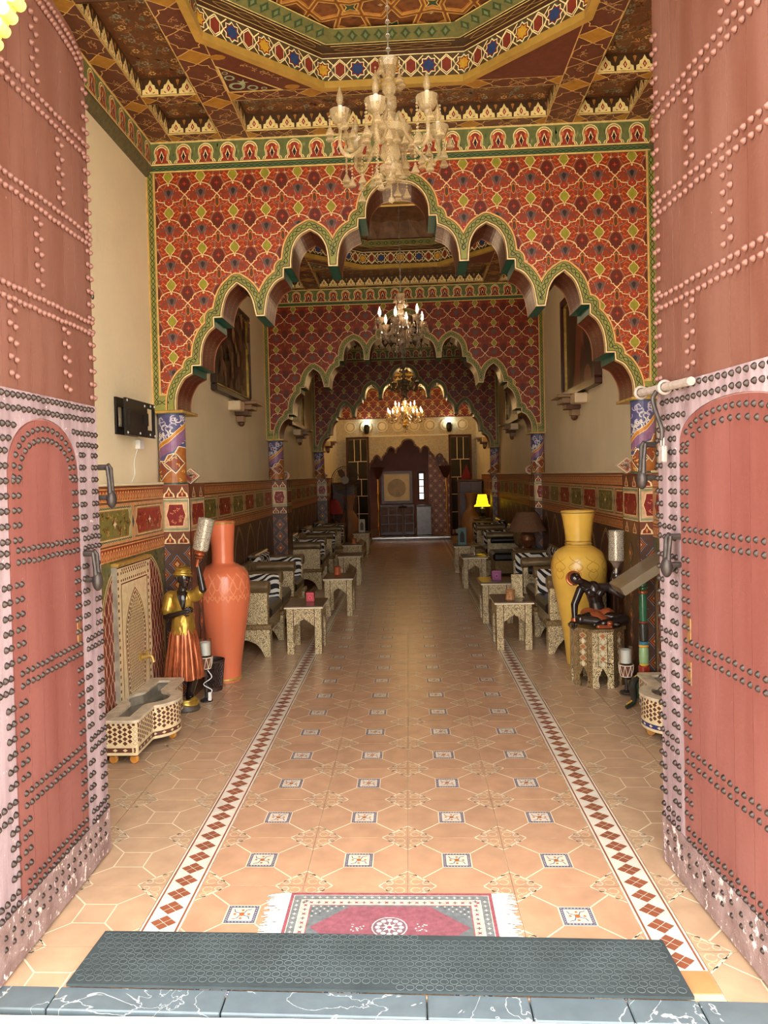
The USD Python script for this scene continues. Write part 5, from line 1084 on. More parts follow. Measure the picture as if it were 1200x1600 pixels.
def candle_lantern(label, loc, cord):
    t = thing('candle_lantern', label, 'lantern', loc)
    obj('glass_cylinder', lathe([(0.046, 0.05), (0.047, 0.19), (0.045, 0.19), (0.044, 0.05)], 24), M['glass'], t); obj('candle', lathe([(0, 0.075), (0.038, 0.075), (0.040, 0.08), (0.040, 0.165), (0.036, 0.170), (0.006, 0.166), (0, 0.166)], 24), M['wax'], t)
    obj('holder_cup', lathe([(0, -0.02), (0.036, -0.02), (0.044, 0.02), (0.049, 0.062), (0.046, 0.062), (0.040, 0.02), (0, 0.0)], 24), mat('cup_' + ('a' if cord else 'b'), S(110, 70, 52), 0.5), t)
    g = []
    for k in range(8):
        a = k * math.pi / 4; p = lambda b, r, z: (r * math.cos(a + b), r * math.sin(a + b), z); g.append(tube([p(0, 0.038, -0.02), p(0.2, 0.048, 0.02), p(0.39, 0.052, 0.06)], 0.0025, 5)); g.append(tube([p(0, 0.038, -0.02), p(-0.2, 0.048, 0.02), p(-0.39, 0.052, 0.06)], 0.0025, 5))
    g += [T(trimesh.creation.torus(0.051, 0.003, 24, 6), (0, 0, 0.061)), T(trimesh.creation.torus(0.038, 0.003, 24, 6), (0, 0, -0.02))]
    obj('wire_cage', cat3(g), M['wire'], t, kind='stuff')
    obj('stem', lathe([(0, -0.26 if cord else -0.14), (0.045, -0.26 if cord else -0.14), (0.045, -0.25 if cord else -0.13), (0.012, -0.235 if cord else -0.12), (0.010, -0.02), (0, -0.02)], 16), M['iron'], t)
    if cord: obj('cord', cat3([tube(spline([(0.02, -0.02, -0.03), (0.05, -0.03, -0.08), (-0.01, -0.03, -0.13), (0.05, -0.035, -0.17), (0.035, -0.04, -0.20)], 6), 0.004, 6), rbox(0.024, 0.048, -0.052, -0.03, -0.245, -0.185, 0.004)]), M['wax'], t)
    else: obj('wall_arm', cat3([tube([(0.0, 0, -0.06), (0.09, 0.02, -0.06), (0.13, 0.06, -0.02)], 0.012, 8), rbox(0.05, 0.12, -0.02, 0.05, -0.12, -0.03, 0.008)]), M['carved_dark'], t)
    return t
candle_lantern('white candle in a glass cylinder beside the waste bin, with a cord switch', (-1.495, 5.54, 0.26), True)
candle_lantern('white candle in a glass cylinder beside the octagonal table', (1.515, 5.60, 0.155), False)
M['black_metal'] = mat('black_metal', S(34, 28, 26), 0.45, metal=0.3, var=0.1)
t = thing('tv_bracket', 'empty black television bracket on the left wall', 'tv bracket', (XL, 5.30, 2.02))
def plate(y0, y1, z0, z1, x0, x1, holes):
    g = sbox(y0, z0, y1, z1)
    for h in holes: g = g.difference(sbox(*h))
    return extr(g, x1 - x0, ((x0, 0, 0), (0, 1, 0), (0, 0, 1)))
obj('wall_plate', plate(-0.375, 0.02, -0.11, 0.13, 0, 0.015, [(-0.345, -0.06, -0.245, 0.07)]), M['black_metal'], t, smooth=False)
obj('arm', rbox(0.01, 0.092, -0.24, -0.19, -0.04, 0.05, 0.005), M['black_metal'], t); obj('arm', rbox(0.01, 0.092, -0.02, 0.02, -0.04, 0.05, 0.005), M['black_metal'], t)
obj('front_plate', plate(-0.45, 0.115, -0.12, 0.115, 0.09, 0.105, [(-0.425, -0.06, -0.38, 0.05), (-0.045, -0.07, 0.085, 0.08), (-0.15, -0.03, -0.12, 0.03)]), M['black_metal'], t, smooth=False)
for y, z in ((-0.43, 0.10), (-0.43, -0.105), (0.10, 0.10), (0.10, -0.105), (-0.10, 0.09), (0.0, -0.10), (0.02, 0.098), (-0.2, -0.1)): obj('screw', T(trimesh.creation.cylinder(0.008, 0.004, sections=10), (0.107, y, z), ry=90), M['wax'], t)
t = thing('power_socket', 'small white power socket with a thin cable below the television bracket', 'socket', (XL, 5.33, 1.855))
obj('socket_box', rbox(0, 0.035, -0.045, 0.045, -0.03, 0.035, 0.006), M['wax'], t); obj('cable', tube(spline([(0.012, -0.03, -0.03), (0.008, -0.09, -0.12), (0.006, -0.08, -0.20), (0.006, -0.14, -0.262)], 8), 0.0035, 6), M['wax'], t)

# ================================================================ wall fountain of small tiles with its basin on castors
CRM, BRT, STONE = S(226, 204, 160), S(96, 58, 42), mat('grey_stone', S(150, 140, 124), 0.35, var=0.25, scale=14, bump=0.2)
t = thing('wall_fountain', 'cream and brown mosaic wall fountain with an arched niche on the left wall', 'fountain', (XL + DF, 4.92, 0))
fa = Art(); fa.poly(sbox(-0.30, 0.20, 0.30, 1.085), CRM, 0)
def checks(x0, x1, z0, z1, s, l, phase=0, fill=0.5):
    nx, nz = max(1, int((x1 - x0) / s)), max(1, int((z1 - z0) / s))
    for i in range(nx):
        for j in range(nz):
            if (i + j + phase) % 2 == 0: fa.poly(sbox(x0 + (i + 0.08) * s, z0 + (j + 0.08) * s, x0 + (i + 0.92) * s, z0 + (j + 0.92) * s), BRT, l)
for x0 in (-0.295, 0.250): checks(x0, x0 + 0.045, 0.22, 1.07, 0.0225, 1)
for z0 in (0.985, 1.030): checks(-0.24, 0.24, z0, z0 + 0.036, 0.018, 1)
for a, b in (((-0.235, 0.25), (-0.235, 0.972)), ((0.235, 0.25), (0.235, 0.972)), ((-0.235, 0.972), (0.235, 0.972)), ((-0.30, 1.076), (0.30, 1.076))): fa.line([a, b], 0.008, BRT, 2)
n1 = affinity.translate(Polygon([(-0.15, 0)] + [(x, z) for x, z in pointed(0.37, 0.68, 0.36)[1:-1]] + [(0.15, 0)]), 0, 0.24)
fa.poly(n1.buffer(0.004), BRT, 2); fa.poly(n1.buffer(-0.004), CRM, 3)
ln = LineString(n1.buffer(-0.02).exterior.coords)
for i in range(110):
    p = ln.interpolate(i / 110, normalized=True)
    if i % 2: fa.poly(Polygon(ell(p.x, p.y, 0.013, 0.013, 4, 45, 405)).intersection(n1.buffer(-0.006)), BRT, 4)
n2 = n1.buffer(-0.042); fa.poly(n2.buffer(0.004), BRT, 4); fa.poly(n2, S(206, 184, 144), 5)
for i in range(-9, 10):
    for j in range(0, 36):
        x, z = (i + 0.5 * (j % 2)) * 0.021, 0.26 + j * 0.0185
        if n2.contains(Point(x, z)): fa.poly(ogee(x, z, 0.0065, 0.0095), (BRT, S(70, 54, 50), S(128, 84, 60))[(i + j) % 3], 6)
obj('tiled_panel', bx(0.0, 0.035, -0.30, 0.30, 0.20, 1.085), STONE, t)
q = Painted(); fa.stamp(q, ((0.0355, 0, 0), (0, 1, 0), (0, 0, 1)), step=0.0004); obj('mosaic', q, M['paint_gloss'], t)
obj('cornice', rbox(0, 0.05, -0.31, 0.31, 1.085, 1.105, 0.004), M['gilt'], t)
tp_ = obj('tap', cat3([T(lathe([(0, 0), (0.030, 0), (0.032, 0.008), (0.014, 0.014), (0.012, 0.05), (0, 0.05)], 14), (0.036, 0.06, 0.455), ry=90), tube(spline([(0.07, 0.06, 0.455), (0.11, 0.06, 0.46), (0.125, 0.06, 0.42)], 6), 0.010, 8), tube([(0.08, 0.03, 0.49), (0.08, 0.09, 0.49)], 0.006, 6), tube([(0.08, 0.06, 0.455), (0.08, 0.06, 0.49)], 0.006, 6)]), M['gilt'], t, label='brass tap')
def tiled_basin(label, loc, mirror, blue):
    t = thing('tiled_basin', label, 'basin', loc); s_ = -1 if mirror else 1
    plan = sbox(0.0, -0.47, 0.205, 0.44).union(Point(0.125, -0.02).buffer(0.19, 16)); plan = plan.buffer(-0.018).buffer(0.036).buffer(-0.018)
    if mirror: plan = affinity.scale(plan, -1, 1, origin=(0, 0))
    ring_ = plan.difference(plan.buffer(-0.045))
    obj('wall', extr(ring_, 0.190, ((0, 0, 0.06), (1, 0, 0), (0, 1, 0))), M['wax'] if False else STONE, t, smooth=25); obj('floor', extr(plan.buffer(-0.03), 0.03, ((0, 0, 0.065), (1, 0, 0), (0, 1, 0))), STONE, t)
    obj('rim', extr(plan.buffer(0.012).difference(plan.buffer(-0.06)), 0.016, ((0, 0, 0.248), (1, 0, 0), (0, 1, 0))), mat('basin_rim_' + str(blue), S(206, 190, 164), 0.4, var=0.2, scale=20), t, smooth=25)
    obj('water', extr(plan.buffer(-0.044), 0.004, ((0, 0, 0.185), (1, 0, 0), (0, 1, 0))), mat('basin_water_' + str(blue), S(120, 116, 104), 0.06, var=0.1), t)
    # mosaic wrapped round the outside
    L = LineString(plan.exterior.coords); q = Painted(); n_u = int(L.length / 0.0285); P0 = [np.array(L.interpolate(i * L.length / (n_u * 2)).coords[0]) for i in range(n_u * 2 + 1)]
    cen = np.array(plan.centroid.coords[0])
    def out(i, off=0.0015):
        i = i % (n_u * 2); d = P0[(i + 1) % (n_u * 2)] - P0[i - 1]; nn = np.array([d[1], -d[0]]); nn /= np.linalg.norm(nn)
        return P0[i] + nn * off * (1 if plan.exterior.is_ccw else -1)
    for i in range(n_u * 2):                                 # cream ground
        a, b = out(i), out(i + 1); q.add([(*a, 0.062), (*b, 0.062), (*b, 0.247), (*a, 0.247)], [(0, 1, 2), (0, 2, 3)], CRM)
    for i in range(n_u):
        k = 2 * i
        for j in range(4):
            z = 0.13 + j * 0.0262 + (0.0131 if i % 2 else 0); w = 0.0125
            a, b, c = out(k - 1, 0.0022), out(k, 0.0022), out(k + 1, 0.0022)
            if abs(j - 2) <= 2: q.add([(*a, z), (*b, z - w), (*c, z), (*b, z + w)], [(0, 1, 2), (0, 2, 3)], BRT)
        a, b = out(k - 0, 0.0022), out(k + 1, 0.0022)
        q.add([(*a, 0.230), (*b, 0.230), (*b, 0.242), (*a, 0.242)], [(0, 1, 2), (0, 2, 3)], BRT)
        a, b = out(k, 0.0022), out(k + 2, 0.0022); q.add([(*a, 0.078), (*b, 0.078), (*b, 0.104), (*a, 0.104)], [(0, 1, 2), (0, 2, 3)], S(52, 58, 110) if blue else BRT)
        if i % 2 == 0:
            a, b, c = out(k - 1, 0.003), out(k, 0.003), out(k + 1, 0.003); q.add([(*a, 0.091), (*b, 0.082), (*c, 0.091), (*b, 0.100)], [(0, 1, 2), (0, 2, 3)], CRM)
    obj('mosaic', q, M['paint_gloss'], t)
    for x, y in ((0.05, -0.42), (0.17, -0.42), (0.26, 0.0), (0.05, 0.39)):
        x *= s_; c_ = obj('castor', T(lathe([(0, -0.012), (0.022, -0.012), (0.026, -0.006), (0.026, 0.006), (0.022, 0.012), (0, 0.012)], 18), (x, y, 0.0265), ry=90, rz=78), mat(f'castor_orange_{blue}_{int(x*100+50)}_{int(y*100+50)}', S(206, 140, 60), 0.4), t, label='orange castor')
        obj('fork', rbox(x - 0.012, x + 0.012, y - 0.018, y + 0.018, 0.045, 0.066, 0.003), M['iron'], t)
    return t
tiled_basin('cream and brown mosaic basin on orange castors under the wall fountain', (XL + DF + 0.05, 4.74, 0), False, 0)
tiled_basin('mosaic basin with a blue base band, half hidden behind the right door', (XR - DF - 0.055, 4.74, 0), True, 1)

# ================================================================ tiled cubes on the ledge, pictures, corbel shelves
for k, (x, y, lb) in enumerate([(-1.695, 6.03, 'diamond-set patterned tile block beside the nearest left column'), (1.655, 6.03, 'diamond-set patterned tile block beside the nearest right column'), (-1.695, 10.65, 'diamond-set tile block beside the second left column'), (1.655, 10.65, 'diamond-set tile block beside the second right column'), (-1.695, 15.78, 'diamond-set tile block at the farthest left column'), (1.655, 15.78, 'diamond-set tile block at the farthest right column')]):
    t = thing('tile_block', lb, 'tile block', (x, y, 1.633)); s_ = 0.074
    sq = Polygon([(-s_, 0), (0, -s_ * 0.82), (s_, 0), (0, s_ * 0.82)]) if k != 3 and k != 2 else Polygon(ell(0, 0, s_, s_ * 0.85, 8, 22, 382))
    obj('block', extr(sq, 0.06, ((0, 0.03, 0), (1, 0, 0), (0, 0, 1))), M['plaster'], t, smooth=False)
    a = Art().poly(sq, S(240, 218, 184), 0).poly(affinity.scale(sq, 0.86, 0.86), S(150, 72, 52), 1).poly(affinity.scale(sq, 0.76, 0.76), S(236, 206, 170), 2).poly(affinity.scale(sq, 0.70, 0.70), S(160, 70, 50), 3)
    r = random.Random(k)
    for i in range(6): flourish(a, r.uniform(-0.025, 0.025), r.uniform(-0.02, 0.02), 0.022, S(240, 214, 180), r, 4, 0.004, 4)
    q = Painted(); a.stamp(q, ((0, -0.0312, 0), (1, 0, 0), (0, 0, 1))); obj('front_tile', q, M['paint_gloss'], t)
    obj('peg', bx(-0.012 if x < 0 else 0.0, 0.0 if x < 0 else 0.012, -0.01, 0.01, -0.062, -0.04), M['plaster'], t) if False else None
def picture(name, label, x, y0, y1, z0, z1, inward, fn, fm):
    t = thing(name, label, 'painting', (x, (y0 + y1) / 2, (z0 + z1) / 2)); w, h = (y1 - y0) / 2, (z1 - z0) / 2; b = 0.07
    for (a0, a1, c0, c1) in ((-w, w, h - b, h), (-w, w, -h, -h + b), (-w, -w + b, -h + b, h - b), (w - b, w, -h + b, h - b)):
        obj('frame_rail', rbox(0, inward * 0.06, a0, a1, c0, c1, 0.012), fm, t)
    obj('gilt_slip', extr(sbox(-w + b - 0.004, -h + b - 0.004, w - b + 0.004, h - b + 0.004).difference(sbox(-w + b + 0.014, -h + b + 0.014, w - b - 0.014, h - b - 0.014)), 0.045, ((0, 0, 0), (0, 1, 0), (0, 0, 1)) if inward > 0 else ((0, 0, 0), (0, -1, 0), (0, 0, 1))), M['gilt'], t, smooth=False)
    a = Art(); fn(a, w - b, h - b); q = Painted(); a.stamp(q, ((inward * 0.02, 0, 0), (0, inward, 0), (0, 0, 1))); obj('canvas', q, M['paint'], t)
    return t
def battle(a, w, h):
    r = random.Random(3); a.poly(sbox(-w, -h, w, h), S(92, 66, 46), 0)
    for k in range(90):
        x, z = r.uniform(-w, w), r.uniform(-h, h); p = [(x + r.uniform(-0.09, 0.09), z + r.uniform(-0.12, 0.12)) for _ in range(5)]
        g = Polygon(p).convex_hull.intersection(sbox(-w, -h, w, h))
        if g.geom_type == 'Polygon' and g.area > 1e-4: a.poly(g, (S(66, 46, 34), S(116, 84, 56), S(86, 56, 44), S(140, 108, 76), S(74, 60, 44), S(104, 60, 46))[k % 6], 1 + k)
def portrait(a, w, h):
    cb = sbox(-w, -h, w, h); a.poly(cb, S(62, 40, 30), 0)
    a.poly(Polygon([(0.05, -h), (0.16, -0.25), (0.10, 0.30), (-0.02, 0.62), (-0.16, 0.30), (-0.30, -0.30), (-0.40, -h)]).intersection(cb), S(120, 58, 36), 1)
    a.poly(ell(0.05, 0.02, 0.05, 0.065, 12), S(132, 90, 66), 2); a.poly([(0.05, -0.05), (0.2, -0.2), (0.24, -h * 0.9), (-0.06, -h * 0.9), (-0.04, -0.2)], S(74, 36, 30), 2)
    a.poly(Polygon(ell(0.28, -0.42, 0.16, 0.13, 14)).intersection(cb), S(128, 78, 60), 3); a.poly(Polygon([(0.3, h), (0.46, h), (w, -0.2), (0.3, -0.1)]).intersection(cb), S(48, 34, 28), 2)
M['mahogany'] = mat('mahogany', S(74, 40, 32), 0.35, var=0.15, scale=12)
picture('painting', 'large dark battle painting on the left wall of the second bay', XL, 7.42, 9.12, 2.46, 3.50, 1, battle, mat('dark_frame', S(62, 46, 38), 0.4, var=0.2))
picture('painting', 'large dark painting of a robed red figure on the right wall', XR, 7.30, 8.85, 2.40, 3.48, -1, portrait, M['mahogany'])
M['corbel'] = mat('corbel_plaster', S(150, 116, 84), 0.5, var=0.1); M['lamp_white'] = mat('white_box', S(228, 204, 166), 0.5, var=0.03)
def corbel_shelf(label, x, y, z, inward):
    t = thing('corbel_shelf', label, 'shelf', (x, y, z), 0)
    s_ = inward; B = lambda x0, x1, y0, y1, z0, z1, r=0.006: rbox(min(s_ * x0, s_ * x1), max(s_ * x0, s_ * x1), y0, y1, z0, z1, r)
    obj('shelf_top', B(0, 0.26, -0.20, 0.20, -0.02, 0.012), M['corbel'], t); obj('upper_tier', B(0, 0.20, -0.15, 0.15, -0.075, -0.02), M['corbel'], t); obj('middle_tier', B(0, 0.15, -0.10, 0.10, -0.135, -0.075), M['brown_wood'], t); obj('lower_tier', B(0, 0.09, -0.06, 0.06, -0.20, -0.135), M['corbel'], t)
    obj('drop', sph((s_ * 0.05, 0, -0.215), 0.035, 2), M['brown_wood'], t)
    obj('white_block', B(0.0, 0.13, -0.42, -0.20, -0.10, 0.0, 0.008), M['lamp_white'], t)
    return t
corbel_shelf('stepped corbel shelf under the battle painting', XL, 8.55, 2.43, 1); corbel_shelf('stepped corbel shelf under the robed figure painting', XR, 8.30, 2.38, -1)
for k, (x, y, s_, lb) in enumerate([(XL, 13.2, 1, 'stepped corbel shelf on the left wall of the third bay'), (XR, 13.2, -1, 'stepped corbel shelf on the right wall of the third bay'), (XL, 17.9, 1, 'stepped corbel shelf on the left wall of the last bay'), (XR, 17.9, -1, 'stepped corbel shelf on the right wall of the last bay')]): corbel_shelf(lb, x, y, 2.40, s_)
picture('painting', 'dim framed painting on the left wall of the third bay', XL, 12.3, 13.8, 2.44, 3.45, 1, battle, M['mahogany'])
picture('painting', 'dim framed painting on the right wall of the third bay', XR, 12.3, 13.8, 2.44, 3.45, -1, battle, M['mahogany'])

# ================================================================ things on the side tables
TT = 0.4415
def small_box(name, label, cat_, loc, w, h, col, extra=None):
    t = thing(name, label, cat_, loc); m = mat(name + '_' + str(len(_names)), col, 0.4, var=0.1, scale=30)
    obj('body', rbox(-w / 2, w / 2, -w / 2, w / 2, 0, h, 0.003), m, t)
    a = Art(); a.poly(ell(0, h * 0.45, w * 0.22, h * 0.24, 8), shade(col, 1.8), 1); a.poly(ell(0, h * 0.45, w * 0.12, h * 0.14, 8), shade(col, 0.6), 2); a.poly(sbox(-w / 2, h * 0.88, w / 2, h * 0.94), shade(col, 1.7), 1)
    q = Painted(); a.stamp(q, ((0, -w / 2 - 0.0008, 0), (1, 0, 0), (0, 0, 1))); obj('motif', q, M['paint'], t)
    obj('lid_opening', rbox(-w * 0.32, w * 0.32, -w * 0.32, w * 0.32, h - 0.001, h + 0.004, 0.001), M['brown_wood'], t); return t
small_box('candle_box', 'pink candle box on the nearest left side table', 'candle box', (-0.94, 7.25, TT), 0.075, 0.085, S(196, 66, 78))
small_box('candle_box', 'purple box on the second right side table', 'box', (0.93, 8.50, TT), 0.10, 0.105, S(132, 62, 104))
def carved_holder(label, loc, col, tall=None):
    t = thing('carved_holder', label, 'candle holder', loc); r = random.Random(9)
    obj('body', lathe([(0, 0), (0.036, 0), (0.043, 0.01), (0.036, 0.05), (0.042, 0.092), (0.038, 0.096), (0.030, 0.09), (0.028, 0.04), (0, 0.03)], 10), mat('holder_' + str(len(_names)), col, 0.5, var=0.35, scale=60, bump=0.6, bscale=80), t, smooth=False)
    obj('wax', lathe([(0, 0.03), (0.027, 0.03), (0.027, 0.07), (0, 0.072)], 10), M['wax'], t); return t
carved_holder('carved pale wooden holder on the nearest right side table', (0.90, 7.12, TT), S(176, 124, 78))
carved_holder('small orange holder on the second left side table', (-0.86, 9.16, TT), S(190, 92, 54))
carved_holder('orange figure holder on the fourth left side table', (-0.95, 13.3, TT), S(196, 112, 56))
t = thing('card_stand', 'tall embossed card stand on the nearest right side table', 'card stand', (0.985, 7.28, TT))
obj('panel', rbox(-0.052, 0.052, -0.012, 0.012, 0.008, 0.215, 0.003), M['carved'], t); obj('foot', rbox(-0.06, 0.06, -0.04, 0.04, 0, 0.010, 0.002), M['carved'], t)
t = thing('candlestick', 'small silver candlestick on the third right side table', 'candlestick', (0.915, 11.06, TT))
M['silver'] = mat('silver', S(206, 200, 190), 0.25, metal=0.8, var=0.05)
obj('stem', lathe([(0, 0), (0.045, 0), (0.045, 0.006), (0.012, 0.014), (0.008, 0.04), (0.014, 0.05), (0.007, 0.06), (0.008, 0.13), (0.0, 0.13)], 16), M['silver'], t); obj('dish', lathe([(0, 0.126), (0.06, 0.128), (0.065, 0.136), (0.02, 0.134), (0, 0.134)], 20), M['silver'], t); obj('tray', rbox(-0.10, 0.10, -0.06, 0.06, -0.0005, 0.004, 0.001), M['mahogany'], t)
def plaque(label, loc, col, inner, w, h):
    t = thing('framed_plaque', label, 'plaque', loc); m = mat('plaque_' + str(len(_names)), col, 0.5, var=0.1)
    obj('frame', extr(sbox(-w / 2, 0, w / 2, h).difference(affinity.translate(Polygon(pointed(w * 0.56, h * 0.66, h * 0.40)), 0, h * 0.14)), 0.025, ((0, 0.012, 0), (1, 0, 0), (0, 0, 1))), m, t, smooth=False)
    obj('inset', bx(-w / 2 + 0.01, w / 2 - 0.01, 0.0, 0.010, 0.01, h - 0.01), mat('inset_' + str(len(_names)), inner, 0.6), t); obj('stand', rbox(-w * 0.4, w * 0.4, 0.0, 0.06, 0, 0.012, 0.002), M['brown_wood'], t); return t
plaque('white framed plaque on the farthest left side table', (-0.98, 16.1, TT), S(196, 186, 160), S(96, 84, 66), 0.13, 0.27); plaque('teal arched frame on the farthest right side table', (0.86, 12.8, TT), S(92, 122, 120), S(52, 44, 38), 0.135, 0.275)

# ================================================================ lamps on the far furniture
def pedestal(label, loc, w, h):
    t = thing('pedestal', label, 'stand', loc); obj('top', rbox(-w / 2 - 0.015, w / 2 + 0.015, -w / 2 - 0.015, w / 2 + 0.015, h - 0.025, h, 0.004), M['dark_top'], t)
    for sx in (-1, 1):
        for sy in (-1, 1): obj('leg', rbox(sx * (w / 2 - 0.03) - 0.02, sx * (w / 2 - 0.03) + 0.02, sy * (w / 2 - 0.03) - 0.02, sy * (w / 2 - 0.03) + 0.02, 0, h - 0.024, 0.003), M['carved_dark'], t)
    for y in (-w / 2, w / 2 - 0.015): obj('apron', bx(-w / 2 + 0.04, w / 2 - 0.04, y, y + 0.015, h - 0.12, h - 0.024), M['carved_dark'], t)
    return t
def table_lamp(label, loc, base_prof, bm, shade_prof, sm, light=None):
    t = thing('table_lamp', label, 'lamp', loc); obj('base', lathe(base_prof, 24), bm, t)
    obj('lamp_shade', lathe(shade_prof, 32), sm, t, label='lamp shade')
    zt = shade_prof[0][1]; obj('stem', lathe([(0, base_prof[-1][1] - 0.02), (0.008, base_prof[-1][1] - 0.02), (0.008, zt + 0.1), (0, zt + 0.1)], 8), M['gilt'], t)
    if light:
        obj('bulb', sph((0, 0, zt + 0.09), 0.03, 2), light, t)
    return t
M['copper'] = mat('hammered_copper', S(134, 88, 60), 0.32, metal=0.5, var=0.2, scale=30, bump=0.4, bscale=60)
M['brown_shade'] = mat('brown_fabric', S(112, 78, 54), 0.85, var=0.15, scale=60)
pedestal('dark stand under the big brown lamp', (1.50, 10.02, 0), 0.30, 0.62)
table_lamp('big brown fabric lamp with a hammered copper base on the right', (1.50, 10.02, 0.62), [(0, 0), (0.06, 0), (0.065, 0.02), (0.05, 0.03), (0.09, 0.07), (0.105, 0.12), (0.085, 0.18), (0.03, 0.215), (0.02, 0.24), (0, 0.24)], M['copper'], [(0.245, 0.235), (0.238, 0.25), (0.13, 0.475), (0.126, 0.472), (0.234, 0.248)], M['brown_shade'])
ylw = usdkit.material(stage, '/World/Looks/lit_yellow_shade', {'e': ('emission', {'color': S(255, 226, 40), 'strength': 1.5}), 't': ('translucent_bsdf', {'color': S(240, 210, 40)}), 'm': ('mix_closure', {'fac': 0.6})}, [('e.emission', 'm.closure1'), ('t.BSDF', 'm.closure2')], surface='m.closure')
pedestal('dark stand under the lit yellow lamp', (1.53, 16.35, 0), 0.34, 0.66)
table_lamp('small lit yellow lamp at the far right', (1.53, 16.35, 0.66), [(0, 0), (0.07, 0), (0.075, 0.02), (0.04, 0.05), (0.075, 0.12), (0.06, 0.2), (0.02, 0.24), (0, 0.25)], M['black_metal'], [(0.17, 0.25), (0.168, 0.27), (0.13, 0.30), (0.105, 0.42), (0.09, 0.50), (0.085, 0.50), (0.10, 0.42), (0.126, 0.30), (0.164, 0.27)], ylw, emit('yellow_bulb', (1.0, 0.75, 0.25), 60.0))
M['red_shade'] = mat('red_fabric', S(150, 40, 34), 0.8, var=0.1)
pedestal('dark stand under the red lamp', (-1.58, 16.35, 0), 0.34, 0.62)
table_lamp('small red fabric lamp at the far left', (-1.58, 16.35, 0.62), [(0, 0), (0.07, 0), (0.07, 0.02), (0.03, 0.05), (0.05, 0.12), (0.03, 0.2), (0.015, 0.22), (0, 0.22)], M['mahogany'], [(0.20, 0.20), (0.19, 0.24), (0.13, 0.42), (0.075, 0.50), (0.07, 0.50), (0.126, 0.42), (0.186, 0.24)], M['red_shade'])
# ================================================================ the two statues and the slanted stand
M['ebony'] = mat('black_lacquer', S(38, 28, 25), 0.18, var=0.08, coat=0.5)
M['gold_paint'] = mat('gold_paint', S(176, 140, 58), 0.30, metal=0.55, var=0.25, scale=18)
M['copper_paint'] = mat('copper_paint', S(178, 96, 58), 0.28, metal=0.5, var=0.25, scale=18)
mz = {'tc': ('texture_coordinate', {}), 'v': ('voronoi_texture', {'scale': 190.0}), 'r': ('rgb_ramp', {'ramp': [(0.0, S(232, 228, 214)), (0.45, S(196, 186, 166)), (0.75, S(120, 108, 92))]}), 'p': ('principled_bsdf', {'roughness': 0.22, 'metallic': 0.25})}
M['mosaic_glass'] = usdkit.material(stage, '/World/Looks/mosaic_glass', mz, [('tc.object', 'v.vector'), ('v.distance', 'r.fac'), ('r.color', 'p.base_color')], surface='p.BSDF')
V = np.array
def hand_chains(w, fwd, up, s=1.0, curl=0.5, side=1):
    """palm and five fingers: w wrist, fwd along the hand, up the back of the hand, side +1/-1 where the thumb leaves"""
    w, f, u = V(w, float), V(fwd, float) / np.linalg.norm(fwd), V(up, float); u = u - f * (u @ f); u /= np.linalg.norm(u); r = np.cross(f, u) * side
    out = [((w, 0.011 * s), (w + f * 0.040 * s + r * 0.008 * s, 0.010 * s)), ((w, 0.011 * s), (w + f * 0.040 * s - r * 0.010 * s, 0.010 * s))]
    for k, (o, L) in enumerate(((0.016, 0.030), (0.006, 0.034), (-0.005, 0.031), (-0.015, 0.024))):
        a = w + f * 0.042 * s + r * o * s; b = a + (f * math.cos(curl) - u * math.sin(curl)) * L * 0.6 * s; c = b + (f * math.cos(curl * 2.2) - u * math.sin(curl * 2.2)) * L * 0.55 * s
        out += [((a, 0.0062 * s), (b, 0.0055 * s)), ((b, 0.0055 * s), (c, 0.0045 * s))]
    a = w + f * 0.012 * s + r * 0.012 * s; b = a + (f * 0.6 + r * 0.8) * 0.022 * s; c = b + (f * 0.9 + r * 0.2 - u * 0.3) * 0.018 * s
    return out + [((a, 0.0075 * s), (b, 0.0062 * s)), ((b, 0.0062 * s), (c, 0.005 * s))]
def head_chains(c, look, up, r):
    """skull, jaw, nose, lips, ears"""
    c, f, u = V(c, float), V(look, float) / np.linalg.norm(look), V(up, float); u = u - f * (u @ f); u /= np.linalg.norm(u); s = np.cross(f, u)
    o = [((c + u * 0.15 * r, r * 0.90), (c - f * 0.15 * r + u * 0.2 * r, r * 0.92)), ((c + f * 0.10 * r, r * 0.80), (c + f * 0.28 * r - u * 0.85 * r, r * 0.40)), ((c + f * 0.80 * r + u * 0.12 * r, r * 0.10), (c + f * 1.02 * r - u * 0.20 * r, r * 0.15)), ((c + f * 0.78 * r - u * 0.52 * r - s * 0.16 * r, r * 0.10), (c + f * 0.78 * r - u * 0.52 * r + s * 0.16 * r, r * 0.10)), ((c + f * 0.70 * r + u * 0.30 * r - s * 0.4 * r, r * 0.10), (c + f * 0.70 * r + u * 0.30 * r + s * 0.4 * r, r * 0.10))]
    for q in (1, -1): o.append(((c + s * q * 0.86 * r + u * 0.15 * r, r * 0.14), (c + s * q * 0.84 * r - u * 0.18 * r, r * 0.10)))
    return o, f, u, s
def face_paint(t, c, f, u, s, r):
    for q in (1, -1):
        e = c + f * 0.735 * r + u * 0.14 * r + s * q * 0.32 * r
        w_ = obj('eye', sph(e, r * 0.115, 2), M['wax'], t, label='white eye'); obj('pupil', sph(e + f * r * 0.08, r * 0.055, 1), M['ebony'], t)
    obj('lips', cat3([tube([c + f * 0.80 * r - u * 0.46 * r - s * 0.20 * r, c + f * 0.89 * r - u * 0.45 * r, c + f * 0.80 * r - u * 0.46 * r + s * 0.20 * r], [r * 0.03, r * 0.055, r * 0.03], 7), tube([c + f * 0.78 * r - u * 0.57 * r - s * 0.16 * r, c + f * 0.87 * r - u * 0.58 * r, c + f * 0.78 * r - u * 0.57 * r + s * 0.16 * r], [r * 0.03, r * 0.06, r * 0.03], 7)]), mat(f'lip_red_{int(c[2]*1000)}', S(150, 62, 58), 0.35), t)
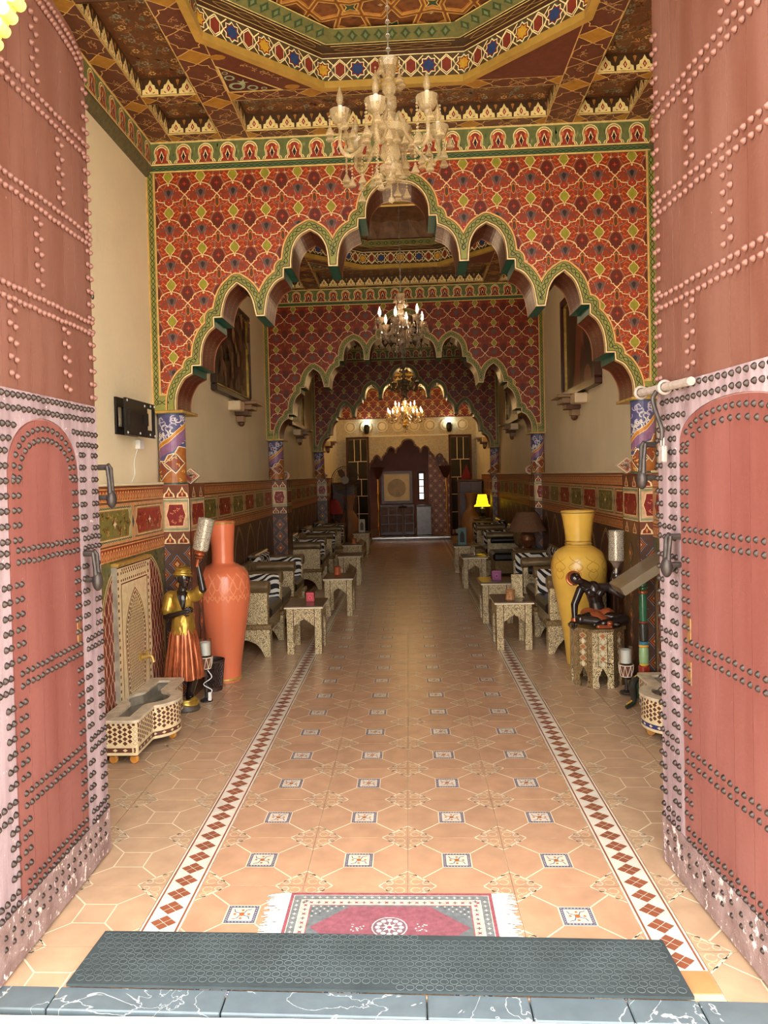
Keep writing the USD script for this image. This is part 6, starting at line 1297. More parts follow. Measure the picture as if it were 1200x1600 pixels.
# ---- standing statue holding up a lamp
t = thing('standing_statue', 'black lacquer statue in gold bolero and copper skirt holding up a lamp', 'statue', (0, 0, 0))
bx0, by0 = -1.59, 5.335
P_ = lambda x, y, z: V([bx0 + x, by0 + y, z])
hd = P_(0.015, -0.01, 0.925)
hc, hf, hu, hs = head_chains(hd, (0.75, -0.75, 0.12), (0.05, 0, 1), 0.058)
ch = [((P_(0.0, 0.0, 0.56), 0.062), (P_(0.0, 0.0, 0.68), 0.060)), ((P_(0, 0, 0.68), 0.060), (P_(0.0, 0.0, 0.78), 0.066)), ((P_(-0.075, 0.0, 0.795), 0.034), (P_(0.075, 0.0, 0.795), 0.034)), ((P_(0.0, 0, 0.79), 0.034), (P_(0.01, -0.005, 0.875), 0.027)),
      ((P_(-0.085, 0.0, 0.79), 0.031), (P_(-0.105, -0.03, 0.66), 0.026)), ((P_(-0.105, -0.03, 0.66), 0.025), (P_(0.02, -0.10, 0.695), 0.017)),
      ((P_(0.085, 0.0, 0.795), 0.031), (P_(0.155, -0.03, 0.845), 0.026)), ((P_(0.155, -0.03, 0.845), 0.025), (P_(0.125, -0.02, 1.005), 0.017)),
      ((P_(-0.045, 0.0, 0.36), 0.050), (P_(-0.05, -0.01, 0.21), 0.036)), ((P_(-0.05, -0.01, 0.21), 0.036), (P_(-0.045, 0.0, 0.07), 0.026)), ((P_(0.045, 0.0, 0.36), 0.050), (P_(0.055, 0.01, 0.21), 0.036)), ((P_(0.055, 0.01, 0.21), 0.036), (P_(0.02, 0.035, 0.075), 0.026)),
      ((P_(-0.045, 0.0, 0.065), 0.022), (P_(-0.035, -0.07, 0.056), 0.018)), ((P_(0.02, 0.035, 0.070), 0.022), (P_(0.06, -0.02, 0.060), 0.018))]
ch += hc + hand_chains(P_(0.022, -0.102, 0.697), (0.9, -0.2, 0.35), (0, -1, 0.2), 1.05, 0.35, 1) + hand_chains(P_(0.125, -0.02, 1.012), (0.05, -0.1, 1), (0.3, 0.9, 0), 1.1, 0.5, -1)
obj('figure', limb(ch, 0.007, 6), M['ebony'], t, smooth=True)
face_paint(t, hd, hf, hu, hs, 0.058)
# turban
tb = [sph(hd + hu * 0.030 - hf * 0.010, 0.060, 2, (1.0, 1.0, 0.72))]
for k in range(5): tb.append(tube([hd + hu * (0.018 + 0.012 * k) - hf * 0.006 + (hf * math.cos(a) * 0.9 + hs * math.sin(a)) * (0.062 - 0.006 * k) + hu * 0.010 * math.sin(a + k) for a in np.linspace(0, 2 * math.pi, 20)], 0.010, 6))
obj('turban', cat3(tb), M['gold_paint'], t, label='gold turban', kind='stuff')
# bolero: an open gold jacket over the torso and sleeve tops
bo = m3.Manifold()
for (a, ra_, b, rb_) in ((P_(0, 0.004, 0.54), 0.086, P_(0, 0.004, 0.66), 0.073), (P_(0, 0.004, 0.66), 0.073, P_(0, 0.004, 0.775), 0.077), (P_(-0.08, 0.0, 0.795), 0.042, P_(0.08, 0.0, 0.795), 0.042), (P_(-0.085, 0.0, 0.79), 0.043, P_(-0.10, -0.022, 0.705), 0.044), (P_(0.085, 0, 0.795), 0.043, P_(0.125, -0.015, 0.825), 0.042)):
    bo = bo + m3.Manifold.hull_points(np.vstack([trimesh.creation.icosphere(2, ra_).vertices * [1, 0.97, 1] + a, trimesh.creation.icosphere(2, rb_).vertices * [1, 0.97, 1] + b]))
cutp = m3.Manifold.hull_points(np.vstack([P_(0.022, -0.30, 0.69), P_(0.030, -0.30, 0.70), P_(0.022, -0.02, 0.69), P_(0.030, -0.02, 0.70), P_(-0.030, -0.30, 0.84), P_(0.052, -0.30, 0.84), P_(-0.03, -0.02, 0.84), P_(0.05, -0.02, 0.84)]))
neck = m3.Manifold.hull_points(np.vstack([trimesh.creation.icosphere(2, 0.036).vertices + P_(0, 0, 0.80), trimesh.creation.icosphere(2, 0.04).vertices + P_(0.01, 0, 0.90)]))
low = m3.Manifold.cube([1, 1, 0.2]).translate([bx0 - 0.5, by0 - 0.5, 0.335])
bo = (bo - cutp - neck - low).refine_to_length(0.008).to_mesh(); bm_ = trimesh.Trimesh(bo.vert_properties[:, :3], bo.tri_verts)
nz_ = meshkit.fbm(bm_.vertices * 28, 3); bm_.merge_vertices(); nrm_ = bm_.vertex_normals; bm_.vertices = bm_.vertices + nrm_ * ((meshkit.fbm(bm_.vertices * [30, 30, 12], 3) - 0.5) * 0.012)[:, None]
obj('bolero', bm_, M['gold_paint'], t, smooth=50, label='gold bolero jacket')
# pleated skirt
n_, mth = 96, 10; Vs, Fs = [], []
for i in range(mth):
    f = i / (mth - 1); z = 0.575 - 0.345 * f; R = 0.078 + 0.052 * f ** 0.8
    for k in range(n_):
        a = 2 * math.pi * k / n_; am = 0.010 * f ** 0.6 + 0.002; r = R + am * math.sin(a * 13 + 1.3 * math.sin(a * 3) + 0.8 * f) + 0.004 * math.sin(a * 5)
        Vs.append(P_(r * math.cos(a), 0.88 * r * math.sin(a), z + 0.008 * math.sin(a * 7) * f))
for i in range(mth - 1):
    for k in range(n_): a, b, c, d = i * n_ + k, i * n_ + (k + 1) % n_, (i + 1) * n_ + (k + 1) % n_, (i + 1) * n_ + k; Fs += [(a, c, b), (a, d, c)]
obj('skirt', trimesh.Trimesh(Vs, Fs, process=False), M['copper_paint'], t, smooth=True, label='pleated copper skirt')
sk = []
for k in range(26):
    a = 2 * math.pi * k / 26 + 0.1 * math.sin(k * 5); sk.append(tube([P_((0.078 + 0.052 * f ** 0.8 + 0.006) * math.cos(a + 0.05 * math.sin(f * 5 + k)), 0.88 * (0.078 + 0.052 * f ** 0.8 + 0.006) * math.sin(a + 0.05 * math.sin(f * 5 + k)), 0.57 - 0.34 * f) for f in np.linspace(0.05, 1, 8)], np.linspace(0.003, 0.007, 8), 6))
obj('skirt_pleat', cat3(sk), M['copper_paint'], t, kind='stuff')
ba_ = lathe([(0, 0), (0.105, 0), (0.110, 0.01), (0.104, 0.03), (0.095, 0.045), (0.07, 0.052), (0, 0.054)], 28); ba_.vertices = ba_.vertices * [0.95, 0.85, 1] + P_(0.0, 0, 0)
obj('base', ba_, mat('base_dark', S(70, 60, 48), 0.5, var=0.3, scale=30), t)
dr_ = [tube([P_(0.085 * math.cos(a) * (1 - 0.1 * k), 0.075 * math.sin(a) * (1 - 0.1 * k), 0.050 + 0.013 * k + 0.006 * math.sin(3 * a + k)) for a in np.linspace(-2.8, 0.9, 14)], 0.013, 7) for k in range(3)]
obj('base_drape', cat3(dr_), M['gold_paint'], t, kind='stuff', label='gold drapery round the feet')
ax = V([0.24, 0.0, 1.0]); ax /= np.linalg.norm(ax); ha = P_(0.13, -0.03, 1.055)
def along(m, o, axis):
    z = V(axis, float) / np.linalg.norm(axis); x = np.cross([0, 1, 0], z); x /= np.linalg.norm(x); y = np.cross(z, x); m = m.copy(); m.vertices = V(o) + m.vertices[:, :1] * x + m.vertices[:, 1:2] * y + m.vertices[:, 2:] * z; return m
obj('torch_cup', along(lathe([(0, -0.055), (0.010, -0.055), (0.012, 0.0), (0.030, 0.012), (0.020, 0.022), (0.036, 0.034), (0.030, 0.046), (0.044, 0.060), (0.040, 0.068), (0, 0.066)], 24), ha, ax), M['copper_paint'], t)
obj('lamp_shade', along(lathe([(0.052, 0.066), (0.054, 0.07), (0.056, 0.285), (0.053, 0.285), (0.050, 0.07)], 28), ha, ax), M['mosaic_glass'], t, label='silvery mosaic glass lamp shade')
obj('shade_floor', along(lathe([(0, 0.068), (0.052, 0.068), (0.052, 0.072), (0, 0.072)], 28), ha, ax), M['copper_paint'], t)

# ---- seated statue on the octagonal table
t = thing('seated_statue', 'black lacquer statue seated cross-legged on the octagonal table, leaning on one arm', 'statue', (0, 0, 0))
Q = lambda x, y, z: V([1.395 + x, 5.95 + y, 0.4385 + z])
hd2 = Q(-0.155, -0.03, 0.350)
hc2, f2, u2, s2 = head_chains(hd2, (-0.05, -0.95, 0.42), (-0.75, -0.1, 0.65), 0.050)
ch = [((Q(0.02, 0.02, 0.075), 0.060), (Q(0.0, 0.02, 0.17), 0.052)), ((Q(0.0, 0.02, 0.17), 0.052), (Q(-0.015, 0.015, 0.25), 0.062)), ((Q(-0.095, 0.01, 0.275), 0.036), (Q(0.075, 0.01, 0.275), 0.036)), ((Q(-0.01, 0.01, 0.26), 0.058), (Q(-0.02, 0.01, 0.285), 0.045)), ((Q(-0.05, 0.0, 0.29), 0.034), (Q(-0.125, -0.02, 0.332), 0.028)),
      ((Q(-0.115, 0.0, 0.265), 0.032), (Q(-0.165, -0.02, 0.155), 0.027)), ((Q(-0.165, -0.02, 0.155), 0.027), (Q(-0.172, -0.05, 0.045), 0.019)),
      ((Q(0.09, 0.01, 0.28), 0.032), (Q(0.185, -0.02, 0.215), 0.026)), ((Q(0.185, -0.02, 0.215), 0.026), (Q(0.115, -0.05, 0.345), 0.018)),
      ((Q(0.04, -0.01, 0.055), 0.052), (Q(0.185, -0.085, 0.052), 0.040)), ((Q(0.185, -0.085, 0.052), 0.038), (Q(0.02, -0.150, 0.036), 0.028)), ((Q(-0.02, -0.01, 0.055), 0.052), (Q(-0.135, -0.085, 0.055), 0.040)), ((Q(-0.135, -0.085, 0.055), 0.038), (Q(0.06, -0.125, 0.034), 0.028)),
      ((Q(0.02, -0.150, 0.034), 0.024), (Q(-0.05, -0.155, 0.026), 0.018)), ((Q(0.06, -0.125, 0.032), 0.024), (Q(0.12, -0.145, 0.024), 0.018)),
      ((Q(-0.055, -0.025, 0.245), 0.030), (Q(-0.03, -0.03, 0.235), 0.026)), ((Q(0.03, -0.025, 0.245), 0.030), (Q(0.02, -0.03, 0.235), 0.026))]
ch += hc2 + hand_chains(Q(-0.173, -0.052, 0.040), (-0.2, -0.75, -0.45), (0, -0.4, 0.9), 1.0, 0.2, 1) + hand_chains(Q(0.113, -0.052, 0.352), (0.25, -0.3, 0.9), (-0.8, -0.5, 0.2), 1.1, 0.4, 1)
obj('figure', limb(ch, 0.007, 6), M['ebony'], t, smooth=True)
face_paint(t, hd2, f2, u2, s2, 0.050)
obj('headcloth', cat3([sph(hd2 + u2 * 0.012 - f2 * 0.016, 0.053, 2)] + [tube([hd2 + u2 * 0.012 - f2 * 0.012 + (s2 * math.cos(a) + u2 * math.sin(a)) * 0.052 for a in np.linspace(-0.3, 3.45, 14)], 0.010, 7)]), M['copper_paint'], t, kind='stuff', label='copper headcloth')
lc = m3.Manifold()
for (a, ra_, b, rb_) in ((Q(-0.055, 0.005, 0.075), 0.064, Q(0.075, 0.005, 0.075), 0.064), (Q(-0.03, -0.09, 0.045), 0.040, Q(0.055, -0.09, 0.045), 0.040), (Q(-0.02, -0.165, 0.012), 0.020, Q(0.06, -0.165, 0.012), 0.020), (Q(-0.02, -0.05, 0.08), 0.045, Q(0.06, -0.16, 0.035), 0.025)):
    lc = lc + m3.Manifold.hull_points(np.vstack([trimesh.creation.icosphere(2, ra_).vertices * [1, 1, 0.8] + a, trimesh.creation.icosphere(2, rb_).vertices * [1, 1, 0.8] + b]))
lc = lc.refine_to_length(0.010).to_mesh(); lm = trimesh.Trimesh(lc.vert_properties[:, :3], lc.tri_verts); trimesh.smoothing.filter_taubin(lm, iterations=6); lm.vertices = lm.vertices + lm.vertex_normals * ((meshkit.fbm(lm.vertices * [20, 50, 50], 3) - 0.5) * 0.012)[:, None]
lm.vertices[:, 2] = np.maximum(lm.vertices[:, 2], 0.439)
obj('loincloth', lm, M['copper_paint'], t, smooth=True, label='copper loincloth')
obj('cuff', T(lathe([(0.020, -0.012), (0.028, -0.012), (0.026, 0.012), (0.019, 0.012)], 16), Q(-0.172, -0.05, 0.05)), M['copper_paint'], t)
ax2 = V([0.02, 0, 1.0]); ho = Q(0.135, -0.075, 0.41)
obj('lamp_holder', along(lathe([(0, -0.05), (0.010, -0.05), (0.012, 0.02), (0.034, 0.055), (0.050, 0.075), (0.046, 0.08), (0, 0.07)], 24), ho, ax2), M['silver'], t)
obj('lamp_shade', along(lathe([(0.054, 0.078), (0.057, 0.082), (0.057, 0.300), (0.054, 0.302), (0.052, 0.082)], 28), ho, ax2), M['mosaic_glass'], t, label='grey mosaic lamp shade')

# ---- slanted stand: turned green pole on scrolled feet, sloping board on top
t = thing('slanted_stand', 'turned green pole stand with scrolled feet and a sloping grey board', 'stand', (1.562, 5.33, 0))
M['pole_green'] = mat('pole_green', S(38, 92, 62), 0.25, var=0.15, coat=0.4); M['pole_mint'] = mat('pole_mint', S(140, 172, 120), 0.3, var=0.1, coat=0.4); M['pole_red'] = mat('pole_red', S(150, 50, 34), 0.3, var=0.1, coat=0.4)
M['pole_blue'] = mat('pole_blue', S(52, 118, 140), 0.3, coat=0.4); M['pole_dark'] = mat('pole_dark', S(40, 42, 36), 0.3, coat=0.4); M['pole_yellow'] = mat('pole_yellow', S(206, 160, 60), 0.3, coat=0.4)
segs = [(0.175, 0.20, 0.055, 'pole_green'), (0.20, 0.215, 0.028, 'pole_blue'), (0.215, 0.232, 0.034, 'pole_yellow'), (0.232, 0.275, 0.036, 'pole_red'), (0.275, 0.29, 0.030, 'pole_yellow'), (0.29, 0.40, 0.031, 'pole_mint'), (0.40, 0.418, 0.033, 'pole_yellow'), (0.418, 0.440, 0.033, 'pole_blue'), (0.44, 0.565, 0.032, 'pole_dark'), (0.565, 0.575, 0.030, 'pole_red'), (0.575, 0.765, 0.026, 'pole_green'), (0.765, 0.785, 0.030, 'copper_paint'), (0.785, 0.81, 0.024, 'pole_green'), (0.81, 0.845, 0.034, 'pole_green')]
for z0, z1, r, m in segs:
    e = min(0.006, (z1 - z0) / 3); obj('pole_section', lathe([(0, z0), (r * 0.88, z0), (r, z0 + e), (r * (1.06 if z1 - z0 > 0.08 else 1.0), (z0 + z1) / 2), (r, z1 - e), (r * 0.88, z1), (0, z1)], 24), M[m], t)
for k in range(3):
    a = math.radians((-150, -30, 90)[k]); c_, s_ = math.cos(a), math.sin(a); pr = spline([(0.015, 0.180), (0.07, 0.195), (0.105, 0.16), (0.098, 0.10), (0.105, 0.04), (0.165, 0.016)], 6)
    p3 = [(c_ * r, s_ * r, z) for r, z in pr]; f_ = obj('foot', tube(p3, np.interp(np.linspace(0, 1, len(p3)), [0, 0.5, 1], [0.020, 0.027, 0.013]), 10), M['pole_dark'] if k == 0 else M['pole_green'], t)
    obj('foot_stripe', tube([(c_ * r + 0.018 * s_ * (1 if k == 0 else -1) * 0, s_ * r - 0.0 , z + 0.0) for r, z in [(q[0] - 0.0, q[1] + 0.022) for q in pr]], 0.006, 6), M['pole_yellow'], f_)
bd_ = rbox(-0.23, 0.165, -0.15, 0.15, -0.030, 0.030, 0.004); bd_ = T(bd_, (0.02, 0, 0.92), ry=-33)
obj('sloping_board', bd_, mat('grey_board', S(132, 118, 96), 0.35, var=0.15, scale=6), t)
obj('board_bracket', tube([(0, 0, 0.84), (0.0, 0, 0.90)], 0.018, 10), M['pole_green'], t)
# ================================================================ chandeliers
def crystal(name, tint, body, glint, df):
    """cut glass: see-through face on, mirror-like at the edges, a little milky"""
    return usdkit.material(stage, '/World/Looks/' + name, {'t': ('transparent_bsdf', {'color': tint}), 'g': ('glossy_bsdf', {'color': glint, 'roughness': 0.06}), 'f': ('layer_weight', {'blend': 0.42}), 'm': ('mix_closure', {}), 'd': ('diffuse_bsdf', {'color': body}), 'm2': ('mix_closure', {'fac': df})},
                           [('f.facing', 'm.fac'), ('t.BSDF', 'm.closure1'), ('g.BSDF', 'm.closure2'), ('m.closure', 'm2.closure1'), ('d.BSDF', 'm2.closure2')], surface='m2.closure')
M['crystal'] = crystal('crystal', (0.90, 0.86, 0.78), S(214, 192, 150), (0.98, 0.94, 0.86), 0.24)
M['crystal_smoky'] = usdkit.material(stage, '/World/Looks/crystal_smoky', {'d': ('principled_bsdf', {'base_color': S(150, 130, 110), 'roughness': 0.1, 'specular_ior_level': 1.0, 'coat_weight': 0.8}), 't': ('transparent_bsdf', {'color': (0.8, 0.75, 0.68)}), 'm': ('mix_closure', {'fac': 0.35})}, [('d.BSDF', 'm.closure1'), ('t.BSDF', 'm.closure2')], surface='m.closure')
M['bulb_glass'] = M['crystal']
drop = cat3([lathe([(0, 0.0), (0.016, 0.003), (0.0205, 0.009), (0.019, 0.014), (0.008, 0.036), (0.003, 0.047), (0, 0.049)], 8)])
def chandelier(label, loc, R, H, n, gm, bulbm, chain_top, tiers=1, metal=None, lit=None, detail=True):
    """origin at the underside; R radius of the candle ring, H height of the body"""
    t = thing('chandelier', label, 'chandelier', loc); mm_ = metal or gm; rr = random.Random(int(loc[1] * 10))
    k = H / 0.62
    prof = [(0, 0.02), (0.012, 0.03), (0.03, 0.045), (0.022, 0.06), (0.05, 0.075), (0.055, 0.10), (0.032, 0.125), (0.050, 0.15), (0.046, 0.19), (0.030, 0.21), (0.075, 0.235), (0.082, 0.25), (0.03, 0.262), (0.020, 0.29), (0.032, 0.305), (0.036, 0.325), (0.032, 0.345), (0.019, 0.357), (0.033, 0.372), (0.037, 0.395), (0.033, 0.418), (0.019, 0.430), (0.032, 0.446), (0.035, 0.466), (0.032, 0.486), (0.019, 0.500), (0.030, 0.52), (0.034, 0.55), (0.022, 0.585), (0.008, 0.60), (0, 0.605)]
    obj('column', lathe([(r * k * 1.0, z * k) for r, z in prof], 20), mm_, t)
    obj('canopy_bowl', lathe([(0.020 * k, 0.545 * k), (0.040 * k, 0.555 * k), (0.050 * k, 0.59 * k), (0.045 * k, 0.59 * k), (0.036 * k, 0.562 * k)], 12), gm, t, smooth=False)
    obj('centre_bowl', lathe([(0.02 * k, 0.225 * k), (0.09 * k, 0.24 * k), (0.105 * k, 0.27 * k), (0.098 * k, 0.27 * k), (0.08 * k, 0.25 * k)], 16), gm, t, smooth=False)
    obj('suspension', cat3([tube([(0, 0, 0.61 * k), (0, 0, chain_top)], 0.004, 6)] + [T(trimesh.creation.torus(0.010, 0.003, 10, 5), (0, 0, 0.64 * k + i * 0.034), rx=90, rz=90 * (i % 2)) for i in range(int((chain_top - 0.64 * k) / 0.034))]), M['silver'], t, kind='stuff')
    def drops(c, cnt, rad, z, lens, parent, s=1.0):
        g = []
        for i in range(cnt):
            a = 2 * math.pi * i / cnt + rr.uniform(-0.2, 0.2); L = rr.choice(lens); x, y = c[0] + rad * math.cos(a), c[1] + rad * math.sin(a)
            g.append(T(drop, (x, y, z - L), s=s)) if s == 1.0 else g.append(T(T(drop, s=s), (x, y, z - L)))
            m = int(L / 0.016)
            for q in range(3, m): g.append(sph((x, y, z - L + q * 0.016), 0.0058 * s, 0))
        return g
    for tier in range(tiers):
        RR, zb, nn = R * (1 if tier == 0 else 0.58), (0.23 if tier == 0 else 0.40) * k, n if tier == 0 else max(4, n // 2)
        for i in range(nn):
            a = 2 * math.pi * (i + 0.5 * tier + 0.27) / nn; c_, s_ = math.cos(a), math.sin(a); at = lambda r, z: (c_ * r, s_ * r, z)
            up = 0.035 * (i % 2) * k if nn > 5 else 0
            arm = obj('arm', tube(spline([at(0.03 * k, 0.25 * k + tier * 0.15 * k), at(0.06 * k, 0.33 * k + tier * 0.13 * k), at(RR * 0.45, 0.22 * k + tier * 0.15 * k), at(RR * 0.80, 0.14 * k + tier * 0.18 * k), at(RR, zb - 0.06 * k), at(RR, zb + up)], 6), 0.0095 * k, 7), gm, t)
            cx, cy = c_ * RR, s_ * RR; z0 = zb + up
            obj('candle_cup', T(lathe([(0, -0.006), (0.012 * k, -0.004), (0.016 * k, 0.012), (0.034 * k, 0.024 * k), (0.047 * k, 0.050 * k), (0.051 * k, 0.074 * k), (0.045 * k, 0.054 * k), (0.031 * k, 0.032 * k), (0, 0.028 * k)], 12), (cx, cy, z0)), gm, t, smooth=False)
            obj('candle_tube', T(lathe([(0, 0.03 * k), (0.010 * k, 0.03 * k), (0.010 * k, 0.098 * k), (0, 0.10 * k)], 10), (cx, cy, z0)), M['wax'], t)
            obj('bulb', T(lathe([(0, 0.098 * k), (0.009 * k, 0.10 * k), (0.0165 * k, 0.122 * k), (0.0155 * k, 0.142 * k), (0.007 * k, 0.168 * k), (0.002 * k, 0.185 * k), (0, 0.188 * k)], 10), (cx, cy, z0)), bulbm, t)
            if detail: obj('drop_string', cat3(drops((cx, cy), 5, 0.056 * k, z0 + 0.06 * k, [0.12, 0.17, 0.22, 0.10], t, 1.12) + drops((c_ * RR * 0.72, s_ * RR * 0.72), 3, 0.035, z0 - 0.05 * k, [0.07, 0.14, 0.22], t)), gm, t, kind='stuff')
            else: obj('drop_string', cat3(drops((cx, cy), 3, 0.05 * k, z0 + 0.05 * k, [0.10, 0.14], t, 1.3)), gm, t, kind='stuff')
    g = drops((0, 0), 10, 0.095 * k, 0.26 * k, [0.09, 0.13, 0.16], t) + drops((0, 0), 7, 0.05 * k, 0.10 * k, [0.06, 0.09, 0.12], t) + drops((0, 0), 8, 0.062 * k, 0.58 * k, [0.08, 0.12], t)
    obj('drop_string', cat3(g), gm, t, kind='stuff')
    obj('ball_finial', cat3([sph((0, 0, -0.055), 0.016, 2), tube([(0, 0, -0.05), (0, 0, 0.02)], 0.003, 5)] + [sph((0, 0, -0.035 + q * 0.014), 0.005, 1) for q in range(4)]), gm, t, kind='stuff')
    return t
dim = emit('warm_bulb_fill', (1.0, 0.72, 0.42), 85.0); lit4 = emit('warm_bulb_lit', (1.0, 0.62, 0.24), 110.0)  # second-bay bulbs are given a glow as added fill light for the hall
chandelier('large clear crystal chandelier hanging from the nearest ceiling octagon', (-0.05, 3.90, 3.02), 0.25, 0.66, 6, M['crystal'], M['bulb_glass'], 1.34)
chandelier('smoky crystal chandelier in the second bay', (-0.035, 8.20, 2.90), 0.23, 0.62, 6, M['crystal_smoky'], dim, 1.88)
chandelier('dim crystal chandelier in the third bay', (-0.035, 13.08, 2.86), 0.23, 0.62, 6, M['crystal_smoky'], M['crystal'], 1.92, detail=False)
chandelier('gold chandelier with lit bulbs in the last bay', (-0.035, 18.2, 2.66), 0.40, 0.70, 10, M['crystal_smoky'], lit4, 2.12, tiers=2, metal=M['gilt'], detail=False)
# ================================================================ far end: back wall with its lobed archway, the room beyond, end furniture
M['stucco'] = mat('carved_stucco', S(206, 190, 156), 0.7, var=0.18, scale=36, bump=0.9, bscale=70)
K = 0.70                                                           # the archway: the hall's lobes at a smaller size
door = Polygon([((x - XC) * K + XC + 0.05, 1.60 + (z - 2.12) * 0.58) for x, z, _ in OUT] + [(XC + 0.05 + 1.665 * K, 0.0), (XC + 0.05 - 1.665 * K, 0.0)])
white = sbox(XL, 0, XR, 3.10).difference(door)
obj('stucco_wall', extr(white, 0.25, ((0, YB + 0.25, 0), (1, 0, 0), (0, 0, 1))), M['stucco'], wb, smooth=False)
obj('upper_wall', bx(XL, XR, YB, YB + 0.25, 3.10, 4.7), M['brown_wood'], wb)
q = Painted(); F = ((0, YB - 0.001, 0), (1, 0, 0), (0, 0, 1)); fld = sbox(XL, 3.12, XR, 3.9); Art().poly(fld, S(132, 42, 28), 0).stamp(q, F)
for i in range(-1, 17):
    for j in range(-1, 4): MOTIF_FAR.stamp(q, F, (-1.711 + i * CW, 3.22 + j * CH), clip=fld)
obj('painted_field', q, M['paint'], wb)
obj('arch_trim', extr(door.buffer(0.03).difference(door).intersection(sbox(XL, 0.0, XR, 3.1)), 0.03, ((0, YB + 0.01, 0), (1, 0, 0), (0, 0, 1))), M['brown_wood'], wb, smooth=False)
for k in range(8):
    x = -1.50 + k * (2.95 / 7); r_ = extr(Point(0, 0).buffer(0.15).difference(Point(0, 0).buffer(0.125)), 0.03, ((x, YB + 0.005, 2.90), (1, 0, 0), (0, 0, 1))); obj('medallion', cat3([r_, extr(Point(0, 0).buffer(0.09), 0.02, ((x, YB + 0.005, 2.90), (1, 0, 0), (0, 0, 1)))]), M['plaster'], wb, smooth=False)
obj('panel_moulding', extr(sbox(-1.10, 0, 1.10, 2.66).difference(sbox(-1.06, 0, 1.06, 2.62)), 0.03, ((0.02, YB + 0.005, 0), (1, 0, 0), (0, 0, 1))), M['plaster'], wb, smooth=False)
# room beyond
rb = structure('wall_far_room', 'dim room beyond the archway')
M['rose_plaster'] = mat('rose_plaster', S(150, 100, 84), 0.6, var=0.12, scale=3)
obj('end_wall', bx(-3, 3, 23.6, 23.8, -0.1, 4.2), M['rose_plaster'], rb); obj('side_wall', bx(-2.3, -2.1, YB + 0.25, 23.6, -0.1, 4.2), M['rose_plaster'], rb); obj('side_wall', bx(2.1, 2.3, YB + 0.25, 23.6, -0.1, 4.2), M['rose_plaster'], rb); obj('room_ceiling', bx(-2.3, 2.3, YB + 0.25, 23.8, 3.6, 3.8), M['rose_plaster'], rb)
ma = Art(); ma.poly(sbox(0, 0, 0.62, 3.0), S(150, 90, 70), 0)
for i in range(5):
    for j in range(22): ma.poly(star(0.06 + i * 0.125, 0.08 + j * 0.135, 0.055, 0.03, 8), (S(88, 40, 34), S(206, 170, 130))[(i + j) % 2], 1); ma.poly(ogee(0.06 + i * 0.125, 0.08 + j * 0.135, 0.02, 0.02), S(226, 200, 160), 2)
t = thing('mosaic_pillar', 'star mosaic pillar standing inside the far archway on the right', 'pillar', (0.55, 21.2, 0)); obj('core', bx(0, 0.62, 0.001, 0.4, 0, 3.0), M['rose_plaster'], t); q = Painted(); ma.stamp(q, ((0, 0, 0), (1, 0, 0), (0, 0, 1))); obj('mosaic', q, M['paint'], t)
t = thing('light_slot', 'narrow bright window in the far room', 'window', (0.36, 23.58, 0.85)); obj('pane', bx(-0.03, 0.10, 0, 0.01, 0, 0.80), emit('far_daylight', (1.0, 0.93, 0.84), 0.75), t)
for z in (0.0, 0.2, 0.4, 0.6, 0.8): obj('glazing_bar', bx(-0.04, 0.11, -0.02, 0.0, z - 0.012, z + 0.012), M['brown_wood'], t)
obj('frame', extr(sbox(-0.08, -0.05, 0.15, 0.85).difference(sbox(-0.03, 0, 0.10, 0.80)), 0.04, ((0, 0.0, 0), (1, 0, 0), (0, 0, 1))), M['brown_wood'], t, smooth=False)
# dais with a chrome edge, torcheres, mirror, cabinet
t = thing('dais', 'low dark platform with a chrome edge at the far end', 'platform', (0.03, 19.6, 0)); obj('deck', bx(-0.95, 0.98, -0.45, 0.45, 0.0, 0.07), M['dark_top'], t); obj('edge_strip', bx(-0.95, 0.98, -0.465, -0.45, 0.045, 0.075), M['silver'], t)
M['gold_metal'] = mat('gold_metal', S(214, 150, 64), 0.22, metal=0.9, var=0.05)
def torchere(label, x):
    t = thing('floor_lamp', label, 'floor lamp', (x, 19.30, 0.07))
    obj('base', lathe([(0, 0), (0.11, 0), (0.11, 0.015), (0.03, 0.03), (0, 0.03)], 20), M['silver'], t)
    obj('pole', lathe([(0, 0.02), (0.018, 0.02), (0.018, 0.25), (0.034, 0.27), (0.018, 0.29), (0.020, 0.62), (0.036, 0.66), (0.020, 0.70), (0.020, 1.05), (0.036, 1.08), (0.022, 1.11), (0.022, 1.45), (0, 1.45)], 16), M['gold_metal'], t)
    obj('lamp_shade', lathe([(0.02, 1.44), (0.05, 1.46), (0.13, 1.62), (0.185, 1.74), (0.178, 1.74), (0.12, 1.62), (0.03, 1.48)], 24), M['mahogany'], t); return t
torchere('brass torchere with a dark funnel shade left of the gilt mirror', -0.755); torchere('brass torchere with a dark funnel shade right of the far archway', 0.93)
t = thing('chrome_post', 'thin chrome post in front of the far cabinet', 'post', (-0.15, 19.3, 0.07)); obj('post', lathe([(0, 0), (0.05, 0), (0.05, 0.01), (0.012, 0.02), (0.012, 0.72), (0, 0.72)], 12), M['silver'], t); obj('cross_top', cat3([tube([(-0.10, 0, 0.74), (0.10, 0, 0.74)], 0.02, 8), sph((0, 0, 0.75), 0.035, 2)]), M['black_metal'], t)
t = thing('gilt_mirror', 'square gilt picture in a dark frame above the far cabinet', 'picture', (-0.30, 20.25, 1.29)); fr0 = sbox(-0.40, -0.42, 0.40, 0.42)
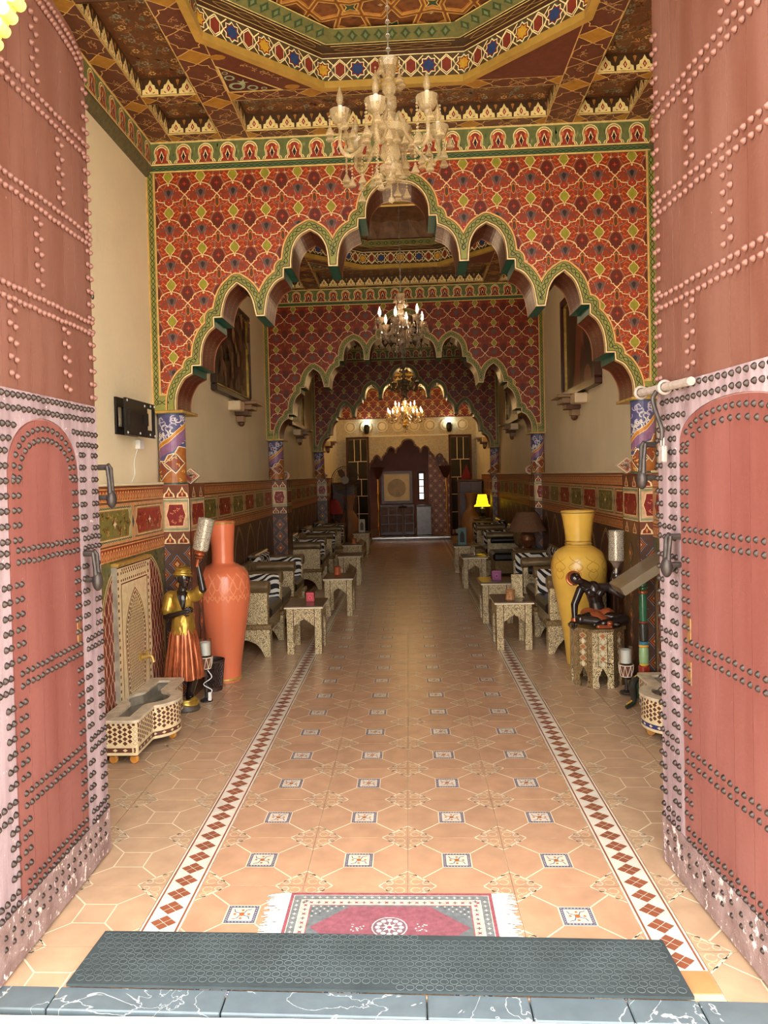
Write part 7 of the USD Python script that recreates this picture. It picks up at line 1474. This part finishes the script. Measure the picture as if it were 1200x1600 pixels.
obj('frame', extr(fr0.difference(sbox(-0.33, -0.35, 0.33, 0.35)), 0.06, ((0, 0, 0), (1, 0, 0), (0, 0, 1))), M['mahogany'], t, smooth=False); obj('gilt_panel', bx(-0.34, 0.34, -0.02, 0.0, -0.36, 0.36), mat('gilt_panel', S(160, 124, 62), 0.35, metal=0.3, var=0.12, scale=4), t); obj('disc', extr(Point(0, 0).buffer(0.24, 24), 0.012, ((0, -0.02, -0.02), (1, 0, 0), (0, 0, 1))), mat('gilt_disc', S(132, 102, 56), 0.4, metal=0.3, var=0.2), t)
t = thing('drawer_cabinet', 'dark carved drawer cabinet under the gilt picture', 'cabinet', (-0.30, 20.1, 0)); obj('body', rbox(-0.44, 0.44, -0.2, 0.2, 0.072, 0.86, 0.01), M['mahogany'], t)
for i in range(4):
    for j in range(3):
        d_ = obj('drawer', rbox(-0.42 + i * 0.21, -0.23 + i * 0.21, -0.216, -0.198, 0.16 + j * 0.22, 0.35 + j * 0.22, 0.004), M['brown_wood'], t); obj('knob', sph((-0.325 + i * 0.21, -0.222, 0.255 + j * 0.22), 0.014, 1), M['gold_metal'], d_)
t = thing('dark_counter', 'black counter box beside the drawer cabinet', 'counter', (0.38, 20.0, 0)); obj('body', rbox(-0.19, 0.19, -0.2, 0.2, 0.072, 0.80, 0.01), M['dark_top'], t); obj('top', rbox(-0.21, 0.21, -0.22, 0.22, 0.80, 0.83, 0.005), M['mahogany'], t)
# glazed screens
M['dark_pane'] = mat('dark_pane', S(46, 44, 40), 0.12, var=0.1)
def screen(label, x, rot):
    t = thing('glazed_screen', label, 'screen', (x, 20.30, 0), rot); w, h0, h1 = 0.30, 0.0, 2.62
    for a, b, c, d in ((-w, -w + 0.05, h0, h1), (w - 0.05, w, h0, h1)): obj('stile', bx(a, b, -0.025, 0.025, c, d), M['mahogany'], t)
    for z in (h0, h1 - 0.06): obj('rail', bx(-w, w, -0.025, 0.025, z, z + 0.06), M['mahogany'], t)
    rows_ = [0.16, 0.62, 1.08, 1.52, 1.98, 2.56]
    for j, (a, b) in enumerate(zip(rows_, rows_[1:])):
        n = 3 if j in (1 + 1, 4) else 2; off = 0
        for i in range(n):
            x0 = -w + 0.05 + i * (2 * w - 0.10) / n; x1 = x0 + (2 * w - 0.10) / n; obj('pane', bx(x0 + 0.008, x1 - 0.008, -0.004, 0.004, a + 0.008, b - 0.008), M['dark_pane'], t)
            if i: obj('glazing_bar', bx(x0 - 0.010, x0 + 0.010, -0.014, 0.014, a, b), M['lamp_white'], t)
        obj('glazing_bar', bx(-w + 0.05, w - 0.05, -0.014, 0.014, b - 0.010, b + 0.010), M['lamp_white'], t) if j < 4 else None
    return t
screen('dark glazed screen with pale bars left of the far archway', -1.30, -8); screen('dark glazed screen with pale bars right of the far archway', 1.36, 10)
# lanterns with cool light, wall brackets
cool = emit('cool_bulb', (0.82, 1.0, 0.92), 42.0)
for x, lb in ((-1.06, 'small wall lantern with cool light left above the far archway'), (1.10, 'small wall lantern with cool light right above the far archway')):
    t = thing('wall_lantern', lb, 'lantern', (x, YB - 0.12, 2.86)); obj('cage', lathe([(0, -0.16), (0.05, -0.15), (0.075, -0.06), (0.075, 0.03), (0.05, 0.09), (0.045, 0.085), (0.068, 0.02), (0.066, -0.06), (0.04, -0.14), (0, -0.15)], 8), M['black_metal'], t, smooth=False); obj('roof', lathe([(0.078, 0.03), (0.03, 0.11), (0.012, 0.16), (0, 0.17)], 8), M['black_metal'], t, smooth=False) if False else None
    obj('bulb', sph((0, 0.02, 0.16), 0.032, 2), cool, t); obj('bracket', bx(-0.02, 0.02, 0.03, 0.12, -0.05, 0.0), M['black_metal'], t)
# fan
t = thing('pedestal_fan', 'dark pedestal fan at the far left', 'fan', (-1.36, 16.9, 0)); obj('base', lathe([(0, 0), (0.2, 0), (0.2, 0.02), (0.03, 0.05), (0, 0.05)], 24), M['black_metal'], t); obj('pole', tube([(0, 0, 0.04), (0, 0, 1.48)], 0.018, 10), M['black_metal'], t)
obj('motor', T(lathe([(0, 0), (0.07, 0), (0.08, 0.05), (0.06, 0.14), (0, 0.15)], 18), (0, 0, 1.52), rx=-90), M['black_metal'], t); obj('hub_badge', T(lathe([(0, 0), (0.085, 0), (0.085, 0.012), (0, 0.014)], 24), (0, -0.12, 1.52), rx=90), mat('fan_badge', S(150, 136, 116), 0.5), t)
obj('guard', cat3([T(trimesh.creation.torus(0.30, 0.007, 40, 6), (0, -0.06, 1.52), rx=90), T(trimesh.creation.torus(0.26, 0.004, 36, 5), (0, -0.11, 1.52), rx=90)] + [tube([(0.085 * math.cos(a), -0.12, 1.52 + 0.085 * math.sin(a)), (0.22 * math.cos(a), -0.12, 1.52 + 0.22 * math.sin(a)), (0.30 * math.cos(a), -0.06, 1.52 + 0.30 * math.sin(a))], 0.0025, 4) for a in np.linspace(0, 2 * math.pi, 40, endpoint=False)]), M['black_metal'], t, kind='stuff')
for k in range(3):
    a = k * 2 * math.pi / 3; g = extr(Polygon([(0.05, -0.03), (0.16, -0.08), (0.25, -0.06), (0.26, 0.04), (0.16, 0.07), (0.05, 0.03)]), 0.005); g = T(T(g, rx=18), rz=math.degrees(a)); g.vertices = np.stack([g.vertices[:, 0], -0.07 + g.vertices[:, 2], 1.52 + g.vertices[:, 1]], 1); obj('blade', g, M['dark_top'], t)
# cupboards at the ends of the side walls, red pennant
for x, lb in ((XL + 0.36, 'dark cupboard against the left wall of the last bay'), (XR - 0.36, 'dark cupboard under the red pennant on the right')):
    t = thing('cupboard', lb, 'cupboard', (x, 18.55, 0)); obj('body', rbox(-0.26, 0.26, -0.4, 0.4, 0.05, 1.42, 0.01), M['dark_top'], t); obj('top', rbox(-0.28, 0.28, -0.42, 0.42, 1.42, 1.46, 0.006), M['brown_wood'], t)
    for i in (0, 1):
        d_ = obj('cupboard_door', rbox(-0.24 + i * 0.245, -0.005 + i * 0.245, -0.415, -0.398, 0.10, 1.38, 0.004), M['mahogany'], t); obj('handle', sph((-0.03 + i * 0.06, -0.42, 0.8), 0.014, 1), M['gold_metal'], d_)
t = thing('pennant', 'red triangular pennant standing on the right cupboard', 'pennant', (XR - 0.45, 18.35, 1.46)); obj('cloth', extr(Polygon([(-0.13, 0), (0.13, 0.02), (0.07, 0.18), (0.02, 0.36), (-0.05, 0.22)]), 0.02), M['red_shade'], t, smooth=False) if False else obj('cloth', extr(Polygon([(-0.13, 0), (0.13, 0.02), (0.07, 0.18), (0.02, 0.36), (-0.05, 0.22)]), 0.02, ((0, 0.01, 0), (1, 0, 0), (0, 0, 1))), M['red_shade'], t, smooth=False)
